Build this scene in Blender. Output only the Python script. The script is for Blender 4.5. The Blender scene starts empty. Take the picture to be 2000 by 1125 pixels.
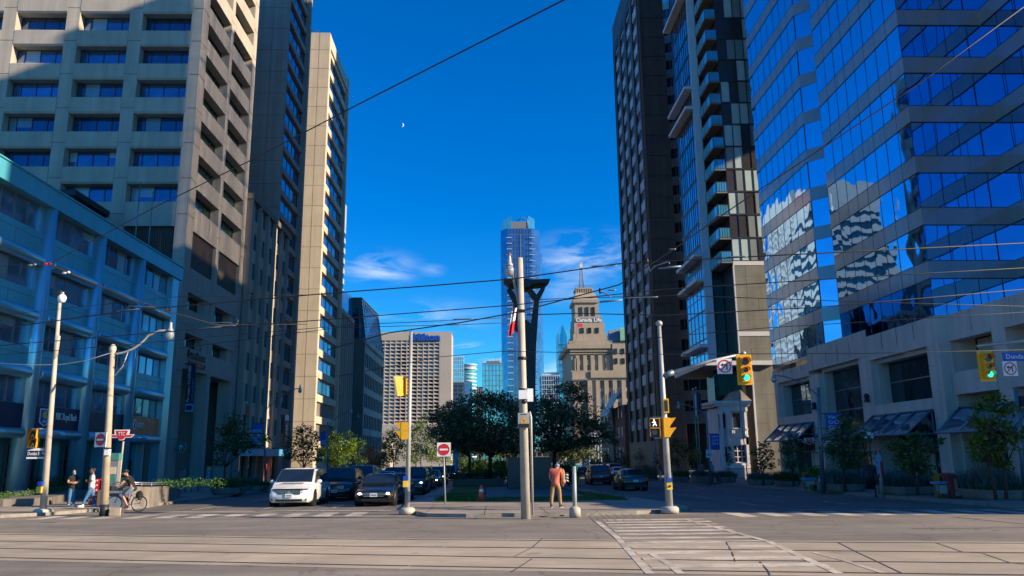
import bpy, math, random
import numpy as np
from mathutils import Vector, Matrix
random.seed(7); rng = np.random.default_rng(7)
C = bpy.context.scene.collection
D = bpy.data
PI = math.pi
# ---------------------------------------------------------------- camera (27.6 mm, pitched up 12 degrees) and metric helpers
CX, CY, F = 1000.0, 562.5, 1531.4678
def _ray(x, y):
    return Vector((x - CX, -(y - CY), -F)).normalized()
_y = _ray(955, 890); _z = _ray(920, -6610); _z = (_z - _y * _z.dot(_y)).normalized(); _x = _y.cross(_z)
R = Matrix((_x, _y, _z))
EYE = Vector((0, 0, 1.75)); SL = 0.012
def gz(y): return -SL * y
def _d(x, y): return R @ Vector((x - CX, -(y - CY), -F))
def G(x, y, off=0.0):
    """ground point (metres) seen at a spot of the survey picture"""
    v = _d(x, y); t = (off - EYE.z) / (v.z + SL * v.y); return EYE + v * t
def AY(x, y, Y): v = _d(x, y); return EYE + v * (Y / v.y)
def AX(x, y, X): v = _d(x, y); return EYE + v * (X / v.x)
def proj(P):
    v = R.transposed() @ (Vector(P) - EYE)
    if v.z > -0.1: return None
    return (CX + F * v.x / -v.z, CY - F * v.y / -v.z)
cam = D.cameras.new('camera'); co = D.objects.new('camera', cam); C.objects.link(co)
cam.sensor_width = 36; cam.lens = F * 36 / 2000; cam.clip_end = 20000; cam.clip_start = .1
co.matrix_world = Matrix.Translation(EYE) @ R.to_4x4()
bpy.context.scene.camera = co
# ---------------------------------------------------------------- materials
M = {}
def _nt(name):
    m = D.materials.new(name); m.use_nodes = True; nt = m.node_tree
    return m, nt, nt.nodes['Principled BSDF']
def node(nt, t, **kw):
    n = nt.nodes.new(t)
    for k, v in kw.items():
        if k in n.inputs: n.inputs[k].default_value = v
        else: setattr(n, k, v)
    return n
def c4(c): return (c[0], c[1], c[2], 1)
def mat(name, col, rough=.75, var=.18, scale=2.0, metal=0.0, bump=0.0, streak=0.0, spec=.5, coat=0.0, wobble=0.0, rnd=0.0, emit=0.0, fine=0.0, ior=None, col2=None, wscale=.55):
    """procedural surface: noise in world metres varies the colour, optional vertical streaks, bump and per-object change"""
    m, nt, b = _nt(name); L = nt.links.new
    geo = node(nt, 'ShaderNodeNewGeometry')
    n1 = node(nt, 'ShaderNodeTexNoise', Scale=scale, Detail=5.0, Roughness=.6); L(geo.outputs['Position'], n1.inputs['Vector'])
    mr = node(nt, 'ShaderNodeMapRange'); mr.inputs[1].default_value = .3; mr.inputs[2].default_value = .7
    mr.inputs[3].default_value = 1 - var; mr.inputs[4].default_value = 1 + var; L(n1.outputs[0], mr.inputs[0])
    val = mr.outputs[0]
    if streak:
        mp = node(nt, 'ShaderNodeMapping'); mp.inputs['Scale'].default_value = (1.6, 1.6, .06); L(geo.outputs['Position'], mp.inputs[0])
        n2 = node(nt, 'ShaderNodeTexNoise', Scale=1.0, Detail=4.0); L(mp.outputs[0], n2.inputs['Vector'])
        m2 = node(nt, 'ShaderNodeMapRange'); m2.inputs[1].default_value = .35; m2.inputs[2].default_value = .65
        m2.inputs[3].default_value = 1 - streak; m2.inputs[4].default_value = 1 + streak * .4; L(n2.outputs[0], m2.inputs[0])
        mm = node(nt, 'ShaderNodeMath', operation='MULTIPLY'); L(val, mm.inputs[0]); L(m2.outputs[0], mm.inputs[1]); val = mm.outputs[0]
    if fine:
        n3 = node(nt, 'ShaderNodeTexNoise', Scale=60.0, Detail=2.0); L(geo.outputs['Position'], n3.inputs['Vector'])
        m3 = node(nt, 'ShaderNodeMapRange'); m3.inputs[1].default_value = .3; m3.inputs[2].default_value = .7
        m3.inputs[3].default_value = 1 - fine; m3.inputs[4].default_value = 1 + fine; L(n3.outputs[0], m3.inputs[0])
        mm = node(nt, 'ShaderNodeMath', operation='MULTIPLY'); L(val, mm.inputs[0]); L(m3.outputs[0], mm.inputs[1]); val = mm.outputs[0]
    if rnd:
        oi = node(nt, 'ShaderNodeObjectInfo')
        m4 = node(nt, 'ShaderNodeMapRange'); m4.inputs[3].default_value = 1 - rnd; m4.inputs[4].default_value = 1 + rnd; L(oi.outputs['Random'], m4.inputs[0])
        mm = node(nt, 'ShaderNodeMath', operation='MULTIPLY'); L(val, mm.inputs[0]); L(m4.outputs[0], mm.inputs[1]); val = mm.outputs[0]
    vm = node(nt, 'ShaderNodeVectorMath', operation='SCALE'); L(val, vm.inputs['Scale'])
    if col2:
        n5 = node(nt, 'ShaderNodeTexNoise', Scale=scale * .23, Detail=6.0); L(geo.outputs['Position'], n5.inputs['Vector'])
        cr = node(nt, 'ShaderNodeMapRange'); cr.inputs[1].default_value = .42; cr.inputs[2].default_value = .6; L(n5.outputs[0], cr.inputs[0])
        mx = node(nt, 'ShaderNodeMix', data_type='RGBA'); mx.inputs[6].default_value = c4(col); mx.inputs[7].default_value = c4(col2)
        L(cr.outputs[0], mx.inputs[0]); L(mx.outputs[2], vm.inputs[0])
    else: vm.inputs[0].default_value = col[:3]
    L(vm.outputs[0], b.inputs['Base Color'])
    b.inputs['Roughness'].default_value = rough; b.inputs['Metallic'].default_value = metal
    b.inputs['Specular IOR Level'].default_value = spec
    if ior: b.inputs['IOR'].default_value = ior
    if coat: b.inputs['Coat Weight'].default_value = coat; b.inputs['Coat Roughness'].default_value = .04
    if emit:
        b.inputs['Emission Color'].default_value = c4(col); b.inputs['Emission Strength'].default_value = emit
    if bump or wobble:
        nb = node(nt, 'ShaderNodeTexNoise', Scale=(wscale if wobble else scale * 6), Detail=1.0 if wobble else 4.0); L(geo.outputs['Position'], nb.inputs['Vector'])
        bp = node(nt, 'ShaderNodeBump', Strength=1.0 if wobble else bump, Distance=wobble if wobble else .02); L(nb.outputs[0], bp.inputs['Height']); L(bp.outputs[0], b.inputs['Normal'])
    M[name] = m; return m
def leafmat(name, c1, c2, trans=.25):
    m, nt, b = _nt(name); L = nt.links.new
    geo = node(nt, 'ShaderNodeNewGeometry'); mx = node(nt, 'ShaderNodeMix', data_type='RGBA')
    mx.inputs[6].default_value = c4(c1); mx.inputs[7].default_value = c4(c2); L(geo.outputs['Random Per Island'], mx.inputs[0])
    L(mx.outputs[2], b.inputs['Base Color']); b.inputs['Roughness'].default_value = .55; b.inputs['Specular IOR Level'].default_value = .3
    tr = node(nt, 'ShaderNodeBsdfTranslucent'); L(mx.outputs[2], tr.inputs['Color'])
    ms = node(nt, 'ShaderNodeMixShader'); ms.inputs[0].default_value = trans
    L(b.outputs[0], ms.inputs[1]); L(tr.outputs[0], ms.inputs[2]); L(ms.outputs[0], nt.nodes['Material Output'].inputs[0])
    M[name] = m; return m
# ---------------------------------------------------------------- mesh builder
ORG = {}
class MB:
    def __init__(s): s.v = []; s.f = []; s.m = []; s.s = []
    def add(s, vs, fs, m=0, sm=False):
        o = len(s.v); s.v += [tuple(v) for v in vs]
        for f in fs: s.f.append(tuple(i + o for i in f)); s.m.append(m); s.s.append(sm)
        return s
    def box(s, x0, y0, z0, x1, y1, z1, m=0):
        if x0 > x1: x0, x1 = x1, x0
        if y0 > y1: y0, y1 = y1, y0
        if z0 > z1: z0, z1 = z1, z0
        return s.add([(x0,y0,z0),(x1,y0,z0),(x1,y1,z0),(x0,y1,z0),(x0,y0,z1),(x1,y0,z1),(x1,y1,z1),(x0,y1,z1)],
                     [(0,3,2,1),(4,5,6,7),(0,1,5,4),(1,2,6,5),(2,3,7,6),(3,0,4,7)], m)
    def quad(s, a, b, c, d, m=0): return s.add([a, b, c, d], [(0, 1, 2, 3)], m)
    def slab(s, a, b, c, d, t, m=0):
        """thick quad: a,b,c,d counter-clockwise seen from the front, thickness t behind"""
        a, b, c, d = map(Vector, (a, b, c, d)); n = (b - a).cross(d - a).normalized() * -t
        return s.add([a, b, c, d, a + n, b + n, c + n, d + n], [(0,1,2,3),(7,6,5,4),(0,4,5,1),(1,5,6,2),(2,6,7,3),(3,7,4,0)], m)
    def prism(s, poly, z0, z1, m=0, top=None):
        n = len(poly); f0 = z0 if callable(z0) else (lambda x, y: z0); f1 = z1 if callable(z1) else (lambda x, y: z1)
        vs = [(x, y, f0(x, y)) for x, y in poly] + [(x, y, f1(x, y)) for x, y in poly]
        s.add(vs, [tuple(range(n))[::-1]] + [(i, (i+1) % n, n + (i+1) % n, n + i) for i in range(n)], m)
        o = len(s.v) - 2 * n
        s.f.append(tuple(o + n + i for i in range(n))); s.m.append(m if top is None else top); s.s.append(False)
        return s
    def cyl(s, p0, p1, r0, r1=None, n=10, m=0, cap=True):
        r1 = r0 if r1 is None else r1; p0, p1 = Vector(p0), Vector(p1); d = (p1 - p0).normalized()
        u = d.orthogonal().normalized(); w = d.cross(u); vs = []
        for p, r in ((p0, r0), (p1, r1)):
            for i in range(n):
                a = 2 * PI * i / n; vs.append(p + u * (r * math.cos(a)) + w * (r * math.sin(a)))
        s.add(vs, [(i, (i+1) % n, n + (i+1) % n, n + i) for i in range(n)], m, True)
        if cap:
            o = len(s.v) - 2 * n
            s.f += [tuple(o + i for i in range(n))[::-1], tuple(o + n + i for i in range(n))]; s.m += [m, m]; s.s += [False, False]
        return s
    def tube(s, pts, r, n=6, m=0):
        pts = [Vector(p) for p in pts]; rs = r if isinstance(r, (list, tuple)) else [r] * len(pts); rings = []; u = None
        for i, p in enumerate(pts):
            d = (pts[min(i+1, len(pts)-1)] - pts[max(i-1, 0)]).normalized()
            u = d.orthogonal().normalized() if u is None else (u - d * u.dot(d)).normalized()
            w = d.cross(u); rings.append([p + u * (rs[i] * math.cos(2*PI*k/n)) + w * (rs[i] * math.sin(2*PI*k/n)) for k in range(n)])
        vs = [v for rg in rings for v in rg]; K = len(rings)
        fs = [(i*n+k, i*n+(k+1) % n, (i+1)*n+(k+1) % n, (i+1)*n+k) for i in range(K-1) for k in range(n)]
        s.add(vs, fs, m, True); o = len(s.v) - len(vs)
        s.f += [tuple(o + k for k in range(n))[::-1], tuple(o + (K-1)*n + k for k in range(n))]; s.m += [m, m]; s.s += [False, False]
        return s
    def lathe(s, cx, cy, prof, n=14, m=0, sm=True):
        vs = [(cx + r*math.cos(2*PI*k/n), cy + r*math.sin(2*PI*k/n), z) for r, z in prof for k in range(n)]; K = len(prof)
        fs = [(i*n+k, i*n+(k+1) % n, (i+1)*n+(k+1) % n, (i+1)*n+k) for i in range(K-1) for k in range(n)]
        fs += [tuple(range(n))[::-1], tuple((K-1)*n + k for k in range(n))]
        return s.add(vs, fs, m, sm)
    def ell(s, c, r, n=10, k=6, m=0, rot=None):
        c = Vector(c); vs = []
        for i in range(k + 1):
            t = PI * i / k
            for j in range(n):
                a = 2*PI*j/n; p = Vector((r[0]*math.sin(t)*math.cos(a), r[1]*math.sin(t)*math.sin(a), r[2]*math.cos(t)))
                vs.append(c + (rot @ p if rot else p))
        fs = [(i*n+j, (i+1)*n+j, (i+1)*n+(j+1) % n, i*n+(j+1) % n) for i in range(k) for j in range(n)]
        return s.add(vs, fs, m, True)
    def torus(s, c, R_, r, ax='x', n=24, k=8, m=0):
        vs = []
        for i in range(n):
            a = 2*PI*i/n
            for j in range(k):
                b = 2*PI*j/k; q = R_ + r*math.cos(b); h = r*math.sin(b)
                vs.append((c[0]+h, c[1]+q*math.cos(a), c[2]+q*math.sin(a)) if ax == 'x' else (c[0]+q*math.cos(a), c[1]+h, c[2]+q*math.sin(a)) if ax == 'y' else (c[0]+q*math.cos(a), c[1]+q*math.sin(a), c[2]+h))
        return s.add(vs, [(i*k+j, ((i+1) % n)*k+j, ((i+1) % n)*k+(j+1) % k, i*k+(j+1) % k) for i in range(n) for j in range(k)], m, True)
    def mesh(s, name, mats, off=None):
        me = D.meshes.new(name); v = s.v
        if off is not None and off.length > 0: v = [(a - off.x, b - off.y, c - off.z) for a, b, c in v]
        me.from_pydata(v, [], s.f); mats = mats if isinstance(mats, (list, tuple)) else [mats]
        for q in mats: me.materials.append(M[q] if isinstance(q, str) else q)
        me.polygons.foreach_set('material_index', s.m); me.polygons.foreach_set('use_smooth', s.s); me.update(); return me
    def build(s, name, mats, parent=None, sharp=None):
        off = ORG.get(parent.name, Vector((0,0,0))) if parent else None
        me = s.mesh(name, mats, off)
        if sharp:
            me.polygons.foreach_set('use_smooth', [True] * len(me.polygons)); me.set_sharp_from_angle(angle=math.radians(sharp))
        o = D.objects.new(name, me); C.objects.link(o)
        if parent: o.parent = parent; ORG[o.name] = off
        return o
def tag(o, label=None, cat=None, group=None, kind=None):
    if label: o['label'] = label
    if cat: o['category'] = cat
    if group: o['group'] = group
    if kind: o['kind'] = kind
    return o
def thing(name, label, cat, loc=(0, 0, 0), group=None):
    o = D.objects.new(name, None); C.objects.link(o); o.location = loc; o.empty_display_size = .2
    ORG[o.name] = Vector(loc); return tag(o, label, cat, group)
def struct(name, mb, m): return tag(mb.build(name, m), kind='structure')
def kids(o): return [c for c in D.objects if c.parent == o]
def copy_tree(o, parent=None):
    c = o.copy(); C.objects.link(c)
    if parent: c.parent = parent
    for ch in kids(o): copy_tree(ch, c)
    return c
def text(s, parent, pos, right, up, h, m, width=None, depth=.02, name='lettering', align='CENTER', bold=0.0):
    cu = D.curves.new('t', 'FONT'); cu.body = s; cu.align_x = align; cu.align_y = 'CENTER'; cu.size = 1.0; cu.extrude = .5; cu.resolution_u = 2; cu.offset = bold
    ob = D.objects.new('t', cu); C.objects.link(ob); dg = bpy.context.evaluated_depsgraph_get()
    me = D.meshes.new_from_object(ob.evaluated_get(dg)); D.objects.remove(ob); D.curves.remove(cu)
    xs = [v.co.x for v in me.vertices]; sx = h / .72
    if width and xs: sx = width / (max(xs) - min(xs))
    r = Vector(right).normalized(); u = Vector(up).normalized(); n = r.cross(u); p = Vector(pos) - ORG.get(parent.name, Vector())
    me.transform(Matrix(((r.x*sx, u.x*h/.72, n.x*depth, p.x), (r.y*sx, u.y*h/.72, n.y*depth, p.y), (r.z*sx, u.z*h/.72, n.z*depth, p.z), (0,0,0,1))))
    me.materials.clear(); me.materials.append(M[m]); o = D.objects.new(name, me); C.objects.link(o); o.parent = parent; ORG[o.name] = ORG.get(parent.name, Vector()); return o
# window units: local x along the wall, y into it, z up
def wunit(w, h, n=1, rails=0, fr='frame_dark', gl='glass_office', d=.12, t=.06, uneven=None, blind=0.0):
    b = MB(); ed = [0] + (uneven if uneven else [w * (i + 1) / n for i in range(n - 1)]) + [w]
    for x0, x1 in zip(ed[:-1], ed[1:]):
        hb = 0 if random.random() >= blind else h * random.choice((1, 1, .35, .6)); o_ = [random.uniform(-.006, .006) for _ in range(4)]
        if hb < h: b.quad((x0, d + o_[0], 0), (x1, d + o_[1], 0), (x1, d + o_[2], h - hb), (x0, d + o_[3], h - hb), 1)
        if hb: b.quad((x0, d, h - hb), (x1, d, h - hb), (x1, d, h), (x0, d, h), 2)
    b.box(0, d - .06, 0, w, d + .02, t); b.box(0, d - .06, h - t, w, d + .02, h); b.box(0, d - .06, t, t, d + .02, h - t); b.box(w - t, d - .06, t, w, d + .02, h - t)
    xs = uneven if uneven else [w * (i + 1) / n for i in range(n - 1)]
    for x in xs: b.box(x - t/2, d - .05, t, x + t/2, d + .02, h - t)
    for i in range(rails): z = h * (i + 1) / (rails + 1); b.box(t, d - .045, z - t/2, w - t, d + .02, z + t/2)
    return b.mesh('window', [fr, gl, 'pane_blind'] if blind else [fr, gl])
def wvar(k, *a, **kw): return [wunit(*a, **kw) for _ in range(k)]
ROT = {'-y': 0.0, '+x': PI/2, '-x': -PI/2}
def windows(root, places, name='window', limit=100):
    """places: (mesh, (x,y,z), facing or angle); the ones nearest in the picture become parts, the rest one part"""
    def score(p):
        q = proj(p[1]); d = (Vector(p[1]) - EYE).length
        return d + (0 if q and -80 < q[0] < 2080 and -80 < q[1] < 1100 else 5000)
    places = [((random.choice(m_) if isinstance(m_, list) else m_), p_, f_) for m_, p_, f_ in places]; ps = sorted(places, key=score); O = ORG[root.name]; rest = None
    for i, (me, p, fc) in enumerate(ps):
        a = ROT[fc] if isinstance(fc, str) else fc
        if i < limit:
            o = D.objects.new(name, me); C.objects.link(o); o.parent = root; o.location = Vector(p) - O; o.rotation_euler = (0, 0, a); ORG[o.name] = Vector(p)
        else:
            if rest is None: rest = MB(); rm = [m for m in me.materials]
            X = Matrix.Translation(Vector(p)) @ Matrix.Rotation(a, 4, 'Z')
            k = len(rest.v); rest.v += [tuple(X @ v.co) for v in me.vertices]
            for pl in me.polygons: rest.f.append(tuple(k + j for j in pl.vertices)); rest.m.append(pl.material_index); rest.s.append(False)
    if rest: tag(rest.build(name, rm, root), kind='stuff')
# ---------------------------------------------------------------- palette
mat('asphalt', (.15, .136, .122), .85, .16, .9, fine=.3, bump=.25, col2=(.115, .107, .1))
mat('asphalt_cross', (.235, .2, .163), .85, .14, .7, fine=.3, bump=.25, col2=(.19, .163, .135))
mat('slab_concrete', (.44, .36, .265), .85, .14, .8, fine=.12, bump=.1, col2=(.37, .305, .23))
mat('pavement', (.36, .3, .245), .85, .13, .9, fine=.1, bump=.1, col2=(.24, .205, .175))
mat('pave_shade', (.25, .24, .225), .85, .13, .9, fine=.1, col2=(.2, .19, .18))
mat('kerb', (.27, .24, .2), .85, .25, 2.5, fine=.15, bump=.3)
def wear(name, sx, sy, amt, crack=.62):
    m = M[name]; nt = m.node_tree; L = nt.links.new; b = nt.nodes['Principled BSDF']; src = b.inputs['Base Color'].links[0].from_socket
    geo = node(nt, 'ShaderNodeNewGeometry'); mp = node(nt, 'ShaderNodeMapping'); mp.inputs['Rotation'].default_value = (0, 0, .2); mp.inputs['Scale'].default_value = (sx, sy, 1); L(geo.outputs['Position'], mp.inputs[0])
    n = node(nt, 'ShaderNodeTexNoise', Scale=1.0, Detail=6.0, Roughness=.65); L(mp.outputs[0], n.inputs['Vector']); r = node(nt, 'ShaderNodeMapRange'); r.inputs[1].default_value = .32; r.inputs[2].default_value = .68; r.inputs[3].default_value = 1 - amt; r.inputs[4].default_value = 1 + amt; L(n.outputs[0], r.inputs[0])
    v = node(nt, 'ShaderNodeTexVoronoi', Scale=.35); v.feature = 'DISTANCE_TO_EDGE'; wv = node(nt, 'ShaderNodeTexNoise', Scale=.8, Detail=4.0); L(geo.outputs['Position'], wv.inputs['Vector']); va = node(nt, 'ShaderNodeVectorMath', operation='ADD'); L(geo.outputs['Position'], va.inputs[0]); L(wv.outputs[1], va.inputs[1]); L(va.outputs[0], v.inputs['Vector'])
    cr = node(nt, 'ShaderNodeMapRange'); cr.inputs[1].default_value = 0; cr.inputs[2].default_value = .012; cr.inputs[3].default_value = crack; cr.inputs[4].default_value = 1; L(v.outputs['Distance'], cr.inputs[0])
    sp = node(nt, 'ShaderNodeTexNoise', Scale=1.7, Detail=3.0); L(geo.outputs['Position'], sp.inputs['Vector']); st = node(nt, 'ShaderNodeMapRange'); st.inputs[1].default_value = .66; st.inputs[2].default_value = .72; st.inputs[3].default_value = 1; st.inputs[4].default_value = .72; L(sp.outputs[0], st.inputs[0])
    a = node(nt, 'ShaderNodeMath', operation='MULTIPLY'); L(r.outputs[0], a.inputs[0]); L(cr.outputs[0], a.inputs[1]); a2 = node(nt, 'ShaderNodeMath', operation='MULTIPLY'); L(a.outputs[0], a2.inputs[0]); L(st.outputs[0], a2.inputs[1])
    sc = node(nt, 'ShaderNodeVectorMath', operation='SCALE'); L(src, sc.inputs[0]); L(a2.outputs[0], sc.inputs['Scale']); L(sc.outputs[0], b.inputs['Base Color'])
wear('asphalt_cross', .12, 1.3, .2); wear('asphalt', 1.1, .1, .2); wear('slab_concrete', .2, 1.6, .13, .93)
mat('joint', (.05, .045, .04), .9)
mat('rail', (.06, .055, .05), .5, metal=.6)
mat('paint', (.6, .53, .43), .75, .2, 5.0, fine=.25, col2=(.4, .345, .28))
mat('lawn', (.05, .12, .014), .9, .3, 3.0, fine=.4, bump=1.0)
mat('granite', (.035, .04, .045), .25, .25, 6.0, fine=.3)
mat('granite_light', (.1, .1, .1), .5, .2, 4.0, fine=.25)
mat('far_ground', (.12, .12, .11), .9, .3, .2)
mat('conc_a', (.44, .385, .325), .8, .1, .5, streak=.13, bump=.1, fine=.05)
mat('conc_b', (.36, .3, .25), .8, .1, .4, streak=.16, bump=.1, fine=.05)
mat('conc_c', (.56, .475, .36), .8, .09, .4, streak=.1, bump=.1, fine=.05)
mat('conc_d', (.42, .36, .29), .8, .12, .5, streak=.15, fine=.05)
mat('conc_dark', (.2, .17, .145), .8, .15, .5, streak=.15)
mat('seam', (.16, .13, .11), .9)
mat('louvre', (.085, .062, .05), .6, .2, 1.0)
mat('bank_panel', (.1, .46, .58), .35, .08, .4, metal=.25, streak=.08)
mat('bank_metal', (.26, .55, .66), .28, .08, .5, metal=.55)
mat('bank_line', (.12, .15, .18), .6)
mat('sign_navy', (.008, .016, .06), .4)
mat('sign_orange', (.95, .26, .09), .5)
mat('sign_white', (.8, .8, .8), .5, .05)
mat('sign_yellow', (.8, .55, .05), .5)
mat('sign_blue', (.01, .07, .42), .45, .08)
mat('sign_sky', (.08, .35, .6), .45, .1)
mat('sign_red', (.6, .02, .025), .45, .06)
mat('sign_green', (.015, .14, .1), .45)
mat('sign_teal', (.06, .24, .2), .45)
mat('sign_black', (.012, .012, .014), .5)
mat('lease_red', (.35, .05, .04), .6)
mat('frame_dark', (.03, .032, .036), .5)
mat('frame_grey', (.22, .24, .26), .4, metal=.4)
mat('frame_white', (.6, .6, .6), .5)
mat('glass_office', (.12, .2, .36), .04, .2, .4, metal=.72, wobble=.012, rnd=.35)
mat('pane_blind', (.3, .38, .46), .12, .15, .5, metal=.25, spec=.7, rnd=.3)
mat('glass_dark', (.035, .05, .065), .04, .3, .4, metal=.35, spec=.8, ior=1.7, wobble=.006, rnd=.5)
mat('glass_bank', (.12, .24, .36), .04, .3, .4, metal=.55, spec=.8, ior=1.7, wobble=.006, rnd=.6)
mat('glass_mirror', (.32, .51, .74), .02, .05, .3, metal=1.0, wobble=.02, wscale=.42)
mat('glass_north', (.16, .22, .34), .02, .05, .3, metal=1.0, wobble=.02, wscale=.42)
mat('glass_teal', (.05, .16, .17), .05, .2, .3, metal=.75, wobble=.01, rnd=.3)
mat('glass_tower', (.15, .32, .47), .05, .25, .12, metal=.8, wobble=.02, rnd=.3)
mat('glass_cyan', (.14, .56, .66), .1, .2, .2, metal=.5)
mat('glass_pod', (.1, .14, .17), .02, .1, .3, metal=.9, wobble=.02)
mat('glass_clear', (.22, .42, .58), .04, .1, .3, metal=.8, wobble=.03)
mat('band_stone', (.3, .27, .27), .12, .08, .5, streak=.08, spec=.9, ior=1.7, wobble=.004)
mat('podium_stone', (.66, .54, .47), .7, .1, .5, streak=.12, fine=.06, bump=.08)
mat('podium_line', (.2, .175, .16), .8)
mat('brown_stone', (.075, .05, .043), .55, .25, .4, streak=.2)
mat('brown_pier', (.085, .055, .048), .6, .2, .5, streak=.15)
mat('pale_panel', (.42, .42, .46), .6, .2, .5, rnd=.25)
mat('ribbon_band', (.46, .42, .44), .6, .1, .5, streak=.1)
mat('condo_pale', (.6, .68, .78), .5, .06, .5, streak=.08)
mat('condo_white', (.66, .66, .68), .5, .06, .6)
mat('condo_stone', (.2, .19, .165), .8, .2, .45, streak=.15, fine=.08)
mat('condo_soffit', (.2, .18, .16), .8)
mat('panel_dark', (.055, .048, .045), .25, .15, .6)
mat('panel_mid', (.26, .29, .29), .2, .12, .6)
mat('panel_light', (.5, .6, .58), .2, .1, .8)
mat('house_white', (.8, .74, .72), .7, .1, 1.0, streak=.1)
mat('hotel', (.42, .365, .31), .8, .06, .05, streak=.05)
mat('lime', (.37, .3, .22), .8, .12, .12, streak=.12)
mat('lime_dark', (.3, .25, .2), .8, .15, .12)
mat('slate', (.2, .21, .23), .6)
mat('copper', (.2, .42, .3), .7, .3, 1.0)
mat('brick', (.25, .12, .085), .85, .2, 1.5)
mat('bronze', (.02, .024, .027), .55, .5, 2.5, fine=.3, bump=.3)
mat('pole_grey', (.42, .42, .40), .55, .15, 2.0, metal=.3, streak=.15)
mat('pole_conc', (.48, .43, .36), .75, .14, 2.0, streak=.15, fine=.1)
mat('pole_wood', (.42, .33, .24), .8, .18, 2.0, streak=.2)
mat('pole_blue', (.16, .22, .27), .45, .15, 2.0, metal=.5)
mat('steel', (.5, .5, .5), .35, .1, 2.0, metal=.8)
mat('dark_metal', (.035, .035, .04), .5, .2, 2.0, metal=.4)
mat('wire', (.012, .012, .013), .6)
mat('globe', (.4, .42, .43), .06, .08, 4.0, metal=.35, spec=.9)
mat('rust', (.28, .09, .06), .8)
mat('signal_yellow', (.78, .42, .006), .4, .06, 3.0)
mat('signal_orange', (.75, .33, .008), .45, .08, 3.0)
mat('lens_red', (.09, .028, .02), .3)
mat('lens_amber', (.09, .055, .01), .3)
mat('lens_green', (.02, .85, .5), .3, emit=1.2)
mat('walk_white', (.85, .9, .9), .4, emit=.9)
mat('cone_orange', (.8, .11, .05), .5)
mat('planter', (.23, .175, .145), .85, .18, 2.0, streak=.2, fine=.12)
mat('soil', (.04, .03, .022), .95)
mat('wall_conc', (.22, .19, .165), .85, .2, 1.2, streak=.3, fine=.1)
mat('bark', (.035, .027, .022), .9, .3, 6.0, bump=.6)
mat('bark_pale', (.12, .1, .08), .9, .3, 6.0, bump=.6)
leafmat('leaf_bronze', (.07, .1, .05), (.2, .22, .1), .16)
leafmat('leaf_dark', (.04, .085, .028), (.11, .18, .05), .22)
leafmat('leaf_green', (.045, .1, .015), (.12, .2, .03), .3)
leafmat('leaf_lime', (.1, .2, .012), (.26, .36, .03), .35)
leafmat('leaf_orange', (.24, .11, .03), (.45, .24, .06), .3)
leafmat('leaf_hedge', (.04, .12, .02), (.12, .24, .05), .2)
leafmat('leaf_grey', (.06, .11, .1), (.16, .24, .22), .2)
leafmat('leaf_pale', (.22, .24, .12), (.4, .4, .22), .3)
leafmat('leaf_straw', (.2, .15, .09), (.36, .28, .17), .2)
leafmat('petal_white', (.5, .5, .5), (.7, .7, .7), .2)
leafmat('petal_pink', (.5, .12, .1), (.7, .35, .12), .2)
mat('moon', (.5, .62, .8), .9, .2, .05, emit=.4)
# ---------------------------------------------------------------- light
SUN = Vector((1, -.327, 0)).normalized(); EL = math.radians(22.5)
sd = Vector((SUN.x * math.cos(EL), SUN.y * math.cos(EL), math.sin(EL)))
sl = D.lights.new('sun', 'SUN'); sl.energy = 5.0; sl.angle = math.radians(.53); sl.color = (1.0, .82, .58)
so = D.objects.new('sun', sl); C.objects.link(so); so.rotation_euler = (-sd).to_track_quat('-Z', 'Y').to_euler(); so.location = sd * 300
W = D.worlds.new('World'); bpy.context.scene.world = W; W.use_nodes = True; nt = W.node_tree; L = nt.links.new
bg = nt.nodes['Background']
sky = node(nt, 'ShaderNodeTexSky'); sky.sky_type = 'NISHITA'; sky.sun_disc = False; sky.sun_elevation = EL; sky.sun_rotation = math.atan2(SUN.x, SUN.y)
sky.altitude = 100; sky.air_density = 1.0; sky.dust_density = .15; sky.ozone_density = 3.0
hs = node(nt, 'ShaderNodeHueSaturation', Saturation=1.5, Value=1.0); L(sky.outputs[0], hs.inputs['Color'])
tint = node(nt, 'ShaderNodeMix', data_type='RGBA', blend_type='MULTIPLY'); tint.inputs[0].default_value = 1; tint.inputs[7].default_value = (.3, .95, 1.3, 1); L(hs.outputs[0], tint.inputs[6])
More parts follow.
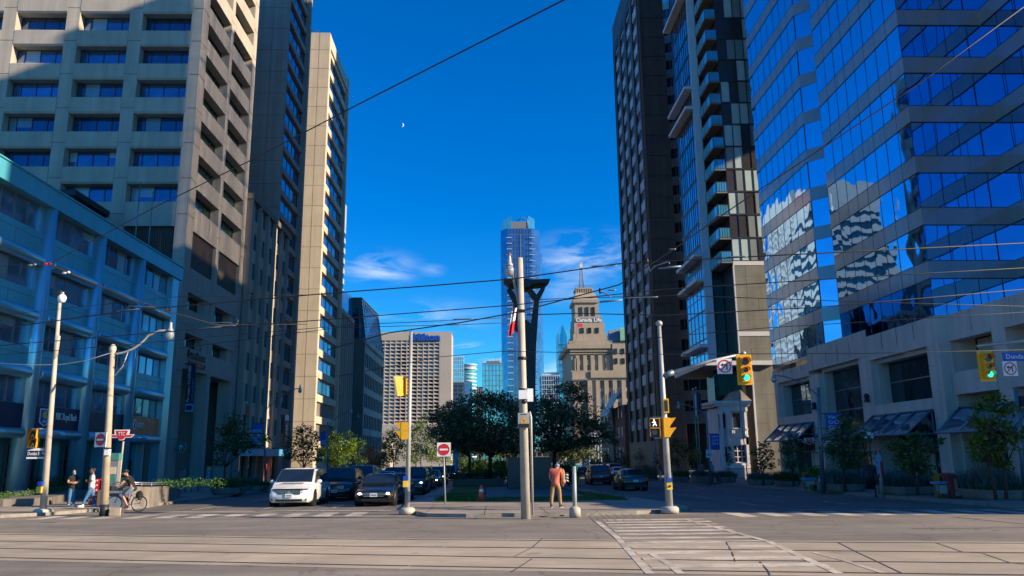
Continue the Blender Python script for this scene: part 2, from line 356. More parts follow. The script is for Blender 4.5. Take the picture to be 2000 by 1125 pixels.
# thin wisps of cloud, laid out by compass direction and height
tc = node(nt, 'ShaderNodeTexCoord'); sep = node(nt, 'ShaderNodeSeparateXYZ'); L(tc.outputs['Generated'], sep.inputs[0])
mp = node(nt, 'ShaderNodeMapping'); mp.inputs['Scale'].default_value = (5, 5, 22); mp.inputs['Rotation'].default_value = (0, math.radians(9), 0); L(tc.outputs['Generated'], mp.inputs[0])
cn = node(nt, 'ShaderNodeTexNoise', Scale=1.5, Detail=8.0, Roughness=.62, Distortion=.5); L(mp.outputs[0], cn.inputs['Vector'])
cr = node(nt, 'ShaderNodeMapRange'); cr.inputs[1].default_value = .42; cr.inputs[2].default_value = .76; L(cn.outputs[0], cr.inputs[0])
acc = None
for (x, y, rx, ry, st) in [(742, 522, 85, 38, .9), (845, 528, 30, 14, .5), (930, 690, 110, 22, 3.0), (1150, 500, 120, 55, 1.0), (1110, 560, 70, 40, .5), (830, 620, 150, 40, .45), (1060, 720, 80, 30, .7), (600, 560, 60, 40, .4), (-300, 500, 200, 60, .5), (2500, 560, 260, 50, .5)]:
    v = _d(x, y).normalized(); az = _d(x + rx, y).normalized(); el = _d(x, y - ry).normalized()
    sub = node(nt, 'ShaderNodeVectorMath', operation='SUBTRACT'); sub.inputs[1].default_value = v; L(tc.outputs['Generated'], sub.inputs[0])
    sc = node(nt, 'ShaderNodeVectorMath', operation='MULTIPLY'); k = 1 / (az - v).length
    sc.inputs[1].default_value = (k, k, 1 / max(1e-4, abs(el.z - v.z))); L(sub.outputs[0], sc.inputs[0])
    ln = node(nt, 'ShaderNodeVectorMath', operation='LENGTH'); L(sc.outputs[0], ln.inputs[0])
    mr = node(nt, 'ShaderNodeMapRange'); mr.interpolation_type = 'SMOOTHSTEP'; mr.inputs[1].default_value = 1.25; mr.inputs[2].default_value = 0; mr.inputs[3].default_value = 0; mr.inputs[4].default_value = st; L(ln.outputs['Value'], mr.inputs[0])
    if acc is None: acc = mr.outputs[0]
    else:
        a = node(nt, 'ShaderNodeMath', operation='ADD'); L(acc, a.inputs[0]); L(mr.outputs[0], a.inputs[1]); acc = a.outputs[0]
mu = node(nt, 'ShaderNodeMath', operation='MULTIPLY', use_clamp=True); L(cr.outputs[0], mu.inputs[0]); L(acc, mu.inputs[1])
mx = node(nt, 'ShaderNodeMix', data_type='RGBA'); mx.inputs[7].default_value = (6.2, 7.0, 7.6, 1); L(mu.outputs[0], mx.inputs[0]); L(tint.outputs[2], mx.inputs[6])
L(mx.outputs[2], bg.inputs[0]); bg.inputs[1].default_value = .085
vs = bpy.context.scene.view_settings; vs.view_transform = 'Standard'; vs.look = 'None'; vs.exposure = 0.85; vs.gamma = 1.0
bpy.context.scene.cycles.max_bounces = 6; bpy.context.scene.cycles.glossy_bounces = 4; bpy.context.scene.cycles.caustics_reflective = False
bpy.context.scene.cycles.use_denoising = True
# ---------------------------------------------------------------- ground
def sheet(name, poly, h, m, thick=0.0, side=None):
    b = MB()
    if thick: b.prism([(p[0], p[1]) for p in poly], lambda x, y: gz(y) + h - thick, lambda x, y: gz(y) + h, 1, 0); return struct(name, b, [m, side or m])
    b.add([(p[0], p[1], gz(p[1]) + h) for p in poly], [tuple(range(len(poly)))]); return struct(name, b, m)
sheet('ground', [(-3000, -400), (3000, -400), (3000, 4000), (-3000, 4000)], -.03, 'far_ground')
sheet('road', [(-16.6, -60), (19.6, -60), (19.6, 700), (-16.6, 700)], 0, 'asphalt')
DS = -.2
def dl(x, c): return c + DS * x
sheet('cross_road', [(-110, dl(-110, -4)), (110, dl(110, -4)), (110, dl(110, 30.2)), (19.5, dl(19.5, 30.2)), (7.6, 30.0), (-3.9, 33.0), (-16.8, 35.5), (-26, 37.4), (-110, dl(-110, 32.2))], .004, 'asphalt_cross')
# streetcar slab with four rails
LN = [[(0, 1044), (700, 1053.8), (1350, 1058.5), (2000, 1062)], [(0, 1057.3), (700, 1067.8), (1350, 1073.8), (2000, 1080.8)],
      [(0, 1072), (700, 1084.3), (1350, 1094.8), (2000, 1101)], [(0, 1090), (700, 1104.6), (1350, 1115.8), (2000, 1124.5)]]
RL = []
for ln in LN:
    p = [G(*q) for q in ln]; a = p[0] + (p[0] - p[1]) * 6; e = p[-1] + (p[-1] - p[-2]) * 8
    RL.append([a] + p + [e])
e0 = [Vector((p.x, p.y + .35, 0)) for p in RL[0]]; e3 = [Vector((p.x, p.y - .42, 0)) for p in RL[3]]
sheet('track_slab', [(p.x, p.y) for p in e3] + [(p.x, p.y) for p in e0[::-1]], .008, 'slab_concrete')
b = MB()
for ln in RL:
    for a, e in zip(ln[:-1], ln[1:]):
        for w0, w1, mm in ((-.055, -.01, 1), (-.008, .05, 0)):
            b.add([(a.x, a.y + w0, gz(a.y) + .0125), (e.x, e.y + w0, gz(e.y) + .0125), (e.x, e.y + w1, gz(e.y) + .0125), (a.x, a.y + w1, gz(a.y) + .0125)], [(0, 1, 2, 3)], mm)
struct('streetcar_rails', b, ['rail', 'joint'])
b = MB()   # slab joints and cracks
def stroke(pts, w, h, m=0):
    for a, e in zip(pts[:-1], pts[1:]):
        a, e = Vector(a), Vector(e); d = (e - a); d.z = 0; n = Vector((-d.y, d.x, 0)).normalized() * w / 2
        b.add([(q.x, q.y, gz(q.y) + h) for q in (a - n, e - n, e + n, a + n)], [(0, 1, 2, 3)], m)
for pts in ([(1418, 1059), (1430, 1080), (1436, 1098)], [(1484, 1098), (1500, 1116), (1504, 1125)], [(1638, 1061), (1675, 1080), (1722, 1102), (1764, 1122)], [(1828, 1061), (1880, 1079), (1920, 1082), (1972, 1100), (2030, 1108)],
            [(1060, 1052), (1040, 1070), (1005, 1088)], [(1040, 1092), (1000, 1118)]):
    stroke([G(*q) for q in pts], .024, .0135)
for pts in ([(1145, 1036), (1170, 1042)], [(903, 1056), (825, 1086)], [(842, 1088), (780, 1115)], [(320, 1080), (250, 1095)], [(490, 1085), (392, 1106)], [(640, 1085), (550, 1109)], [(715, 1054), (650, 1071)]):
    stroke([G(*q) for q in pts], .02, .0135, 1)
struct('slab_joints', b, ['joint', 'paint'])
b = MB()   # oil stains, tar seams and patches on the asphalt
for pts, w in (([(1860, 1010), (2000, 1024)], .12), ([(1780, 1033), (2000, 1031)], .1), ([(80, 1021), (110, 1021)], .25), ([(0, 1010), (600, 1012), (780, 1012)], .05), ([(1340, 1010), (1620, 1009)], .05)):
    stroke([G(*q) for q in pts], w, .0065)
struct('tar_seams', b, ['joint'])
# painted markings
b = MB()
def bar(x0, y0, x1, y1): b.add([(x0, y0, gz(y0) + .009), (x1, y0, gz(y0) + .009), (x1, y1, gz(y1) + .009), (x0, y1, gz(y1) + .009)], [(0, 1, 2, 3)])
for i in range(11): x = -4.7 - i * 1.17; o = .12 * i * .35; bar(x - .62, 29.9 + o, x, 32.1 + o)
stroke([G(330, 1000), G(560, 998), (-3.7, 33.3, 0)], .32, .009)
struct('crosswalk', b, 'paint')
b = MB()
for i in range(14): x = 8.3 + i * 1.15; o = -.17 * i * .35; bar(x, 26.6 + o, x + .6, 29.2 + o)
stroke([(7.6, 30.3, 0), (12, 30.0, 0), (19.2, 28.6, 0)], .2, .009)
struct('crosswalk', b, 'paint')
b = MB()
y = 25.9
for i in range(12):
    yy = y - 1.06 * i; a = 3.62 - .072 * (25.9 - yy); e = a + 3.25 - .085 * (25.9 - yy) * .2
    hh = .0135
    b.add([(a, yy - .22, gz(yy) + hh), (e, yy - .22 - .5 * .2, gz(yy) + hh), (e - .02, yy + .22 - .5 * .2, gz(yy) + hh), (a + .02, yy + .22, gz(yy) + hh)], [(0, 1, 2, 3)])
stroke([G(1165, 1018), G(1205, 1050), G(1270, 1122)], .15, .0136); stroke([G(1338, 1015), G(1500, 1058), G(1640, 1122)], .16, .0136); stroke([G(1590, 1080), G(1650, 1096), G(1725, 1120)], .12, .0136); stroke([G(1265, 1078), G(1310, 1105), G(1330, 1122)], .14, .0136)
struct('crosswalk', b, 'paint')
b = MB()
for X0 in (-13.0, -9.9, -6.9):
    for k in range(7):
        s0 = 36 + k * 9; stroke([(X0, s0, 0), (X0, s0 + 3, 0)], .11, .006)
for X0 in (11.2, 15.0):
    for k in range(9):
        s0 = 33.5 + k * 7.5; stroke([(X0, s0, 0), (X0, s0 + 2.6, 0)], .11, .006)
stroke([(-3.95, 38, 0), (-3.95, 110, 0)], .1, .006)
struct('lane_lines', b, 'paint')
# pavements and the median, raised by a real kerb
def kerbed(name, poly, m, w=.3):
    sheet(name, poly, .13, m, .2, 'kerb')
pl = [G(97, 1007), G(0, 1012)]
kerbed('pavement', [(-16.5, 600), (-60, 600), (-60, 47), (-60, 41.5), (-24, pl[1].y + .7), (pl[1].x, pl[1].y), (pl[0].x, pl[0].y), (-17.0, 35.2), (-16.4, 36.6), (-16.3, 40)], 'pavement')
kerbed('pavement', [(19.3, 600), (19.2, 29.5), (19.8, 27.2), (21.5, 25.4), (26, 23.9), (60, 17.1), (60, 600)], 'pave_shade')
mf = [(-3.75, 600), (-3.75, 38), (-3.6, 34.2), (-3.0, 31.2), (-2.2, 28.8), (-.8, 28.25), (3.4, 28.3), (5.2, 28.6), (7.0, 29.7), (7.7, 31.2), (7.6, 36), (7.0, 42), (6.6, 60), (6.6, 600)]
kerbed('median_pavement', mf, 'pavement')
b = MB()
for pts in ([(830, 1004), (850, 985)], [(945, 1008), (950, 988)], [(1070, 1003), (1055, 990)], [(1180, 1012), (1165, 998)], [(1270, 1000), (1288, 1008)], [(1182, 1004), (1190, 1012)], [(1198, 1004), (1208, 1012)], [(1214, 1004), (1225, 1012)], [(1230, 1004), (1240, 1012)]):
    stroke([G(q[0], q[1], .13) for q in pts], .022, .134)
for k in range(9): stroke([(-16.4, 40 + 3 * k, 0), (-24, 40 + 3 * k, 0)], .02, .134); stroke([(19.4, 30 + 5 * k, 0), (26.8, 30 + 5 * k, 0)], .02, .134)
b.prism([(4.55 + .42 * math.cos(a * PI / 8), 33.1 + .42 * math.sin(a * PI / 8)) for a in range(16)], lambda x, y: gz(y) + .12, lambda x, y: gz(y) + .136)
struct('paving_joints', b, 'joint')
b = MB()
for (x, y, w, h) in ((1062, 1009, .3, .1), (1098, 1007, .2, .1)):
    p = G(x, y, .1); b.ell((p.x, p.y, p.z), (w / 2, h, .025), 8, 4)
struct('broken_kerb', b, 'soil')
# ================================================================ LEFT SIDE
# ---- bank building with round columns and tube spandrels
bk = thing('bank_building', 'low blue-grey metal-clad bank building with round columns and tubular spandrels, at left edge', 'building', (-25, 62, gz(62)))
Yc = [61.85 - 5.95 * k for k in range(6)]
b = MB(); b.box(-60, 31, gz(45) - .3, -26.6, 62.6, 2.96); b.box(-60, 31, 2.96, -25.45, 62.6, 16.6)
b.build('wall', 'bank_panel', bk)
b = MB(); b.box(-60, 30.8, 15.9, -24.8, 62.9, 16.94); b.box(-60.1, 30.7, 16.94, -24.72, 63.0, 17.02); b.build('fascia', 'bank_panel', bk)
for i, y in enumerate(Yc):
    b = MB()
    if i == 0: b.box(-25.6, 61.35, -1, -24.95, 62.55, 15.9)
    else: b.cyl((-25.3, y, -1), (-25.3, y, 15.9), .5, n=20); b.box(-25.5, y - .7, 2.96, -25.3, y + .7, 15.9)
    b.build('column', 'bank_metal', bk)
rows = [(14.34, 15.9), (11.0, 12.42), (7.85, 9.28), (4.77, 6.18)]
for k in range(5):
    y0, y1 = Yc[k + 1] + .5, Yc[k] - .5
    for z0, z1 in ((13.0, 14.34), (9.86, 11.0), (6.74, 7.85)):
        b = MB(); b.box(-25.5, y0, z0, -25.2, y1, z1); b.box(-25.2, y0, z1 - .4, -25.19, y1, z1 - .37, 1); b.box(-25.2, (y0 + y1) / 2 - .01, z0, -25.19, (y0 + y1) / 2 + .01, z1 - .4, 1)
        b.build('spandrel_panel', ['bank_panel', 'bank_line'], bk)
        b = MB(); b.tube([(-25.12, y0 - .1, z0 - .27), (-25.12, y0 + .1, z0 - .27), (-25.12, y1 - .1, z0 - .27), (-25.12, y1 + .02, z0 - .27), (-25.12, y1 + .12, z0 - .27)], [.3, .34, .34, .3, .12], 16); b.build('tube_spandrel', 'bank_metal', bk)
    b = MB(); b.tube([(-25.12, y0, 3.22), (-25.12, y1, 3.22)], .28, 14); b.build('tube_spandrel', 'bank_metal', bk)
    b = MB(); b.box(-25.5, y0, 3.5, -25.12, y1, 4.77)
    b.build('sign_band', 'sign_orange' if k == 0 else 'sign_navy', bk)
pl = []
for k in range(5):
    w = Yc[k] - Yc[k + 1] - 1.0; us = {z1 - z0: wvar(3, w, z1 - z0, 4, 0, 'frame_grey', 'glass_bank', .1, .07, blind=.2) for z0, z1 in rows}
    for z0, z1 in rows: pl.append((us[z1 - z0], (-25.33, Yc[k + 1] + .5, z0), '+x'))
windows(bk, pl)
# signs on the bands
s = 2; y0 = Yc[2 + 1 - 0]
text('RBC Royal Bank', bk, (-25.1, Yc[2] - 2.0, 4.25), (0, 1, 0), (0, 0, 1), .42, 'sign_white', 2.35)
sh = MB(); yy = Yc[2] - 4.35
sh.prism([(0, 0)], 0, 0) if False else None
def xface(mb, pts, x, t, m): n = len(pts); mb.add([(x, p, q) for p, q in pts] + [(x - t, p, q) for p, q in pts], [tuple(range(n)), tuple(range(n, 2 * n))[::-1]] + [(i, n + i, n + (i + 1) % n, (i + 1) % n) for i in range(n)], m)
xface(sh, [(yy - .5, 4.62), (yy - .5, 3.85), (yy, 3.62), (yy + .5, 3.85), (yy + .5, 4.62)], -25.09, .02, 0)
xface(sh, [(yy - .42, 4.55), (yy - .42, 3.9), (yy, 3.7), (yy + .42, 3.9), (yy + .42, 4.55)], -25.075, .01, 1)
xface(sh, [(yy - .2, 4.45), (yy - .28, 4.2), (yy - .05, 4.05), (yy + .2, 4.15), (yy + .1, 4.3), (yy + .22, 4.5)], -25.06, .01, 2)
sh.build('logo_shield', ['sign_white', 'sign_blue', 'sign_yellow'], bk)
text('RBC', bk, (-25.055, yy, 3.9), (0, 1, 0), (0, 0, 1), .14, 'sign_white', .4)
lg = MB(); yo = Yc[1] + 1.25
xface(lg, [(yo + .28 * math.cos(a * PI / 10), 4.2 + .38 * math.sin(a * PI / 10)) for a in range(20)], -25.1, .015, 0)
xface(lg, [(yo - .1, 3.95), (yo + .1, 3.95), (yo + .06, 4.45), (yo - .06, 4.45)], -25.085, .01, 1)
pts = [(-25.1, yo + 2.6 + .5 * math.cos(a), 4.75 + .55 * math.sin(a)) for a in np.linspace(PI, 2 * PI, 14)]
lg.tube(pts, .012, 4, 0); lg.build('logo', ['sign_white', 'sign_blue'], bk)
text('LANGUAGE', bk, (-25.1, yo + 1.02, 4.27), (0, 1, 0), (0, 0, 1), .13, 'sign_white', .95); text('SCHOOLS', bk, (-25.1, yo + .95, 4.08), (0, 1, 0), (0, 0, 1), .13, 'sign_white', .8)
# ground floor: recessed shopfront, pale pilasters, door, black grille
b = MB()
for k in range(5):
    y0, y1 = Yc[k + 1] + .5, Yc[k] - .5
    if k > 0: b.box(-26.58, y0 + .2, -1, -26.5, y1 - 1.2, 2.6, 0)
    for j in range(3): b.box(-26.5, y0 + .2 + j * 1.2, -1, -26.42, y0 + .27 + j * 1.2, 2.7, 1)
    b.box(-26.5, y1 - 1.2, -1, -26.2, y1 + .1, 2.95, 2)
b.build('shopfront', ['glass_dark', 'frame_grey', 'bank_panel'], bk)
b = MB(); b.box(-26.5, 57.4, .2, -26.4, 60.6, 1.75); [b.box(-26.4, 57.5, .3 + .14 * i, -26.37, 60.5, .36 + .14 * i, 1) for i in range(10)]; b.build('vent_grille', ['sign_black', 'dark_metal'], bk)
b = MB(); b.box(-26.45, 51.2, -.8, -26.38, 52.9, 1.7); b.box(-26.4, 52.0, -.8, -26.35, 52.06, 1.7, 1); b.box(-26.4, 51.1, 1.7, -26.33, 53, 1.8, 1); b.build('door', ['glass_dark', 'frame_grey'], bk)
b = MB(); a = AX(145, 372, -34); e = AX(222, 418, -34); b.box(-46, a.y, 16, -34, e.y, a.z - .5); b.box(-46.2, a.y - .25, a.z - .5, -33.75, e.y + .2, a.z); b.build('roof_plant_room', 'dark_metal', bk)
for (x, yt, yb) in ((267, 352, 470), (293, 372, 480)):
    p = AX(x - 3, yb, -27); q = AX(x, yt, -27); b = MB(); b.cyl((-27, p.y, 16.9), (-27, p.y, q.z), .06, .04, 8); b.ell((-27, p.y, q.z), (.1, .1, .12)); b.build('roof_mast', 'pole_blue', bk)
# ---- concrete office slab T1
T1 = thing('office_tower', 'beige concrete office tower with deep horizontal window slots and open ground-floor loggia', 'building', (-26.85, 68, gz(68)))
H1 = 62; b = MB()
b.box(-80, 69.0, 9.6, -27.8, 84.4, H1 - .2); b.box(-80, 69, -1.5, -31, 84.4, 9.6)
xp = [(-27.7, -26.85)] + [(-33.66 - 5.86 * k, -32.46 - 5.86 * k) for k in range(8)]
for x0, x1 in xp[1:]: b.box(x0, 68, 9.6, x1, 69, H1)
b.box(-80, 68.02, 9.6, -27.7, 69, 17.6); b.box(-80, 68.04, 22.1, -27.72, 69, 24.35)
lev = [24.35 + 3.385 * k for k in range(11)]
for k, z in enumerate(lev):
    for i in range(8):
        x0 = xp[i + 1][1] + .02; x1 = xp[i][0] - .02
        zt = z + 3.385
        vs = [(x0, 67.98, z + 1.9), (x1, 67.98, z + 1.9), (x1, 67.98, zt - .12), (x0, 67.98, zt - .12), (x0, 69.1, z + 1.72), (x1, 69.1, z + 1.72), (x1, 69.1, zt + .06), (x0, 69.1, zt + .06), (x0, 68.1, z + 1.72), (x1, 68.1, z + 1.72), (x0 + .1, 68.12, zt), (x1 - .1, 68.12, zt)]
        b.add(vs, [(0, 1, 3, 2), (0, 1, 2, 3), (8, 9, 1, 0), (4, 5, 9, 8), (3, 2, 11, 10), (10, 11, 6, 7), (0, 3, 10, 7, 4, 8), (1, 9, 5, 6, 11, 2)][1:])
yp = [(68, 69.6), (75.8, 76.65), (83.15, 84.4)]
for y0, y1 in yp: b.box(-27.9, y0 + (.01 if y0 == 68 else 0), -1.5, -26.85, y1, H1)
b.box(-28.2, 82.9, -1.5, -26.87, 84.38, 9.6)
for y0, y1 in ((69.6, 75.8), (76.65, 83.15)):
    b.box(-27.9, y0, 9.6, -26.87, y1, 11.5); b.box(-27.9, y0, 12.75, -26.87, y1, 14.9); b.box(-27.9, y0, 16.42, -26.87, y1, 18.65); b.box(-27.9, y0, 22.1, -26.87, y1, 24.35)
    for z in lev: b.box(-27.9, y0, z + 1.75, -26.87, y1, z + 3.385)
    for z0, z1 in ((11.5, 12.75), (14.9, 16.42)): b.box(-27.9, y1 - 1.6, z0, -27.0, y1, z1)
b.box(-80, 68.2, H1, -26.9, 84.4, H1 + 1)
b.build('wall', 'conc_a', T1)
b = MB()
for k in range(12):
    z = 23.2 + 3.385 * k
    for x0, x1 in xp: b.box(x0, 67.985, z, x1, 68.0, z + .045)
    for y0, y1 in yp: b.box(-26.84, y0, z, -26.83, y1, z + .045)
for z in (3.4, 7.8, 9.3, 13.4): [b.box(-26.84, y0, z, -26.83, y1, z + .04) for y0, y1 in yp]
for y in (79.2, 73): b.box(-31, y, -1, -30.98, y + .04, 9.5)
for z in (2.6, 6.1): b.box(-31, 69.6, z, -30.98, 83, z + .04)
b.build('panel_joints', 'seam', T1)
b = MB()
for y0, y1 in ((69.6, 75.8), (76.65, 83.15)):
    b.box(-27.4, y0, 18.65, -27.15, y1, 22.1)
    for j in range(int((y1 - y0) / .16)): b.box(-27.15, y0 + j * .16, 18.65, -27.08, y0 + j * .16 + .07, 22.1)
for i in range(4):
    x0, x1 = xp[i + 1][1], xp[i][0]; b.box(x0, 68.5, 17.6, x1, 68.9, 22.1)
    for j in range(int((x1 - x0) / .2)): b.box(x0 + j * .2, 68.4, 17.6, x0 + j * .2 + .09, 68.5, 22.1)
b.build('louvre', 'louvre', T1)
pl = []
wf = wvar(6, 4.62, 1.66, 4, 0, 'frame_dark', 'glass_office', .1, .06, uneven=[.75, 2.15, 3.55], blind=.22); wsd = wvar(4, 6.2, 1.72, 4, 0, 'frame_dark', 'glass_teal', .1, .08, blind=.2); wlo = wvar(2, 4.6, 1.4, 3, 0, 'frame_dark', 'glass_teal', .1, .08)
for z in lev:
    for i in range(7): pl.append((wf, (xp[i + 1][1], 68.85, z + .06), '-y'))
    pl.append((wsd, (-27.65, 69.6, z + .03), '+x')); pl.append((wsd, (-27.65, 76.65, z + .03), '+x'))
for y0 in (69.6, 76.65):
    for z0 in (11.45, 14.95): pl.append((wlo, (-27.65, y0, z0), '+x'))
windows(T1, pl)
text('Luminox', T1, (-26.78, 72.6, 10.98), (0, 1, 0), (0, 0, 1), .66, 'sign_black', 4.3, .12, 'sign_lettering', bold=.03)
text('EXPERIENCE', T1, (-26.78, 72.9, 10.15), (0, 1, 0), (0, 0, 1), .4, 'sign_red', 4.2, .12, 'sign_lettering', bold=.02)
b = MB(); b.ell((-26.75, 73.3, 11.72), (.06, .16, .16)); b.build('sign_dot', 'sign_red', T1)
# banner and round sign hung from its corner pier
bn = thing('banner_sign', 'tall navy for-lease banner projecting from the concrete tower corner', 'banner', AX(355, 805, -26.85))
o = ORG[bn.name]; p = AY(372, 712, o.y); q = AY(360, 805, o.y)
b = MB(); b.box(-26.6, o.y - .03, q.z + .75, -25.9, o.y + .03, p.z); b.box(-26.6, o.y - .03, q.z, -25.9, o.y + .03, q.z + .75, 1); b.box(-26.5, o.y - .05, q.z + .2, -26.0, o.y - .03, q.z + .55, 0); b.build('panel', ['sign_navy', 'sign_sky'], bn)
b = MB(); [b.tube([(-26.9, o.y, z), (-25.85, o.y, z)], .04, 6) for z in (p.z + .06, q.z - .06)]; b.build('bracket', 'dark_metal', bn)
text('For Lease | 416.673.4089', bn, (-26.4, o.y - .04, (p.z + q.z) / 2 + .4), (0, 0, 1), (-1, 0, 0), .26, 'sign_white', (p.z - q.z) - 1.0); text('Lorraine Murphy*', bn, (-26.06, o.y - .04, q.z + 1.95), (0, 0, 1), (-1, 0, 0), .16, 'sign_sky', 2.0)
rs = thing('round_sign', 'round green coffee shop sign on a bracket at the loggia corner', 'sign', AX(343, 875, -26.85)); o = ORG[rs.name]; p = AY(354, 874, o.y)
b = MB(); b.cyl((p.x, p.y - .08, p.z), (p.x, p.y + .08, p.z), .52, n=28); b.cyl((p.x, p.y - .1, p.z), (p.x, p.y - .08, p.z), .44, n=28, m=1); b.cyl((p.x, p.y - .11, p.z), (p.x, p.y - .1, p.z), .41, n=28, m=0)
b.ell((p.x, p.y - .11, p.z + .12), (.1, .02, .13), m=1); b.tube([(p.x - .28, p.y - .11, p.z - .1), (p.x - .15, p.y - .11, p.z + .2), (p.x - .05, p.y - .11, p.z - .25), (p.x + .05, p.y - .11, p.z - .25), (p.x + .15, p.y - .11, p.z + .2), (p.x + .28, p.y - .11, p.z - .1)], .035, 6, 1); b.build('disc', ['sign_green', 'sign_white'], rs)
b = MB(); b.tube([(-26.85, p.y, p.z + .25), (p.x - .4, p.y, p.z + .25)], .04); b.tube([(-26.85, p.y, p.z - .25), (p.x - .4, p.y, p.z - .25)], .04); b.build('bracket', 'dark_metal', rs)
# ---- finned office B4
B4 = thing('office_building', 'eight-storey office with brown vertical fins and pale spandrels beside the concrete tower', 'building', (-26.3, 84.6, gz(84)))
b = MB(); b.box(-50, 84.6, -1.5, -26.75, 101.8, 30.2); b.box(-50.1, 84.5, 30.2, -26.2, 101.9, 30.85); b.build('wall', 'conc_dark', B4)
fy = [84.9, 88.1, 91.3, 94.5, 97.6, 100.8]
b = MB()
for k in range(5):
    for i in range(8): z = 3.0 + 3.4 * i; b.box(-26.75, fy[k] + .2, z, -26.6, fy[k + 1] - .2, z + 1.45); b.box(-26.75, (fy[k] + fy[k + 1]) / 2 - .16, z + 1.45, -26.58, (fy[k] + fy[k + 1]) / 2 + .16, z + 3.4)
b.build('spandrel_panel', 'conc_c', B4)
for y in fy:
    b = MB(); b.box(-26.75, y - .2, -1.4, -26.25, y + .2, 30.2); b.build('fin', 'conc_b', B4)
w = wvar(3, 1.22, 1.95, 2, 0, 'frame_grey', 'glass_teal', .06, .05, blind=.2); pl = []
for k in range(5):
    m = (fy[k] + fy[k + 1]) / 2
    for i in range(8): pl += [(w, (-26.62, fy[k] + .2, 4.45 + 3.4 * i), '+x'), (w, (-26.62, m + .16, 4.45 + 3.4 * i), '+x')]
windows(B4, pl)
b = MB(); b.box(-26.75, 84.7, 2.0, -24.6, 99.8, 2.75, 0); b.box(-24.6, 84.7, 2.0, -24.55, 99.8, 2.75, 1); b.box(-26.7, 99.8, 2.0, -24.55, 99.85, 2.75, 1); b.build('canopy', ['condo_white', 'sign_sky'], B4)
b = MB(); b.box(-26.72, 85.6, -1.3, -26.62, 88.0, 2.0, 0); b.box(-26.72, 88.5, -1.3, -26.62, 91.0, 2.0, 0); b.box(-26.72, 94.8, -.2, -26.6, 97.4, 1.1, 1); b.box(-26.72, 97.9, -.4, -26.6, 100.4, 1.7, 0); [b.box(-26.62, y, -1.3, -26.56, y + .1, 2.0, 2) for y in (85.5, 86.8, 88.2, 91, 94.6, 97.5, 100.4)]; b.build('shopfront', ['glass_dark', 'lease_red', 'frame_grey'], B4)
# ---- shaded tower T2
def ribbon_tower(name, label, X, Y0, Y1, H, m, per, z0, gh, g0, seams, pier=.9, dark='conc_dark', glass='glass_office', zlow=None, wm=5):
    t = thing(name, label, 'building', (X, Y0, gz(Y0))); b = MB()
    b.box(X - 34, Y0 + .3, -2, X - .75, Y1, H - .3); b.box(X - 34, Y0, -2, X - .02, Y0 + pier, H); b.box(X - 34, Y0 + .31, H - 2.2, X - .04, Y1 - .02, H - .01); b.box(X - 1, Y0 + .02, -2, X, Y0 + pier, H); b.box(X - 1, Y1 - pier * .9, -2, X + .12, Y1, H + .5)
    b.build('wall', m, t); b = MB()
    for k in range(40):
        z = z0 + per * k - .6
        if z < H - .5: b.box(X - 34, Y0 - .012, z, X - .03, Y0 + .05, z + .05); b.box(X - .5, Y0 + .02, z, X + .012, Y0 + pier - .02, z + .05)
    for x in seams: b.box(x, Y0 - .014, -2, x + .05, Y0 + .05, H)
    b.build('panel_joints', 'seam', t); w = wvar(4, Y1 - Y0 - pier * 1.9, gh, wm, 0, 'frame_dark', glass, .08, .05, blind=.15); pl = []; b = MB()
    for k in range(40):
        z = g0 + per * k
        if z + per < H + .6: pl.append((w, (X - .55, Y0 + pier, z), '+x')); b.box(X - .75, Y0 + pier, z + gh + .34, X - .3, Y1 - pier * .9, z + per)
    b.build('spandrel_panel', m, t); windows(t, pl); return t, w
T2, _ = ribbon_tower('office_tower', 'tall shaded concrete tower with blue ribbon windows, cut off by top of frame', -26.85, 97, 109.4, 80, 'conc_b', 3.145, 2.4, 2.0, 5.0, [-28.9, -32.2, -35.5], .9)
lb = thing('lease_banner', 'red vertical banner reading LEASE on the shaded concrete tower', 'banner', AX(557, 870, -26.6)); o = ORG[lb.name]; p = AX(557, 822, -26.6)
b = MB(); b.box(-26.66, o.y - .6, o.z, -26.6, o.y + 1.3, p.z + .1, 0); b.box(-26.66, o.y - .6, p.z + .1, -26.6, o.y + 1.3, p.z + .8, 1); b.build('panel', ['lease_red', 'condo_white'], lb)
text('LEASE', lb, (-26.59, o.y + .35, (o.z + p.z) / 2), (0, 0, 1), (0, -1, 0), .75, 'sign_white', 2.2)
# ---- sunlit tower T3
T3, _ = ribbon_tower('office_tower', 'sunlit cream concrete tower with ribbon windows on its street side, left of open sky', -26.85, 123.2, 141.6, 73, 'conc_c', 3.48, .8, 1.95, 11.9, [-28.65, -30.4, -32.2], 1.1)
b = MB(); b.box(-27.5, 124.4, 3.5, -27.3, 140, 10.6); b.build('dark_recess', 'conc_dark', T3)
b = MB(); [b.box(-27.3, 124.4, z, -26.9, 140, z + 1.1) for z in (3.2, 7.0, 10.4)]; b.build('spandrel_panel', 'conc_c', T3)
b = MB(); [b.tube([(-29 - k * .5, 124, 73), (-29 - k * .5, 124, 73.9)], .04) for k in range(4)]; b.tube([(-29, 124, 73.8), (-31, 124, 73.8)], .04); b.build('roof_rail', 'dark_metal', T3)
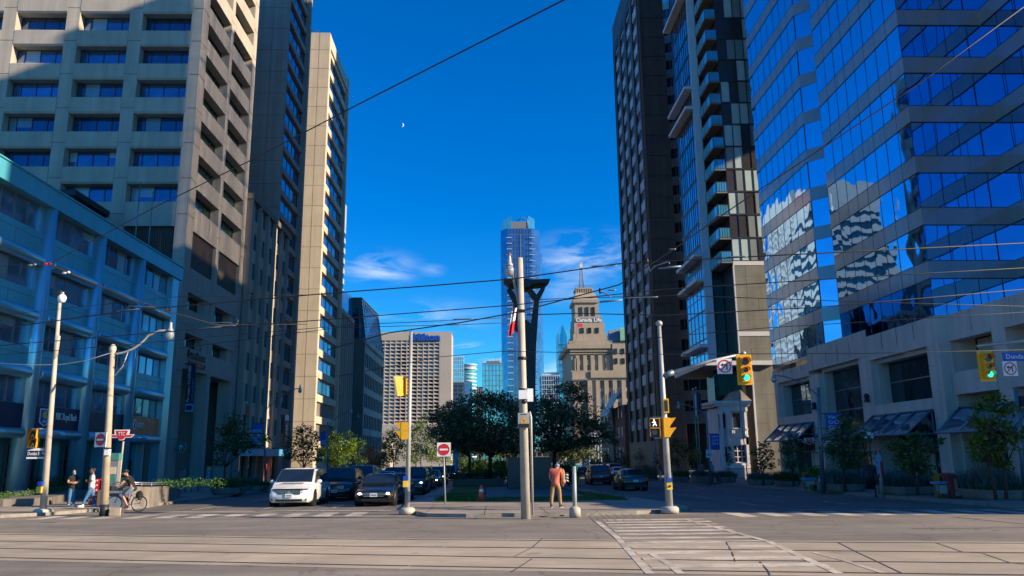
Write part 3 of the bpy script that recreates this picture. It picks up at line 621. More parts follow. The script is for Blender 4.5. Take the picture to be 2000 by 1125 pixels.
# ---- fins block and glass-roofed office beyond
FB = thing('office_building', 'brown office block with thin pale vertical fins between cream tower and glass-roofed office', 'building', (-27.3, 143, gz(143)))
zt = AX(690, 625, -27.3).z; b = MB(); b.box(-50, 142.4, -2.5, -27.5, 157.5, zt); b.build('wall', 'conc_dark', FB)
for k in range(8):
    b = MB(); b.box(-27.5, 142.6 + k * 2.05, -2.5, -27.1, 143.15 + k * 2.05, zt - .8); b.build('fin', 'conc_d', FB)
b = MB(); b.box(-50.1, 142.3, zt - .8, -27.05, 157.6, zt); b.build('parapet', 'conc_d', FB)
GR = thing('glass_roofed_office', 'brown office block crowned by a faceted dark glass roof, left of the hotel', 'building', (-26.85, 174, gz(174)))
c0 = AX(714, 660, -26.85); c1 = AX(750, 690, -26.85); y0, y1, zr = c0.y, c1.y, c0.z
b = MB(); b.box(-50, y0, -3, -27.05, y1, zr); b.build('wall', 'conc_dark', GR)
b = MB(); nb = 12; st = (zr + 1) / 6.4
for k in range(nb + 1): yy = y0 + .3 + (y1 - y0 - .9) * k / nb; b.box(-27.05, yy - .35, -3, -26.85, yy + .35, zr)
for i in range(7): b.box(-27.05, y0, -1 + st * i - 1.4, -26.88, y1, -1 + st * i)
b.box(-27.4, y0 - .02, zr - .9, -26.82, y1, zr + .02); b.build('facade_grid', 'conc_d', GR)
w = wunit((y1 - y0 - .9) / nb - .7, st - 1.4, 1, 0, 'frame_dark', 'glass_teal', .05, .05); pl = []
for k in range(nb):
    for i in range(6): pl.append((w, (-26.96, y0 + .65 + (y1 - y0 - .9) * k / nb, -1 + st * i), '+x'))
windows(GR, pl)
r0 = AY(690, 580, y0); r1 = AY(706, 580, y0); r2 = AX(738, 622, -27.6)
A = Vector((-40, y0 + .1, zr)); B_ = Vector((-26.95, y0 + .1, zr)); E_ = Vector((-26.95, y1 - .3, zr)); a = Vector((-40, y0 + 1.0, r1.z)); bb = Vector((-28.2, y0 + 1.0, r1.z)); ee = Vector((-27.8, y1 - 6, r2.z + 1.2))
b = MB(); b.add([A, B_, E_, a, bb, ee, Vector((-40, y1 - .3, zr)), Vector((-40, y1 - 6, ee.z))], [(0, 1, 4, 3), (1, 2, 5, 4), (3, 4, 5, 7), (2, 6, 7, 5), (6, 0, 3, 7)]); b.build('glass_roof', 'glass_teal', GR)
b = MB()
for i in range(11):
    t = i / 10; b.tube([B_.lerp(E_, t), bb.lerp(ee, t)], .09, 4); b.tube([B_.lerp(bb, t) , E_.lerp(ee, t)], .06, 4)
for i in range(4): t = i / 3; b.tube([Vector((-32, y0 + .1, zr)).lerp(B_, t), Vector((-32, y0 + 1, r1.z)).lerp(bb, t)], .09, 4)
b.tube([A, B_], .12, 4); b.tube([a, bb], .12, 4); b.tube([bb, ee], .14, 4); b.tube([ee, E_], .12, 4); b.build('roof_glazing_bars', 'dark_metal', GR)
# an intermediate glass slope behind the fins block
b = MB(); q0 = AX(665, 560, -29); q1 = AX(688, 575, -29); b.add([(-29, q0.y, zt), (-29, q1.y + 2, zt), (-29.5, q1.y + 2, q1.z), (-29.5, q0.y, q0.z), (-45, q1.y + 2, q1.z), (-45, q0.y, q0.z), (-45, q1.y + 2, zt), (-45, q0.y, zt)], [(0, 1, 2, 3), (3, 2, 4, 5), (1, 6, 4, 2), (7, 0, 3, 5)]); b.build('glass_attic', 'glass_tower', FB)
# ================================================================ FAR END OF THE AVENUE
HO = thing('hotel', 'broad beige slab hotel with a grid of dark windows and blue rooftop name', 'building', (0, 540, gz(540))); Yh = 540.0
tl = AY(700, 648, Yh); tr = AY(882, 648, Yh); zt = tr.z; xl, xr = tl.x, tr.x
b = MB(); b.box(xl, Yh + 1.2, gz(540) - 2, xr - .05, Yh + 26, zt - .5)
wx0 = AY(752, 760, Yh).x; px_ = (AY(860, 760, Yh).x - wx0) / 10; ztop = AY(800, 668, Yh).z; zb = AY(800, 827, Yh).z; per = (ztop - zb) / 22
b.box(xl, Yh, ztop + 1.2, xr, Yh + 2, zt); b.box(wx0 + 10 * px_ - .6, Yh, -8, xr, Yh + 2, ztop + 1.2)
for k in range(-4, 11): b.box(wx0 + k * px_ - 1.0, Yh, zb - 1, wx0 + k * px_ + .1 - .6, Yh + 2, ztop + 1.2)
for i in range(23): b.add([(xl, Yh, zb + per * i - .55), (wx0 + 10 * px_ - .6, Yh, zb + per * i - .55), (wx0 + 10 * px_ - .6, Yh + 1, zb + per * i + .35), (xl, Yh + 1, zb + per * i + .35), (xl, Yh + .02, zb + per * i - 1.0), (wx0 + 10 * px_ - .6, Yh + .02, zb + per * i - 1.0)], [(0, 1, 2, 3), (4, 5, 1, 0)])
b.box(xl, Yh - 3, -8, xr, Yh + 5, zb - 1.2); b.build('wall', 'hotel', HO)
w = wunit(px_ - .7, per - .7, 2, 0, 'frame_dark', 'glass_dark', .1, .12)
windows(HO, [(w, (wx0 + k * px_ - .5, Yh + .8, zb + per * i + .3), '-y') for k in range(-2, 10) for i in range(22)])
b = MB(); b.box(xl, Yh - 1, zb - 8, wx0 + 6 * px_, Yh, zb - 1.3); b.build('low_wing', 'slate', HO)
p = AY(833, 659, Yh - .6); text('Hilton', HO, (p.x, Yh - .5, p.z), (1, 0, 0), (0, 0, 1), 4.6, 'sign_blue', (AY(860, 659, Yh).x - AY(807, 659, Yh).x), 1.0, 'sign_lettering', bold=.05)
b = MB(); [b.box(AY(785 + 5 * k, 640, Yh).x, Yh + 6, zt - 1, AY(785 + 5 * k, 640, Yh).x + 1.2, Yh + 9, zt + 1.5 + (k % 2)) for k in range(4)]; b.build('roof_plant', 'frame_grey', HO)
def tower(name, label, x0, x1, yt, Y, depth, m, fl=3.6, n=6, rails='frame_grey', cat='building', gh=.7, top=0):
    """glass tower: floors of glass panels between thin slab edges and mullions"""
    p, q = AY(x0, yt, Y), AY(x1, yt, Y); X0, X1, zt = p.x, q.x, (p.z + q.z) / 2
    t = thing(name, label, cat, ((X0 + X1) / 2, Y, gz(Y))); b = MB(); b.box(X0, Y, gz(Y) - 2, X1, Y + depth, zt); b.build('glass_wall', m, t); b = MB(); k = 0
    z = gz(Y) + 4
    while z < zt: b.box(X0 - .12, Y - .15, z, X1 + .12, Y + depth + .1, z + .35); z += fl
    for i in range(n + 1): x = X0 + (X1 - X0) * i / n; b.box(x - .12, Y - .2, gz(Y), x + .12, Y - .02, zt)
    b.build('floor_edges', rails, t); b = MB(); b.box(X0 - .2, Y - .2, zt, X1 + .2, Y + depth + .2, zt + .8)
    if top: b.box(X0 + 3, Y + 3, zt + .8, X1 - 3, Y + depth - 3, zt + .8 + top)
    b.build('roof_cap', rails, t); return t, X0, X1, zt
tower('glass_tower', 'pale cyan glass tower with vertical ribs, just right of the hotel', 884, 905, 697, 820, 30, 'glass_cyan', 4.2, 5, 'condo_pale')
tower('glass_office_block', 'low deep-blue glass block at the foot of the round tower', 884, 921, 748, 700, 30, 'glass_tower', 3.6, 4, 'frame_grey')
rt = thing('round_tower', 'cylindrical banded glass tower with a flat crown behind the trees', 'building', (0, 860, gz(860))); p, q = AY(900, 709, 860), AY(930, 709, 860); cxr = (p.x + q.x) / 2; rr = (q.x - p.x) / 2
b = MB(); b.lathe(cxr, 876, [(rr, -12), (rr, p.z - 6)], 28); b.build('glass_wall', 'glass_cyan', rt)
b = MB(); z = 0
while z < p.z - 8: b.lathe(cxr, 876, [(rr + .35, z), (rr + .35, z + 1.3)], 28); z += 3.9
b.lathe(cxr, 876, [(rr + .8, p.z - 6), (rr + .8, p.z - 4.5)], 28); b.lathe(cxr, 876, [(rr * .95, p.z - 4.5), (rr * .95, p.z - 1.2), (rr + .8, p.z - 1.2), (rr + .8, p.z)], 28); b.build('floor_edges', 'condo_pale', rt)
t, *_ = tower('glass_tower', 'square teal glass tower left of the tallest tower, antennas on its roof', 942, 983, 711, 600, 30, 'glass_cyan', 3.8, 6, 'frame_grey', top=2)
b = MB(); x = AY(968, 705, 600).x; [b.tube([(x + k, 610, AY(968, 708, 600).z), (x + k + .6, 610, AY(968, 708, 600).z + 6 - k)], .25, 5) for k in range(4)]; b.build('antennas', 'frame_grey', t)
tower('office_block', 'small dark distant block between round tower and teal tower', 921, 943, 757, 900, 30, 'slate', 3.6, 4, 'dark_metal')
tower('glass_office_block', 'pale blue low office beyond the trees, right of the tallest tower', 1058, 1098, 733, 640, 30, 'glass_tower', 3.6, 9, 'condo_pale', top=2)
# tallest tower: chamfered plan, balconies in two bays, raised crown
TT = thing('glass_skyscraper', 'tallest blue glass skyscraper with stepped glass crown, behind the centre street pole', 'building', (0, 720, gz(720))); Y = 720.0
def X_(x): return AY(x, 600, Y).x
zt = AY(1020, 446, Y).z; x0, x1 = X_(980), X_(1057); ch = 8
b = MB(); b.prism([(x0, Y + ch), (x0 + ch * .75, Y), (x1 - ch, Y), (x1, Y + ch), (x1, Y + 45), (x0, Y + 45)], gz(720) - 2, zt); b.prism([(x1, Y + 12), (X_(1062), Y + 14), (X_(1062), Y + 40), (x1, Y + 40)], -10, AY(1058, 486, Y).z); b.build('glass_wall', 'glass_tower', TT)
b = MB(); b.slab((x0 + 1, Y + 2, zt), (X_(1001), Y + .5, zt), (X_(1001), Y + .5, AY(1001, 421, Y).z), (x0 + 2, Y + 2, AY(985, 430, Y).z), .4); b.slab((X_(1035), Y + .5, zt), (X_(1047), Y + 1, zt), (X_(1047), Y + 1, AY(1047, 428, Y).z), (X_(1035), Y + .5, AY(1035, 421, Y).z), .4); b.build('crown_screen', 'glass_cyan', TT)
b = MB(); b.box(X_(1001), Y + 8, zt, X_(1035), Y + 25, AY(1010, 428, Y).z, 0); b.tube([(X_(1012), Y + 8, AY(1012, 427, Y).z), (X_(1025), Y + 8, AY(1025, 420, Y).z), (X_(1034), Y + 8, AY(1034, 424, Y).z), (X_(1034), Y + 8, zt)], .5, 5, 1); b.build('roof_plant', ['slate', 'frame_grey'], TT)
for xa, xb in ((991, 1001), (1036, 1047)):
    z = 8
    while z < zt - 6: b = MB(); b.box(X_(xa), Y - 1.6, z, X_(xb), Y + .2, z + .5); b.box(X_(xa), Y - 1.65, z + .5, X_(xb), Y - 1.5, z + 1.5, 1); b.build('balcony', ['condo_pale', 'glass_tower'], TT); z += 5.6
b = MB(); z = 6
while z < zt: b.box(x0 - .1, Y + ch, z, x1 + .1, Y + 44, z + .3); b.box(x0 + ch * .75, Y - .12, z, x1 - ch, Y + 1, z + .3); z += 5.6
for xx in (1001, 1007, 1013, 1019, 1025, 1031, 1036): b.box(X_(xx) - .15, Y - .3, 0, X_(xx) + .15, Y, zt)
b.box(X_(1018) - .3, Y - .6, 0, X_(1018) + .3, Y, zt - 6); b.build('floor_edges', 'frame_grey', TT)
# pointed glass tower behind the stone tower
BL = thing('glass_tower', 'slim blue glass tower with pointed tip behind the stepped stone tower', 'building', (0, 640, gz(640))); Y = 640.0; X_ = lambda x: AY(x, 640, Y).x
b = MB(); zb = gz(640); pk = AY(1098, 633, Y).z; sh_ = AY(1092, 650, Y).z; r_ = AY(1105, 655, Y).z
b.add([(X_(1090), Y, zb), (X_(1106), Y - 2, zb), (X_(1106), Y + 24, zb), (X_(1090), Y + 24, zb), (X_(1090), Y, sh_), (X_(1106), Y - 2, r_), (X_(1106), Y + 24, r_), (X_(1090), Y + 24, sh_), (X_(1098), Y, pk), (X_(1098), Y + 24, pk)], [(0, 1, 5, 8, 4), (1, 2, 6, 5), (3, 0, 4, 7), (2, 3, 7, 9, 6), (4, 8, 9, 7), (8, 5, 6, 9)]); b.box(X_(1103), Y + 4, zb, X_(1120), Y + 26, AY(1110, 643, Y).z); b.build('glass_wall', 'glass_cyan', BL)
b = MB(); z = 8
while z < r_ - 4: b.box(X_(1090) - .1, Y - .4 - 2, z, X_(1106) + .1, Y + 24, z + .3); z += 5.5
b.build('floor_edges', 'frame_grey', BL)
# stepped stone tower with weather beacon
CL = thing('stone_tower', 'stepped beige stone tower with lattice beacon mast and name sign, right of centre', 'building', (0, 370, gz(370))); Y = 370.0
def cx_(x, y=700): return AY(x, y, Y).x
def cz(y, x=1150): return AY(x, y, Y).z
b = MB()
def tier(xa, xb, yt, yb, dy0=0.0, dep=None, m=0): dep = dep or (cx_(xb) - cx_(xa)); b.box(cx_(xa), Y + dy0, cz(yb), cx_(xb), Y + dy0 + dep, cz(yt), m)
tier(1117, 1240, 742, 905, -4, 52); tier(1115, 1242, 728, 745, -4.6, 52); tier(1116, 1240, 679, 730, 0, 48); tier(1108, 1199, 672, 681, -1.2, 48); tier(1112, 1197, 666, 674, -.4, 40); tier(1196, 1240, 672, 735, -1.5, 40)
tier(1150, 1242, 726, 740, -5.4, 10); tier(1124, 1192, 648, 667, 7, 22); tier(1127, 1188, 625, 649, 8, 20); tier(1128, 1184, 612, 626, 8.6, 18.6); tier(1130, 1178, 583, 613, 9.6, 16); tier(1126, 1179, 578, 584, 8.8, 17.4)
a, e = cx_(1128), cx_(1178); b.add([(a, Y + 9, cz(578)), (e, Y + 9, cz(578)), (e, Y + 26, cz(578)), (a, Y + 26, cz(578)), (cx_(1134), Y + 12, cz(562)), (cx_(1171), Y + 12, cz(562)), (cx_(1171), Y + 23, cz(562)), (cx_(1134), Y + 23, cz(562))], [(0, 1, 5, 4), (1, 2, 6, 5), (2, 3, 7, 6), (3, 0, 4, 7), (4, 5, 6, 7)])
tier(1136, 1168, 553, 563, 13, 10); tier(1134, 1169, 551, 554, 12.5, 11)
for k in range(8): x = cx_(1135 + k * 4.7); b.box(x - .25, Y + 12.6, cz(562), x + .25, Y + 13, cz(553), 0)
b.box(cx_(1122), Y - .5, cz(700), cx_(1126), Y, cz(727)); b.build('wall', 'lime', CL)
b = MB()
for yy in (687, 692, 726, 743): b.box(cx_(1114), Y - .7 - (4.2 if yy > 740 else 0), cz(yy), cx_(1199), Y, cz(yy - 2))
for k in range(6): x = cx_(1128 + 14.5 * k); b.box(x - .9, Y - .5, cz(726), x + .9, Y, cz(694))
for xx in (1148, 1163.5, 1180, 1196, 1213): b.box(cx_(xx) - 1, Y - 4.6, cz(823), cx_(xx) + 1, Y - 4, cz(745))
b.box(cx_(1158), Y - 6, cz(830), cx_(1200), Y - 4, cz(823)); b.build('trim', 'lime', CL)
w = wunit(1.7, 2.7, 1, 1, 'frame_dark', 'glass_dark', .3, .15); w2 = wunit(1.9, 3.3, 1, 1, 'frame_dark', 'glass_dark', .3, .15); pl = []
for yy in (703, 724): pl += [(w, (cx_(x), Y - .62, cz(yy)), '-y') for x in (1126.5, 1142, 1154.5, 1167, 1182)]
for yy in (693, 712): pl += [(w, (cx_(x), Y - 2.0, cz(yy)), '-y') for x in (1198, 1212)]
for yy in (759, 780, 801, 821): pl += [(w2, (cx_(x), Y - 4.6, cz(yy)), '-y') for x in (1134, 1164.5, 1181, 1197, 1213)]
pl += [(w, (cx_(x), Y + 7.5, cz(646)), '-y') for x in (1139, 1154, 1169)]
w3 = wunit(1.5, 4.6, 1, 0, 'frame_dark', 'glass_dark', .3, .2); pl += [(w3, (cx_(x), Y + 9.1, cz(611)), '-y') for x in (1139, 1151.5, 1164)]
pl += [(w, (cx_(1116) - .2, Y + 5 + 6 * k + 1.7, cz(yy)), '-x') for k in range(6) for yy in (703, 724)]
windows(CL, pl)
b = MB(); zz0, zz1 = cz(551), cz(497); xm = cx_(1149); ym = Y + 18; m0, m1 = 1.2, .5
for sx in (-1, 1):
    for sy in (-1, 1): b.tube([(xm + sx * m0, ym + sy * m0, zz0), (xm + sx * m1, ym + sy * m1, zz1 - 2.5)], .14, 4)
for i in range(14):
    t = i / 13; h = m0 + (m1 - m0) * t; z = zz0 + (zz1 - 2.5 - zz0) * t; b.box(xm - h, ym - h, z, xm + h, ym - h + .12, z + .16); b.box(xm - h, ym + h, z, xm + h, ym + h + .12, z + .16); b.box(xm - h, ym - h, z, xm - h + .1, ym + h, z + .16); b.box(xm + h, ym - h, z, xm + h + .1, ym + h, z + .16)
b.build('beacon_mast', 'slate', CL)
b = MB(); b.box(xm - .75, ym - .75, zz1 - 2.5, xm + .75, ym + .75, zz1); b.box(xm - .9, ym - .9, zz1 - .3, xm + .9, ym + .9, zz1 + .1); b.build('beacon_lantern', 'condo_white', CL)
b = MB(); xa, xb = cx_(1134), cx_(1169); [b.box(xa + (xb - xa) * i / 8 - .08, Y + 12.4, cz(551), xa + (xb - xa) * i / 8 + .08, Y + 12.6, cz(547)) for i in range(9)]; b.box(xa, Y + 12.4, cz(547) - .12, xb, Y + 12.6, cz(547)); b.build('roof_railing', 'slate', CL)
b = MB(); b.box(cx_(1128), Y + 8.0, cz(625), cx_(1184), Y + 8.5, cz(615)); b.build('sign_backing', 'slate', CL)
text('Canada Life', CL, ((cx_(1130) + cx_(1182)) / 2, Y + 7.8, cz(620)), (1, 0, 0), (0, 0, 1), 1.75, 'sign_white', cx_(1181) - cx_(1129), .3, 'sign_lettering', bold=.02)
fl = thing('flag', 'tiny red flag in front of the stone tower, under its name sign', 'flag', AY(1128, 640, 365)); b = MB(); p, q = AY(1128, 639, 365), AY(1138, 632, 365); b.add([(p.x, 365, p.z), (q.x, 365.3, p.z + .2), (q.x, 365.3, q.z), (p.x, 365, q.z), (p.x, 365.08, p.z), (q.x, 365.38, p.z + .2), (q.x, 365.38, q.z), (p.x, 365.08, q.z)], [(0, 1, 2, 3), (7, 6, 5, 4)]); b.tube([(p.x, 365, q.z), (p.x - .5, 368, p.z - 6), (p.x, 377, p.z - 7)], .08, 5, 1); b.build('cloth', ['sign_red', 'frame_grey'], fl)
SR = thing('pitched_roof_building', 'grey slate-roofed building rising behind the right side of stone tower', 'building', (0, 440, gz(440))); Y = 440.0
b = MB(); xa, xb = AY(1190, 650, Y).x, AY(1240, 650, Y).x; z0, z1 = AY(1200, 667, Y).z, AY(1200, 640, Y).z; b.box(xa, Y, -8, xb, Y + 20, z0, 1); b.add([(xa, Y, z0), (xb, Y, z0), (xb, Y + 20, z0), (xa, Y + 20, z0), (xa + 1, Y + 8, z1), (xb, Y + 8, AY(1215, 636, Y).z)], [(0, 1, 5, 4), (3, 4, 5, 2), (0, 4, 3), (1, 2, 5)], 0); b.build('roof', ['slate', 'lime'], SR)
b = MB(); p = AY(1210, 650, Y); q = AY(1219, 640, Y); b.prism([(p.x, Y - 2), (q.x + 6, Y - 2), (q.x + 6, Y + 6), (p.x + 2, Y + 6)], z0, q.z); b.build('dormer', 'copper', SR)
# ================================================================ RIGHT SIDE
GB = thing('glass_office_tower', 'blue mirror-glass office tower with stone bands and stepped corner, filling right edge', 'building', (27, 46, gz(46)))
foot = [(27, 46), (32.5, 46), (32.5, 22.6), (75, 22.6), (75, 62.0), (28.4, 77.2), (27, 73.7), (27, 61.8), (28.6, 60.15), (27, 58.5)]  # hidden rear edge shaped to let a strip of sun reach the finned office
def grow(poly, d):
    n = len(poly); out = []
    for i in range(n):
        p, a, c = Vector(poly[i]), Vector(poly[i-1]), Vector(poly[(i+1) % n]); n1 = Vector(((p-a).y, -(p-a).x)).normalized(); n2 = Vector(((c-p).y, -(c-p).x)).normalized()
        m = (n1 + n2); k = d / max(.35, m.dot(n1)); out.append((p.x + m.x * k, p.y + m.y * k))
    return out
foot_lo = [(x, 26.2 if y < 23 else y) for x, y in foot]; foot = [(x, 20.4 if y < 23 else y) for x, y in foot]  # unseen front stepped: lower floors set back for sun, upper ones shade the bank
fo_lo = grow(foot_lo, .05); fo = grow(foot, .05); zb = [12.05 + 3.41 * k for k in range(17)]
b = MB(); b.prism(foot_lo, 9.5, 9.76, 1); b.build('roof_slab', ['band_stone', 'band_stone'], GB)
prev = 9.76
front = [(27, 46), (32.5, 46), (32.5, 20.4), (75, 20.4), (75, 34.5), (27, 50.2)]; rear = [(27, 67), (75, 51.3), (75, 62.0), (28.4, 77.2), (27, 73.7)]  # upper floors split, out of view, so sun can reach the beige tower
def panes(b, x, ys, z0, z1):
    """single panes, each a hair out of true, so reflections break from pane to pane"""
    for a, e in zip(ys[:-1], ys[1:]):
        t = [.03 + rng.uniform(-.006, .006) for _ in range(4)]; b.add([(x - t[0], a, z0), (x - t[1], e, z0), (x - t[2], e, z1), (x - t[3], a, z1)], [(0, 3, 2, 1)])
for k, z in enumerate(zb):
    polys = [foot_lo] if z < 30 else [foot] if z < 45 else [front, rear]
    b = MB(); [b.prism(q, prev, z) for q in polys]
    if z < 45: panes(b, 27, [46 + 1.56 * i for i in range(9)], prev, z); panes(b, 27, [61.85 + 1.56 * i for i in range(8)], prev, z)
    b.build('window_band', 'glass_mirror', GB)
    b = MB(); [b.prism(grow(q, .05), z, z + 1.1) for q in ([foot_lo] if z < 30 else [foot] if z < 45 else [front, rear])]; b.build('stone_band', 'band_stone', GB); prev = z + 1.1
b = MB(); [b.prism(q, prev, 70) for q in (front, rear)]; b.build('roof_parapet', 'band_stone', GB)
b = MB(); [b.box(27.0, 50.4 + .41 * i, 43.9, 27.25, 50.4 + .41 * i + .2 + .07 * random.random(), 69.5) for i in range(40)]; [b.box(27.1, 50.3, z, 27.3, 67, z + .2) for z in (48, 55, 62, 69.3)]; b.build('sun_filter_fins', 'pole_grey', GB)  # unseen rooftop fins added to let part of the sun onto the beige tower
b = MB()
for z0, z1 in [q for q in zip([9.76] + [z + 1.1 for z in zb[:-1]], zb) if q[1] < 45]:
    for y in [46 + 1.56 * i for i in range(1, 8)] + [61.8 + 1.56 * i for i in range(1, 8)]: b.box(26.95, y - .01, z0, 27.01, y + .01, z1)
    for x in [27 + 1.5 * i for i in range(1, 4)]: b.box(x - .02, 45.985, z0, x + .02, 46.01, z1)
    for y in [46 - 1.56 * i for i in range(1, 15)]: b.box(32.485, y - .018, z0, 32.51, y + .018, z1)
    b.box(26.97, 58.46, z0, 27.03, 58.54, z1); b.box(26.97, 61.76, z0, 27.04, 61.84, z1)
b.build('mullions', 'frame_dark', GB)
b = MB()
for z in [q for q in zb if q < 45]:
    for zz in (z - .03, z + 1.1): b.box(26.93, 46, zz, 27.0, 58.4, zz + .035); b.box(26.93, 61.9, zz, 27, 73.6, zz + .035); b.box(27, 45.93, zz, 32.4, 46, zz + .035); b.box(32.43, 23, zz, 32.5, 45.9, zz + .035)
    for y in [46 + 1.56 * i for i in range(1, 8)] + [61.8 + 1.56 * i for i in range(1, 8)]: b.box(26.938, y - .012, z + .02, 26.95, y + .012, z + 1.08)
b.build('band_joints', 'frame_dark', GB)
# podium
b = MB(); b.box(29.2, 23, -1.5, 70, 64, 9.5); b.box(28.6, 73.6, -1.5, 29.2, 78, 9.5)
def py(y0, y1, z0, z1, x0=27.0, x1=28.4): b.box(x0, y0, z0, x1, y1, z1)
for y0, y1 in ((46, 47.3), (54.6, 56.4), (63.6, 65.5), (72.8, 73.7)): py(y0, y1, -1.5, 8.05 if not y0 == 54.6 else 8.4)
py(46, 54.8, 8.05, 9.76, 26.98); py(54.8, 65.4, 8.4, 10.28, 26.96); py(65.4, 73.7, 8.05, 9.1, 26.98)
for y0, y1 in ((47.3, 54.6), (65.5, 72.8)): py(y0, y1, 4.2, 4.9, 27.02)
b.box(26.985, 45.97, -1.5, 27.62, 46.6, 9.74)
# wing nearer the camera
b.box(27.6, 22.6, 8.35, 29.2, 45.97, 9.74); b.box(27.6, 45.75, -1.5, 29.2, 45.965, 8.35); b.box(27.6, 40.7, -1.5, 29.2, 41.85, 8.35); b.box(27.6, 34.5, -1.5, 29.2, 36, 8.35); b.box(27.6, 28.5, -1.5, 29.2, 30, 8.35); b.box(27.6, 22.6, -1.5, 29.2, 24, 8.35)
for y0, y1 in ((41.85, 45.75), (36, 40.7), (30, 34.5), (24, 28.5)): b.box(27.45, y0 + .003, 4.95, 28.6, y1 - .003, 6.25); b.box(27.5, y0 + .004, 8.12, 28.2, y1 - .004, 8.345)
b.build('podium_wall', 'podium_stone', GB)
b = MB()
for y0, y1, zt in ((47.3, 54.6, 8.05), (56.4, 63.6, 8.4), (65.5, 72.8, 8.05)):
    b.box(27.35, y0 + .002, zt - .3, 28.2, y1 - .002, zt - .002); b.box(27.35, y1 - .35, zt - 3.6, 28.2, y1 - .003, zt - .3); b.box(27.35, y0 + .003, zt - 3.6, 28.2, y0 + .3, zt - .3)
b.build('window_surround', 'podium_stone', GB)
b = MB()
for y in (48.5, 50.6, 52.6, 57.5, 59.6, 61.7, 64.5, 66.9, 69, 71, 74.5): b.box(26.93, y, 8.6, 26.957, y + .02, 9.7)
for y0, y1 in ((46, 47.3), (54.6, 56.4), (63.6, 65.5), (72.8, 73.7)):
    for z in (.4, 2.0, 3.6, 5.2, 6.8): b.box(26.99, y0 + .02, z, 27.0, y1 - .02, z + .02)
for y in (31, 34, 37, 40, 43.5): b.box(27.59, y, 8.4, 27.6, y + .02, 9.7)
b.build('panel_joints', 'podium_line', GB)
wa = wunit(6.9, 3.0, 1, 1, 'frame_grey', 'glass_pod', .1, .07); wb = wunit(6.8, 4.7, 1, 2, 'frame_grey', 'glass_pod', .1, .07); wr = wunit(4.3, 2.2, 2, 0, 'frame_dark', 'glass_dark', .1, .07)
windows(GB, [(wa, (28.0, 54.45, 4.9), '-x'), (wb, (28.0, 63.4, 3.4), '-x'), (wa, (28.0, 72.6, 4.9), '-x'), (wr, (29.1, 45.75, 6.1), '-x'), (wr, (29.1, 40.5, 6.1), '-x'), (wr, (29.1, 34.5, 6.1), '-x')])
b = MB()
for y0, y1 in ((47.3, 54.6), (56.4, 63.6), (65.5, 72.8)):
    b.box(28.4, y0, -1, 28.5, y1, 4.2 if y0 != 56.4 else 3.4, 0)
    for j in range(5): y = y0 + (y1 - y0) * j / 4; b.box(28.3, y - .05, -1, 28.4, y + .05, 3.4, 1)
    b.box(28.28, y0, 1.75, 28.4, y1, 1.87, 1)
b.box(29.15, 36, -1, 29.19, 40.7, 4, 0); b.box(29.15, 41.85, -1, 29.19, 45.75, 4, 0); b.build('shopfront', ['glass_dark', 'frame_grey'], GB)
b = MB(); b.box(28.32, 50.2, -.5, 28.39, 51.5, 1.6, 0); b.box(28.3, 51.55, .4, 28.38, 51.75, 1.75, 1); b.box(28.3, 68, .3, 28.38, 69.6, 1.9, 2); b.box(28.3, 66, -.6, 28.38, 66.7, 3, 3); b.box(28.3, 59.0, .5, 28.38, 59.8, 1.5, 1); b.box(28.28, 50.2, 1.8, 28.36, 51.9, 2.6, 3); b.build('window_display', ['conc_c', 'sign_red', 'sign_white', 'sign_sky'], GB)
for y0, y1, xo, zl in ((47.5, 54.9, 25.2, 2.75), (65.3, 73.0, 25.4, 2.75), (36.5, 45.3, 25.8, 2.75)):
    b = MB(); xi = 26.95 if y0 > 46 else 27.4; b.slab((xo, y1, zl), (xo, y0, zl), (xi, y0, 4.15), (xi, y1, 4.15), .05, 0)
    n = 4
    for j in range(n + 1): y = y0 + (y1 - y0) * j / n; b.tube([(xi, y, 4.2), (xo, y, zl)], .07, 4, 1); 
    for y in (y0, y1): b.tube([(xo, y, zl), (xi, y, zl), (xi, y, 4.2)], .07, 4, 1)
    b.tube([(xo, y0, zl), (xo, y1, zl)], .09, 4, 1); b.tube([(xi, y0, 4.2), (xi, y1, 4.2)], .07, 4, 1); b.build('glass_canopy', ['glass_clear', 'pole_blue'], GB)
b = MB(); b.slab((25.6, 63.5, 2.75), (25.6, 54.9, 2.75), (26.95, 54.9, 3.25), (26.95, 63.5, 3.25), .05, 0); b.tube([(25.6, 54.9, 2.75), (25.6, 63.5, 2.75)], .09, 4, 1); b.build('glass_canopy', ['glass_clear', 'pole_blue'], GB)
for y in (55.4, 64.6):
    b = MB(); b.ell((26.85, y, 5.6), (.2, .2, .2)); b.cyl((26.85, y, 5.4), (26.85, y, 5.2), .17, .2, 10); b.box(26.9, y - .08, 5.5, 27.0, y + .08, 5.7); b.build('wall_lamp', 'dark_metal', GB)
# ---- condominium
CO = thing('condo_tower', 'slim condo tower with cyan glass balconies and chequered grey panels', 'building', (25.9, 80, gz(80)))
K = .952; zz = lambda z: 1.75 + (z - 1.75) * K; HC = 92
b = MB(); b.box(26.0, 80.15, -2, 33, 93, HC); b.box(23.95, 84.3, 10.9, 27, 92.4, HC); b.prism([(30.2, 73.6), (64, 62.5), (64, 90), (33.02, 92.9), (33.02, 80.2), (30.2, 80.2)], 70.3, HC); b.prism([(29.2, 78.2), (75, 63.2), (75, 79.6), (29.35, 79.6)], 54, 70.2); b.build('core_and_shade_wings', 'panel_dark', CO)  # the two prisms are hidden wings added to keep sun off the shaded tower
b = MB(); b.box(23.9, 84, 10.9, 24.75, 84.35, HC); b.box(23.88, 83.98, 10.9, 24.0, 84.4, HC); b.build('pale_wall', 'condo_pale', CO)
x0 = 25.94; per = 2.588; zs = 21.64; cols = [25.97 + .965 * i for i in range(5)]
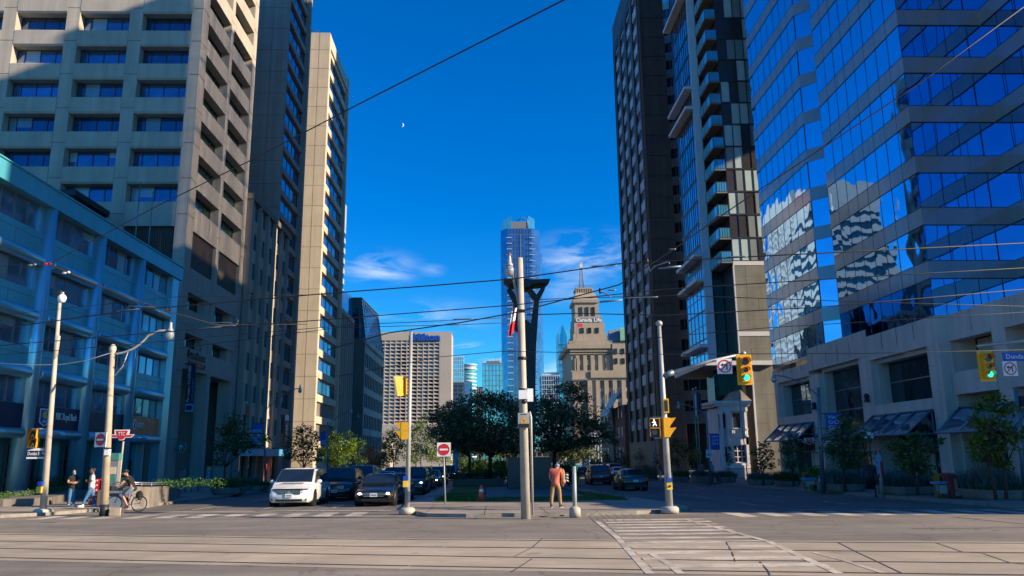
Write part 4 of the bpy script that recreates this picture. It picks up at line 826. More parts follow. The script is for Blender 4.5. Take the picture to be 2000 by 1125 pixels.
pat = ['LLMD', 'DDML', 'LMDM', 'DMLL', 'MLDD', 'LLDM', 'DLLM', 'LDMM', 'DDLM', 'DMML', 'DDDL', 'DLML', 'LLLM', 'DDLL', 'MLLD', 'DLLM', 'DDDM', 'LDLM', 'DDML', 'LMLL', 'MDDL', 'DLDM', 'LLMD', 'DMLD', 'LLDD', 'DDLM', 'DLLD']
pn = {k: MB().slab((0, 0, 0), (.9, 0, 0), (.9, 0, per - .16), (0, 0, per - .16), .06).mesh('panel', m) for k, m in (('D', 'panel_dark'), ('M', 'panel_mid'), ('L', 'panel_light'))}
O = ORG[CO.name]
for k in range(25):
    for i in range(4):
        o = D.objects.new('facade_panel', pn[pat[k][i]]); C.objects.link(o); o.parent = CO; o.location = Vector((cols[i] + .03, 80.05, zs + per * k + .08)) - O
b = MB(); 
for k in range(27): z = zs + per * k; b.box(25.9, 79.98, z - .09, 33, 80.15, z + .09)
for x in cols: b.box(x - .045, 79.99, zs, x + .045, 80.14, HC)
b.build('panel_frame', 'panel_dark', CO)
b = MB(); b.box(25.93, 79.95, zs - .46, 33, 80.14, zs - .02); b.box(25.88, 79.93, 14.1, 26.02, 80.13, zs - .46); b.box(25.9, 79.95, 13.62, 33, 80.14, 14.1); b.box(25.88, 79.93, 11.0, 26.02, 80.13, 13.62); b.box(27.05, 79.93, -1.2, 27.2, 80.13, 10.5); b.build('white_trim', 'condo_white', CO)
b = MB()
def stone(xa, xb, za, zb_, nx, nz):
    for i in range(nx):
        for j in range(nz):
            xx, dx = xa + (xb - xa) * i / nx, (xb - xa) / nx; q, dz = za + (zb_ - za) * j / nz, (zb_ - za) / nz
            b.box(xx + .006, 80.0 - .012 * random.random(), q + .006, xx + dx - .006, 80.13, q + dz - .006)
stone(26.06, 33, 14.14, zs - .5, 6, 6); stone(26.06, 33, 11.04, 13.6, 6, 2); stone(27.24, 33, -1.2, 10.5, 5, 8); b.build('stone_cladding', 'condo_stone', CO)
b = MB(); b.box(27.1, 79.8, -1.4, 33, 79.98, .35); b.build('stone_plinth', 'condo_stone', CO)
# side wall strip below balconies and glass slot
b = MB(); b.box(24.76, 84.1, 10.9, 25.9, 84.28, zs - .2, 0); [b.box(24.76 + .28 * i, 84.05, 10.9, 24.8 + .28 * i, 84.1, HC, 1) for i in range(5)]; b.box(24.3, 84.2, -1.5, 27.0, 84.28, 10.5, 0); [b.box(24.3 + .34 * i, 84.14, -1.5, 24.35 + .34 * i, 84.2, 10.5, 1) for i in range(8)]; b.build('glass_slot', ['glass_teal', 'panel_dark'], CO)
for k in range(25):
    z = zs + per * k; b = MB(); b.box(24.7, 79.98, z - .2, 25.89, 84.05, z, 0)
    b.box(24.68, 79.96, z, 24.73, 84.05, z + 1.05, 1); b.box(24.74, 79.95, z, 25.88, 80.0, z + 1.05, 1)
    for j in range(4): b.box(24.66, 80 + 1.33 * j, z - .1, 24.7, 80.04 + 1.33 * j, z + 1.07, 2)
    for j in range(5): b.box(24.76 + .27 * j, 79.93, z, 24.79 + .27 * j, 79.95, z + 1.05, 2)
    b.box(24.65, 79.92, z + 1.05, 25.88, 79.98, z + 1.1, 2); b.box(24.65, 79.98, z + 1.05, 24.72, 84.05, z + 1.1, 2); b.build('balcony', ['condo_soffit', 'glass_cyan', 'panel_dark'], CO)
# avenue side: glazing between projecting white ledges
lz = [(AX(1354, 164, 23.9).z + AX(1320, 229, 23.4).z) / 2 - .2] + [AX(x, y, 23.9).z for x, y in ((1357, 200), (1374.5, 500), (1378, 540), (1386, 670))]
lz = [AX(1354, 164, 23.9).z, AX(1357, 202, 23.9).z, AX(1375, 492, 23.9).z, AX(1378, 541, 23.9).z, AX(1386, 670, 23.9).z, AX(1354, 164, 23.9).z + 12]
for z in lz:
    b = MB(); b.box(22.95, 83.95, z - .36, 23.88, 92.5, z); b.build('white_ledge', 'condo_white', CO)
wA = wunit(8.0, 2.42, 5, 0, 'panel_dark', 'glass_tower', .06, .09, uneven=[.5, 1.1, 2.0, 2.7, 3.5, 4.6, 5.5, 6.3, 7.2]); wB = wunit(8.0, 3.1, 5, 1, 'frame_grey', 'glass_tower', .06, .06)
pl = [(wA, (23.86, 92.2, zs - 2 + per * k), '-x') for k in range(27)] + [(wB, (23.86, 92.2, 10.95 + 3.15 * k), '-x') for k in range(3)]
windows(CO, pl)
b = MB(); b.box(22.2, 79.5, 10.56, 29.4, 79.92, 11.0, 0); b.box(22.2, 79.92, 10.58, 25.85, 93.2, 10.98, 0); b.box(22.5, 80.0, 10.5, 25.8, 93, 10.57, 1); b.build('entrance_canopy', ['condo_white', 'condo_soffit'], CO)
# ---- heritage portico house in front
HS = thing('heritage_house', 'small white classical house with columns and balcony under the condo canopy', 'building', (24.5, 79, gz(79)))
b = MB(); b.box(23.1, 79.6, -1, 26.0, 84, 6.2); b.box(23.1, 79.25, -1, 26.0, 79.62, .55); b.box(24.2, 79.32, .5, 24.42, 79.6, 5.85); b.box(25.75, 79.3, .5, 26.0, 79.6, 5.85); b.box(23.2, 79.3, 2.55, 26, 79.6, 3.4); b.box(24.4, 79.31, .5, 25.75, 79.59, .75)
b.box(23.2, 79.1, 5.85, 26.05, 80, 6.35); b.build('wall', 'house_white', HS)
b = MB(); b.box(22.55, 78.85, 6.6, 26.4, 84, 6.9); b.box(22.75, 79.0, 6.36, 26.25, 84, 6.6); [b.box(22.8 + .22 * i, 78.9, 6.42, 22.9 + .22 * i, 79.0, 6.58) for i in range(16)]; b.build('cornice', 'house_white', HS)
b = MB(); b.add([(24.4, 79.2, 6.9), (26.6, 79.2, 6.9), (25.5, 79.2, 8.0), (24.4, 83, 6.9), (26.6, 83, 6.9), (25.5, 83, 8.0)], [(0, 1, 2), (0, 2, 5, 3), (1, 4, 5, 2)]); b.build('gable', 'conc_d', HS)
for x in (23.35, 23.95):
    b = MB(); b.lathe(x, 79.25, [(.24, -.3), (.24, .5), (.2, .6), (.2, 2.4), (.17, 5.5), (.26, 5.65), (.28, 5.84)], 16); b.build('column', 'house_white', HS)
b = MB(); [b.lathe(24.5 + .17 * i, 79.2, [(.035, 3.42), (.06, 3.6), (.03, 3.8), (.05, 4.0)], 8) for i in range(9)]; b.box(24.2, 79.12, 4.0, 26, 79.28, 4.12); b.box(24.2, 79.12, 3.3, 26, 79.28, 3.44); b.build('balustrade', 'house_white', HS)
w = wunit(1.28, 1.75, 3, 2, 'house_white', 'glass_dark', .05, .08); w2 = wunit(.9, 1.6, 1, 0, 'house_white', 'glass_dark', .04, .06)
windows(HS, [(w, (24.45, 79.5, .78), '-y'), (w2, (24.55, 79.52, 4.15), '-y'), (w2, (23.1, 79.52, 4.15), '-y'), (w2, (23.3, 79.52, .8), '-y')])
b = MB(); [b.box(23.0 + .14 * i, 77.6, -1, 23.03 + .14 * i, 77.63, .25) for i in range(34)]; b.box(23, 77.6, .22, 27.8, 77.64, .27); b.box(23, 77.6, -.7, 27.8, 77.64, -.66)
fe = tag(b.build('iron_fence', 'dark_metal'), 'thin dark iron fence in front of white heritage house', 'fence')
# ---- dark tower
DT = thing('dark_tower', 'very dark brown stone tower with four strips of pale panels and blank end wall', 'building', (24, 112.5, gz(112)))
b = MB(); b.box(24.35, 112.5, -2.5, 28.1, 136, 81.5); b.box(24, 112.48, -2.5, 24.36, 113.1, 81.7); b.box(24, 135.4, -2.5, 24.36, 136.02, 81.7); b.box(24.02, 112.6, 77.2, 24.4, 136, 81.7); b.box(24.02, 113, -2.5, 24.4, 135.5, 3.6); b.build('wall', 'brown_stone', DT)
bw = (135.4 - 113.1) / 4
for k in range(5):
    b = MB(); y = 113.1 + bw * k; b.box(24.0, y - .8, 3.6, 24.36, y + .8, 77.3); b.build('pier', 'brown_pier', DT)
fl_ = [(3.9 + 3.31 * i) for i in range(22)]; w = wunit(bw - 1.9, 1.6, 4, 0, 'frame_dark', 'glass_dark', .08, .08)
pm = MB().box(0, -.02, 0, bw - 1.7, .06, 1.62).mesh('spandrel_panel', 'pale_panel')
windows(DT, [(w, (24.3, 113.1 + bw * (k + 1) - .95, z + .03), '-x') for k in range(4) for z in fl_])
windows(DT, [(pm, (24.24, 113.1 + bw * (k + 1) - .85, z + 1.66), '-x') for k in range(4) for z in fl_], 'spandrel_panel')
b = MB(); [b.box(24.0, 113.1 + bw * k + 1, 75.6, 24.05, 113.1 + bw * (k + 1) - 1, 77.0) for k in range(4)]; b.build('crown_slots', 'sign_black', DT)
b = MB(); [b.box(24.3 + .1, 112.44, 3.4 + 3.31 * i, 28, 112.5, 3.43 + 3.31 * i) for i in range(24)]; b.build('wall_joints', 'sign_black', DT)
# ---- ribbon-window office, turned thirty degrees
RO = thing('office_building', 'office with grey bands and dark ribbon windows between dark tower and condo', 'building', (31.6, 131.2, gz(131))); ang = math.atan2(-.51, .86)
RO.rotation_euler = (0, 0, ang); ORG[RO.name] = Vector((0, 0, 0))
b = MB(); b.box(0, .3, 6.9, 40, 22, 82); b.box(0, 4, -1, 40, 22, 6.9); b.build('wall', 'conc_dark', RO)
rb = [6.95 + 3.42 * i for i in range(23)]
for z in rb:
    b = MB(); b.box(0, 0, z, 40, .32, z + 1.6); b.build('band', 'ribbon_band', RO)
w = wunit(1.86, 1.82, 1, 0, 'frame_grey', 'glass_dark', .1, .04)
for i in range(23):
    for j in range(6):
        if (i * 6 + j) < 138:
            pass
allw = [(w, (.05 + 1.9 * j, .12, z + 1.6), 0.0) for z in rb[:-1] for j in range(4)]
for me, p, a_ in allw[:100]:
    o = D.objects.new('window', me); C.objects.link(o); o.parent = RO; o.location = p
b = MB(); b.box(7.6, .2, 8.5, 40, .28, 81); b.build('window_strip', 'glass_dark', RO)
b = MB(); [b.box(1.9 * j - .02, -.015, 6.95, 1.9 * j + .02, 0, 82) for j in range(1, 8)]; b.build('band_joints', 'condo_pale', RO)
b = MB(); b.box(0, -.1, 6.5, 40, .3, 6.95); b.build('soffit_beam', 'conc_c', RO)
b = MB(); [b.box(2 + 4 * j, 1.2, -2, 2.6 + 4 * j, 1.8, 6.5) for j in range(6)]; b.build('column', 'conc_dark', RO)
for o_ in [RO]: RO.location = (31.6, 131.2, 0)
# ---- small brick buildings down the right side
BB = thing('brick_building', 'narrow brick building with a green striped awning beyond the dark tower', 'building', (27, 165, gz(165)))
p = AX(1219, 790, 27); q = AX(1200, 797, 27); b = MB(); b.box(27, p.y, -3.5, 45, p.y + 34, p.z); b.box(26.5, q.y, -3.5, 27, q.y + 6, q.z, 1); b.build('wall', ['brick', 'conc_dark'], BB)
b = MB(); y0 = p.y + 4; [b.slab((24.2, y0 + 1.4 * i + 1.4, 9.6), (24.2, y0 + 1.4 * i, 9.6), (27, y0 + 1.4 * i, 14.5), (27, y0 + 1.4 * i + 1.4, 14.5), .1, i % 2) for i in range(8)]; b.build('awning', ['copper', 'sign_white'], BB)
w = wunit(1.4, 2.2, 1, 1, 'frame_white', 'glass_dark', .08, .08); windows(BB, [(w, (26.88, p.y + 4 + 4 * k, 1 + 4 * i), '-x') for k in range(8) for i in range(4)])
PC = thing('colonnade_building', 'pale building with close vertical ribs low behind the right-hand trees', 'building', (26, 240, gz(240)))
p = AY(1150, 860, 240); q = AY(1192, 842, 240); b = MB(); b.box(p.x, 241, -5, q.x + 6, 260, q.z); b.build('wall', 'slate', PC)
b = MB(); [b.box(p.x + .9 * i, 240.4, -5, p.x + .9 * i + .35, 241, q.z - .5) for i in range(int((q.x + 6 - p.x) / .9))]; b.build('ribs', 'condo_pale', PC)
# low street wall behind far-left trees so the avenue has an end
for i, (x0_, x1_, yt, Yd, m_, lb_) in enumerate(((742, 762, 862, 260, 'conc_d', 'low pale building at the foot of the hotel, behind left trees'), (985, 1100, 880, 330, 'conc_dark', 'low grey building closing the avenue behind the median trees'))):
    t = thing('low_building', lb_, 'building', (AY(x0_, yt, Yd).x, Yd, gz(Yd))); p, q = AY(x0_, yt, Yd), AY(x1_, yt, Yd); b = MB(); b.box(p.x, Yd, -6, q.x, Yd + 12, p.z); b.build('wall', m_, t)
    w = wunit(1.3, 1.6, 1, 0, 'frame_dark', 'glass_dark', .05, .08); windows(t, [(w, (p.x + .8 + 2.2 * k, Yd - .1, p.z - 2.4 - 2.6 * r), '-y') for k in range(int((q.x - p.x - 1) / 2.2)) for r in range(2)])

HT = thing('shade_tower', 'tall concrete tower standing behind the glass tower and the dark tower', 'building', (95, 94, gz(94)))  # out of view, added only to throw shade on the dark tower's end wall
b = MB(); b.prism([(80, 93.8), (112, 83.4), (112, 112), (80, 112)], -4, 150); b.build('wall', 'conc_b', HT)
w = wunit(3.0, 1.8, 2, 0, 'frame_dark', 'glass_office', .05, .08); windows(HT, [(w, (79.95, 110 - 3.6 * k, 2 + 3.4 * i), '-x') for k in range(4) for i in range(24)])

mat('stripe_pale', (.34, .38, .4), .5, .08, .3)
# striped towers that the glass facade mirrors, standing behind the cream tower
for lbl, x0, x1, Y0, Y1, H_, m1, m2, st in (('white striped tower with red rooftop mark, seen mirrored in the right glass facade', -68, -47, 226, 250, 82, 'stripe_pale', 'glass_teal', 3.4), ('slim white striped tower mirrored beside the notch of the right glass facade', -88, -68, 300, 330, 104, 'stripe_pale', 'slate', 3.2)):
    t = thing('striped_tower', lbl, 'building', (x1, Y0, gz(Y0))); b = MB(); b.box(x0, Y0, -5, x1, Y1, H_); b.build('glass_wall', m2, t); b = MB(); z = 2
    while z < H_ - 8: b.box(x0 - .1, Y0 - .3, z, x1 + .3, Y1, z + st * .5); z += st
    b.box(x0 - .1, Y0 - .3, H_ - 7, x1 + .3, Y1, H_ + 1); b.build('floor_bands', m1, t)
    if H_ < 90: b = MB(); b.ell((x1 + .4, Y0 + 8, H_ - 3), (.2, 2, 2)); b.ell((x1 + .4, Y0 + 11, H_ - 2.4), (.2, 2, 2)); b.build('rooftop_mark', 'sign_red', t)

MR = thing('office_block', 'mid-rise concrete office standing behind the dark tower', 'building', (46, 165, gz(165)))  # out of view, added to keep sun off the office across the avenue
b = MB(); b.box(32.2, 152, -4, 62, 178, 62); b.build('wall', 'conc_b', MR); w = wunit(2.6, 1.8, 2, 0, 'frame_dark', 'glass_office', .05, .08); windows(MR, [(w, (32.1, 176 - 3.4 * k, 2 + 3.6 * i), '-x') for k in range(7) for i in range(14)])
# ================================================================ STREET FURNITURE
mo = thing('moon', 'thin pale crescent moon in the blue sky', 'moon', AY(785, 244, 6000)); P = ORG[mo.name]; r_ = 17; b = MB(); n = 20; vs = []
for i in range(n + 1):
    a = -PI / 2 + PI * i / n; o_ = Vector((math.cos(a) * r_, 0, math.sin(a) * r_)); i_ = Vector((math.cos(a) * r_ * .45, 0, math.sin(a) * r_)); vs += [P + o_, P + i_, P + o_ + Vector((0, 4, 0)), P + i_ + Vector((0, 4, 0))]
b.add(vs, [f for i in range(n) for f in ((4*i, 4*i+4, 4*i+5, 4*i+1), (4*i+2, 4*i+3, 4*i+7, 4*i+6))]); b.build('crescent', 'moon', mo)
def post(name, label, cat, xb, yb, xt, yt, r0, r1, m, off=.13, n=12, group=None, base=None, part='pole'):
    p = G(xb, yb, off); t = AY(xt, yt, p.y); r = thing(name, label, cat, p, group); b = MB(); b.cyl(p - Vector((0, 0, .15)), t, r0, r1, n); b.build(part, m, r)
    if base: bb = MB(); bb.lathe(p.x, p.y, [(base, p.z - .1), (base, p.z + .07), (base * .75, p.z + .13)], 14); bb.build('base', 'pole_conc', r)
    return r, p, t
def lamp_head(r, p, s=1.0, m='globe'):
    b = MB(); b.lathe(p.x, p.y, [(.02*s, p.z - .36*s), (.1*s, p.z - .33*s), (.165*s, p.z - .22*s), (.17*s, p.z - .12*s), (.13*s, p.z)], 14); g = b.build('lamp_globe', m, r)
    b = MB(); b.lathe(p.x, p.y, [(.145*s, p.z), (.13*s, p.z + .07*s), (.075*s, p.z + .14*s), (.065*s, p.z + .34*s), (.04*s, p.z + .4*s)], 14); c = b.build('lamp_cap', 'pole_grey', r)
def arm(r, pts, rad, m='pole_grey', name='arm'): b = MB(); b.tube(pts, rad, 8); return b.build(name, m, r)
def bez(a, c, d, n=8): return [a * (1-t)**2 + c * 2*t*(1-t) + d * t*t for t in [i / n for i in range(n + 1)]]
def plate(r, c, w, h, m, ang=0.0, t=.03, name='plate'):
    """flat sign panel facing the camera side, turned by ang about vertical"""
    u = Vector((math.cos(ang), math.sin(ang), 0)); z = Vector((0, 0, 1)); b = MB(); b.slab(c - u*w/2 - z*h/2, c + u*w/2 - z*h/2, c + u*w/2 + z*h/2, c - u*w/2 + z*h/2, t); return b.build(name, m, r), u
def disc(b, c, ra, m, ang=0.0, t=.012, n=24, r_in=0, sy=1.0):
    u = Vector((math.cos(ang), math.sin(ang), 0)); z = Vector((0, 0, 1)); nn = Vector((u.y, -u.x, 0)) * t
    k = len(b.v); N = n
    ring = [(u * math.cos(2*PI*i/N) + z * (math.sin(2*PI*i/N) * sy)) for i in range(N)]
    if r_in: b.add([c + q * ra + nn for q in ring] + [c + q * r_in + nn for q in ring], [(i, (i+1) % N, N + (i+1) % N, N + i) for i in range(N)], m)
    else: b.add([c + q * ra + nn for q in ring], [tuple(range(N))], m)
def no_entry(r, c, s, ang=0.0):
    plate(r, c, s, s, 'sign_white', ang, name='sign_plate'); b = MB(); disc(b, c, s * .42, 0, ang); u = Vector((math.cos(ang), math.sin(ang), 0)); z = Vector((0, 0, 1)); nn = Vector((u.y, -u.x, 0)) * .02
    b.quad(c - u*s*.3 - z*s*.06 + nn, c + u*s*.3 - z*s*.06 + nn, c + u*s*.3 + z*s*.06 + nn, c - u*s*.3 + z*s*.06 + nn, 1); b.build('no_entry_symbol', ['sign_red', 'sign_white'], r)
def no_left(r, c, s):
    plate(r, c, s, s, 'sign_white', name='sign_plate'); b = MB(); disc(b, c, s * .44, 0, r_in=s * .36); z = Vector((0, 0, 1)); x = Vector((1, 0, 0)); f = Vector((0, -.008, 0))
    def q(pts, m): b.add([c + x*a*s + z*e*s + f for a, e in pts], [tuple(range(len(pts)))], m)
    q([(.1, -.24), (.18, -.24), (.18, .13), (.1, .13)], 1); q([(-.1, .05), (.1, .05), (.1, .13), (-.1, .13)], 1); q([(-.26, .09), (-.1, -.04), (-.1, .22)], 1)
    f = Vector((0, -.014, 0)); q([(-.29, -.25), (-.24, -.3), (.29, .25), (.24, .3)], 0); b.build('no_left_turn_symbol', ['sign_red', 'sign_black'], r)
def signal(r, c, s=1.0):
    b = MB(); b.box(c.x - .28*s, c.y - .02, c.z - .56*s, c.x + .28*s, c.y + .03, c.z + .56*s); b.build('backplate', 'signal_yellow', r)
    b = MB(); b.box(c.x - .18*s, c.y - .16, c.z - .46*s, c.x + .18*s, c.y + .2, c.z + .46*s); h = b.build('signal_housing', 'signal_orange', r)
    for dz, ra, m in ((.29, .145, 'lens_red'), (-.02, .1, 'lens_amber'), (-.3, .11, 'lens_green')):
        b = MB(); p = c + Vector((0, -.165, dz * s)); b.cyl(p + Vector((0, .02, 0)), p, ra * s, n=18); b.build('lens', m, r)
        b = MB(); N = 12; R0 = (ra + .015) * s; vs = []
        for i in range(N + 1):
            a = -.25 + (PI + .5) * i / N; vs += [p + Vector((R0 * math.cos(a), 0, R0 * math.sin(a))), p + Vector((R0 * math.cos(a), -.2 * s * (1 if i not in (0, N) else .4), R0 * math.sin(a)))]
        b.add(vs, [(2*i, 2*i+2, 2*i+3, 2*i+1) for i in range(N)]); b.build('visor', 'signal_orange', r)
def box_part(r, name, m, x0, y0, z0, x1, y1, z1): b = MB(); b.box(x0, y0, z0, x1, y1, z1); return b.build(name, m, r)
def px2(p, x, y): return AY(x, y, p.y)
# -- centre pole with lamp
r, p, t = post('street_light_pole', 'thick pale concrete pole with globe lamp and warning box at centre of median', 'street light', 1027, 1006, 1015, 504, .16, .11, 'pole_conc', n=16)
q = px2(p, 1018, 612); l = px2(p, 995, 530); arm(r, bez(q, px2(p, 1010, 580), px2(p, 1003, 545)) + [px2(p, 1001, 530), l + Vector((.08, 0, .25)), l + Vector((0, 0, .28))], .05, 'pole_wood'); lamp_head(r, l + Vector((0, -.02, .18)), 1.0)
b = MB(); b.cyl(l + Vector((0, 0, .4)), l + Vector((0, 0, .66)), .065, .06); b.build('lamp_socket', 'rust', r)
for y in (608, 700, 762):
    c = px2(p, 1017 + (y - 600) * .03, y); b = MB(); b.cyl(c - Vector((0, 0, .05)), c + Vector((0, 0, .05)), .155, n=14); b.build('band', 'dark_metal', r)
c = px2(p, 1022, 822); box_part(r, 'control_box', 'pole_grey', c.x - .19, c.y - .36, c.z - .25, c.x + .19, c.y - .16, c.z + .25)
b = MB(); f = c.y - .365; b.add([(c.x - .12, f, c.z - .08), (c.x + .12, f, c.z - .08), (c.x, f, c.z + .14)], [(0, 1, 2)], 0); b.add([(c.x - .02, f - .004, c.z - .05), (c.x + .02, f - .004, c.z - .02), (c.x + .03, f - .004, c.z + .04), (c.x - .01, f - .004, c.z + .0)], [(0, 1, 2, 3)], 1); b.box(c.x - .18, f - .004, c.z - .24, c.x + .18, f, c.z - .11, 1); b.box(c.x - .1, f - .003, c.z + .19, c.x + .1, f, c.z + .21, 1); b.build('warning_label', ['signal_orange', 'sign_black'], r)
c = px2(p, 1021, 775); box_part(r, 'camera_housing', 'sign_white', c.x - .15, c.y - .36, c.z - .1, c.x + .15, c.y - .14, c.z + .2); b = MB(); b.ell(c + Vector((.03, -.27, -.17)), (.09, .09, .1)); b.build('camera_dome', 'sign_black', r)
c = px2(p, 1034, 772); plate(r, c + Vector((.02, -.1, 0)), .21, .44, 'sign_white', name='side_plate'); arm(r, [c + Vector((-.25, 0, .0)), c], .02)
c = px2(p, 1037, 1004); arm(r, [Vector((p.x + .23, p.y, p.z)), Vector((p.x + .22, p.y, p.z + 3.2)), Vector((p.x + .18, p.y, p.z + 3.4))], .04, 'pole_grey', 'conduit')
fg = thing('flag', 'red and white flag hanging limp from the centre pole', 'flag', px2(p, 1005, 660)); P = ORG[fg.name]
b = MB(); zt, zb_ = px2(p, 1008, 610).z, px2(p, 1004, 660).z; xs = [px2(p, x, 640).x for x in (1000, 1003, 1006, 1010)]
for i in range(3):
    for k in range(4):
        za, zb2 = zt + (zb_ - zt) * k / 4, zt + (zb_ - zt) * (k + 1) / 4; o0, o1 = (.05 if i % 2 else -.05), (-.05 if i % 2 else .05); sl_ = -.035 * k
        b.slab((xs[i] + sl_ - .035, p.y - .15 + o0, zb2 + .05 * i), (xs[i+1] + sl_ - .035, p.y - .15 + o1, zb2 + .05 * (i+1)), (xs[i+1] + sl_, p.y - .15 + o1, za + .05 * (i+1)), (xs[i] + sl_, p.y - .15 + o0, za + .05 * i), .01, 1 if k == 1 or (k == 0 and i != 1) else 0)
b.build('cloth', ['sign_red', 'sign_white'], fg); arm(fg, [px2(p, 1016, 600), px2(p, 1006, 610)], .03, 'dark_metal', 'flag_bracket')
# -- short bollard pole and cone
r, p, t = post('bollard', 'short grey steel post on a concrete foot, right of the man', 'bollard', 1123, 1003, 1121, 911, .075, .07, 'pole_grey')
b = MB(); b.lathe(p.x, p.y, [(.2, p.z - .1), (.19, p.z + .16), (.15, p.z + .2), (.09, p.z + .24)], 16); b.build('foot', 'pole_conc', r)
cn_ = thing('traffic_cone', 'orange traffic cone standing on the median lawn edge', 'cone', G(940, 979, .13)); P = ORG[cn_.name]; b = MB(); b.lathe(P.x, P.y, [(.19, P.z + .04), (.05, P.z + .72)], 16); b.build('cone', 'cone_orange', cn_)
b = MB(); b.box(P.x - .22, P.y - .22, P.z, P.x + .22, P.y + .22, P.z + .04); b.build('base', 'cone_orange', cn_); b = MB(); b.lathe(P.x, P.y, [(.115, P.z + .42), (.095, P.z + .55)], 16); b.build('collar', 'sign_white', cn_)
bl = thing('marker_post', 'short yellow flexible marker post at the median edge beside the roadway', 'post', G(1129, 951, .0)); P = ORG[bl.name]; q = AY(1129, 928, P.y); b = MB(); b.tube([P, q], .09, 8); b.build('post', 'sign_yellow', bl); b = MB(); b.lathe(P.x, P.y, [(.2, P.z), (.18, P.z + .06)], 12); b.build('foot', 'sign_black', bl)
# -- do-not-enter sign on the lawn
r, p, t = post('no_entry_sign', 'round red do-not-enter sign on thin post at lawn corner', 'sign', 870, 985, 866, 866, .035, .03, 'pole_grey', n=8); no_entry(r, px2(p, 867, 878) + Vector((0, -.05, 0)), .6)
pk = post('parking_meter_post', 'bare grey post with small box left of the blue signal pole', 'post', 872, 950, 866, 835, .06, .05, 'pole_grey'); c = px2(pk[1], 862, 843); box_part(pk[0], 'box', 'pole_grey', c.x - .12, c.y - .1, c.z - .3, c.x + .12, c.y + .1, c.z + .3)
# -- blue signal pole on the median
r, p, t = post('signal_pole', 'blue painted signal pole with control box on the median', 'traffic signal', 891, 950, 891, 857, .14, .12, 'sign_sky'); b = MB(); b.lathe(p.x, p.y, [(.34, p.z), (.3, p.z + .15), (.16, p.z + .4)], 12); b.build('base', 'sign_sky', r)
c = px2(p, 891, 893); box_part(r, 'control_box', 'sign_sky', c.x - .2, c.y - .25, c.z - .27, c.x + .2, c.y + .2, c.z + .27); c = px2(p, 882, 872); box_part(r, 'signal_housing', 'dark_metal', c.x - .22, c.y - .15, c.z - .3, c.x + .22, c.y + .15, c.z + .3); arm(r, [c, px2(p, 891, 866)], .05, 'sign_sky')
# -- left signal pole on the median
r, p, t = post('signal_pole', 'slim grey signal pole at median left corner with yellow signal heads seen from behind', 'traffic signal', 795, 998, 803, 648, .1, .06, 'pole_grey', base=.3)
c = px2(p, 783, 754)
b = MB(); k = lambda x, y, d: (lambda q: (q.x, q.y + d, q.z))(px2(p, x, y)); A_ = [k(771, 736, -.3), k(792, 735, .1), k(792, 772, .1), k(778, 775, -.3)]; B2 = [k(774, 736, .25), k(793, 735, .45), k(793, 772, .45), k(781, 772, .25)]
b.add(A_ + B2, [(0, 3, 2, 1), (4, 5, 6, 7), (0, 1, 5, 4), (1, 2, 6, 5), (2, 3, 7, 6), (3, 0, 4, 7)], 0); b.add([k(769, 735, -.36), k(772, 735, -.3), k(779, 776, -.3), k(776, 775, -.36)], [(0, 1, 2, 3)], 1); b.add([k(769, 735, -.36), k(776, 775, -.36), k(778, 772, .3), k(772, 736, .3)], [(0, 1, 2, 3)], 1); b.build('signal_housing', ['signal_orange', 'sign_black'], r)
arm(r, [px2(p, 790, 738), px2(p, 800, 737)], .035); arm(r, [px2(p, 790, 772), px2(p, 799, 772)], .035)
for y in (833, 850):
    c = px2(p, 791, y); box_part(r, 'signal_housing', 'signal_yellow', c.x - .13, c.y - .15, c.z - .16, c.x + .1, c.y + .15, c.z + .16)
    b = MB(); b.add([c + Vector((-.13, s_, .14)) for s_ in (-.14, .14)] + [c + Vector((-.36, s_, .16)) for s_ in (-.14, .14)] + [c + Vector((-.13, s_, -.14)) for s_ in (-.14, .14)], [(0, 1, 3, 2), (0, 2, 4), (1, 5, 3)]); b.build('visor', 'signal_orange', r)
c = px2(p, 793, 944); box_part(r, 'push_button', 'sign_yellow', c.x - .09, c.y - .22, c.z - .13, c.x + .09, c.y - .1, c.z + .1); box_part(r, 'notice', 'sign_blue', c.x - .09, c.y - .2, c.z + .12, c.x + .09, c.y - .1, c.z + .27); c = px2(p, 799, 970); box_part(r, 'cable_guard', 'pole_blue', c.x - .03, c.y - .2, c.z - .2, c.x + .05, c.y - .1, c.z + .2)
# -- right signal pole with mast arm
r, p, t = post('signal_pole', 'grey signal pole with mast arm, walk light and green traffic light, right of the median', 'traffic signal', 1308, 996, 1287, 632, .135, .07, 'pole_grey', base=.33)
b = MB(); b.ell(t, (.14, .14, .12)); b.build('finial', 'pole_grey', r)
a0, a1, a2 = px2(p, 1296, 734), px2(p, 1385, 706), px2(p, 1452, 691); arm(r, [a0, px2(p, 1315, 727)], .11, 'pole_blue', 'arm_bracket'); arm(r, [px2(p, 1312, 728), a1, a2], [.075, .06, .045], 'pole_grey', 'mast_arm'); b = MB(); b.ell(a2, (.11, .1, .1)); b.build('arm_end_cap', 'pole_grey', r)
signal(r, px2(p, 1451.5, 723) + Vector((0, -.15, 0))); no_left(r, px2(p, 1413.5, 716) + Vector((0, -.12, 0)), .56)
c = px2(p, 1299, 793); box_part(r, 'signal_housing', 'signal_yellow', c.x - .1, c.y - .18, c.z - .26, c.x + .1, c.y + .18, c.z + .26); b = MB(); b.box(c.x - .06, c.y - .19, c.z - .2, c.x + .06, c.y - .178, c.z + .2); b.build('slot', 'sign_black', r)
c = px2(p, 1277, 835); box_part(r, 'walk_signal_housing', 'dark_metal', c.x - .17, c.y - .12, c.z - .36, c.x + .17, c.y + .12, c.z + .36)
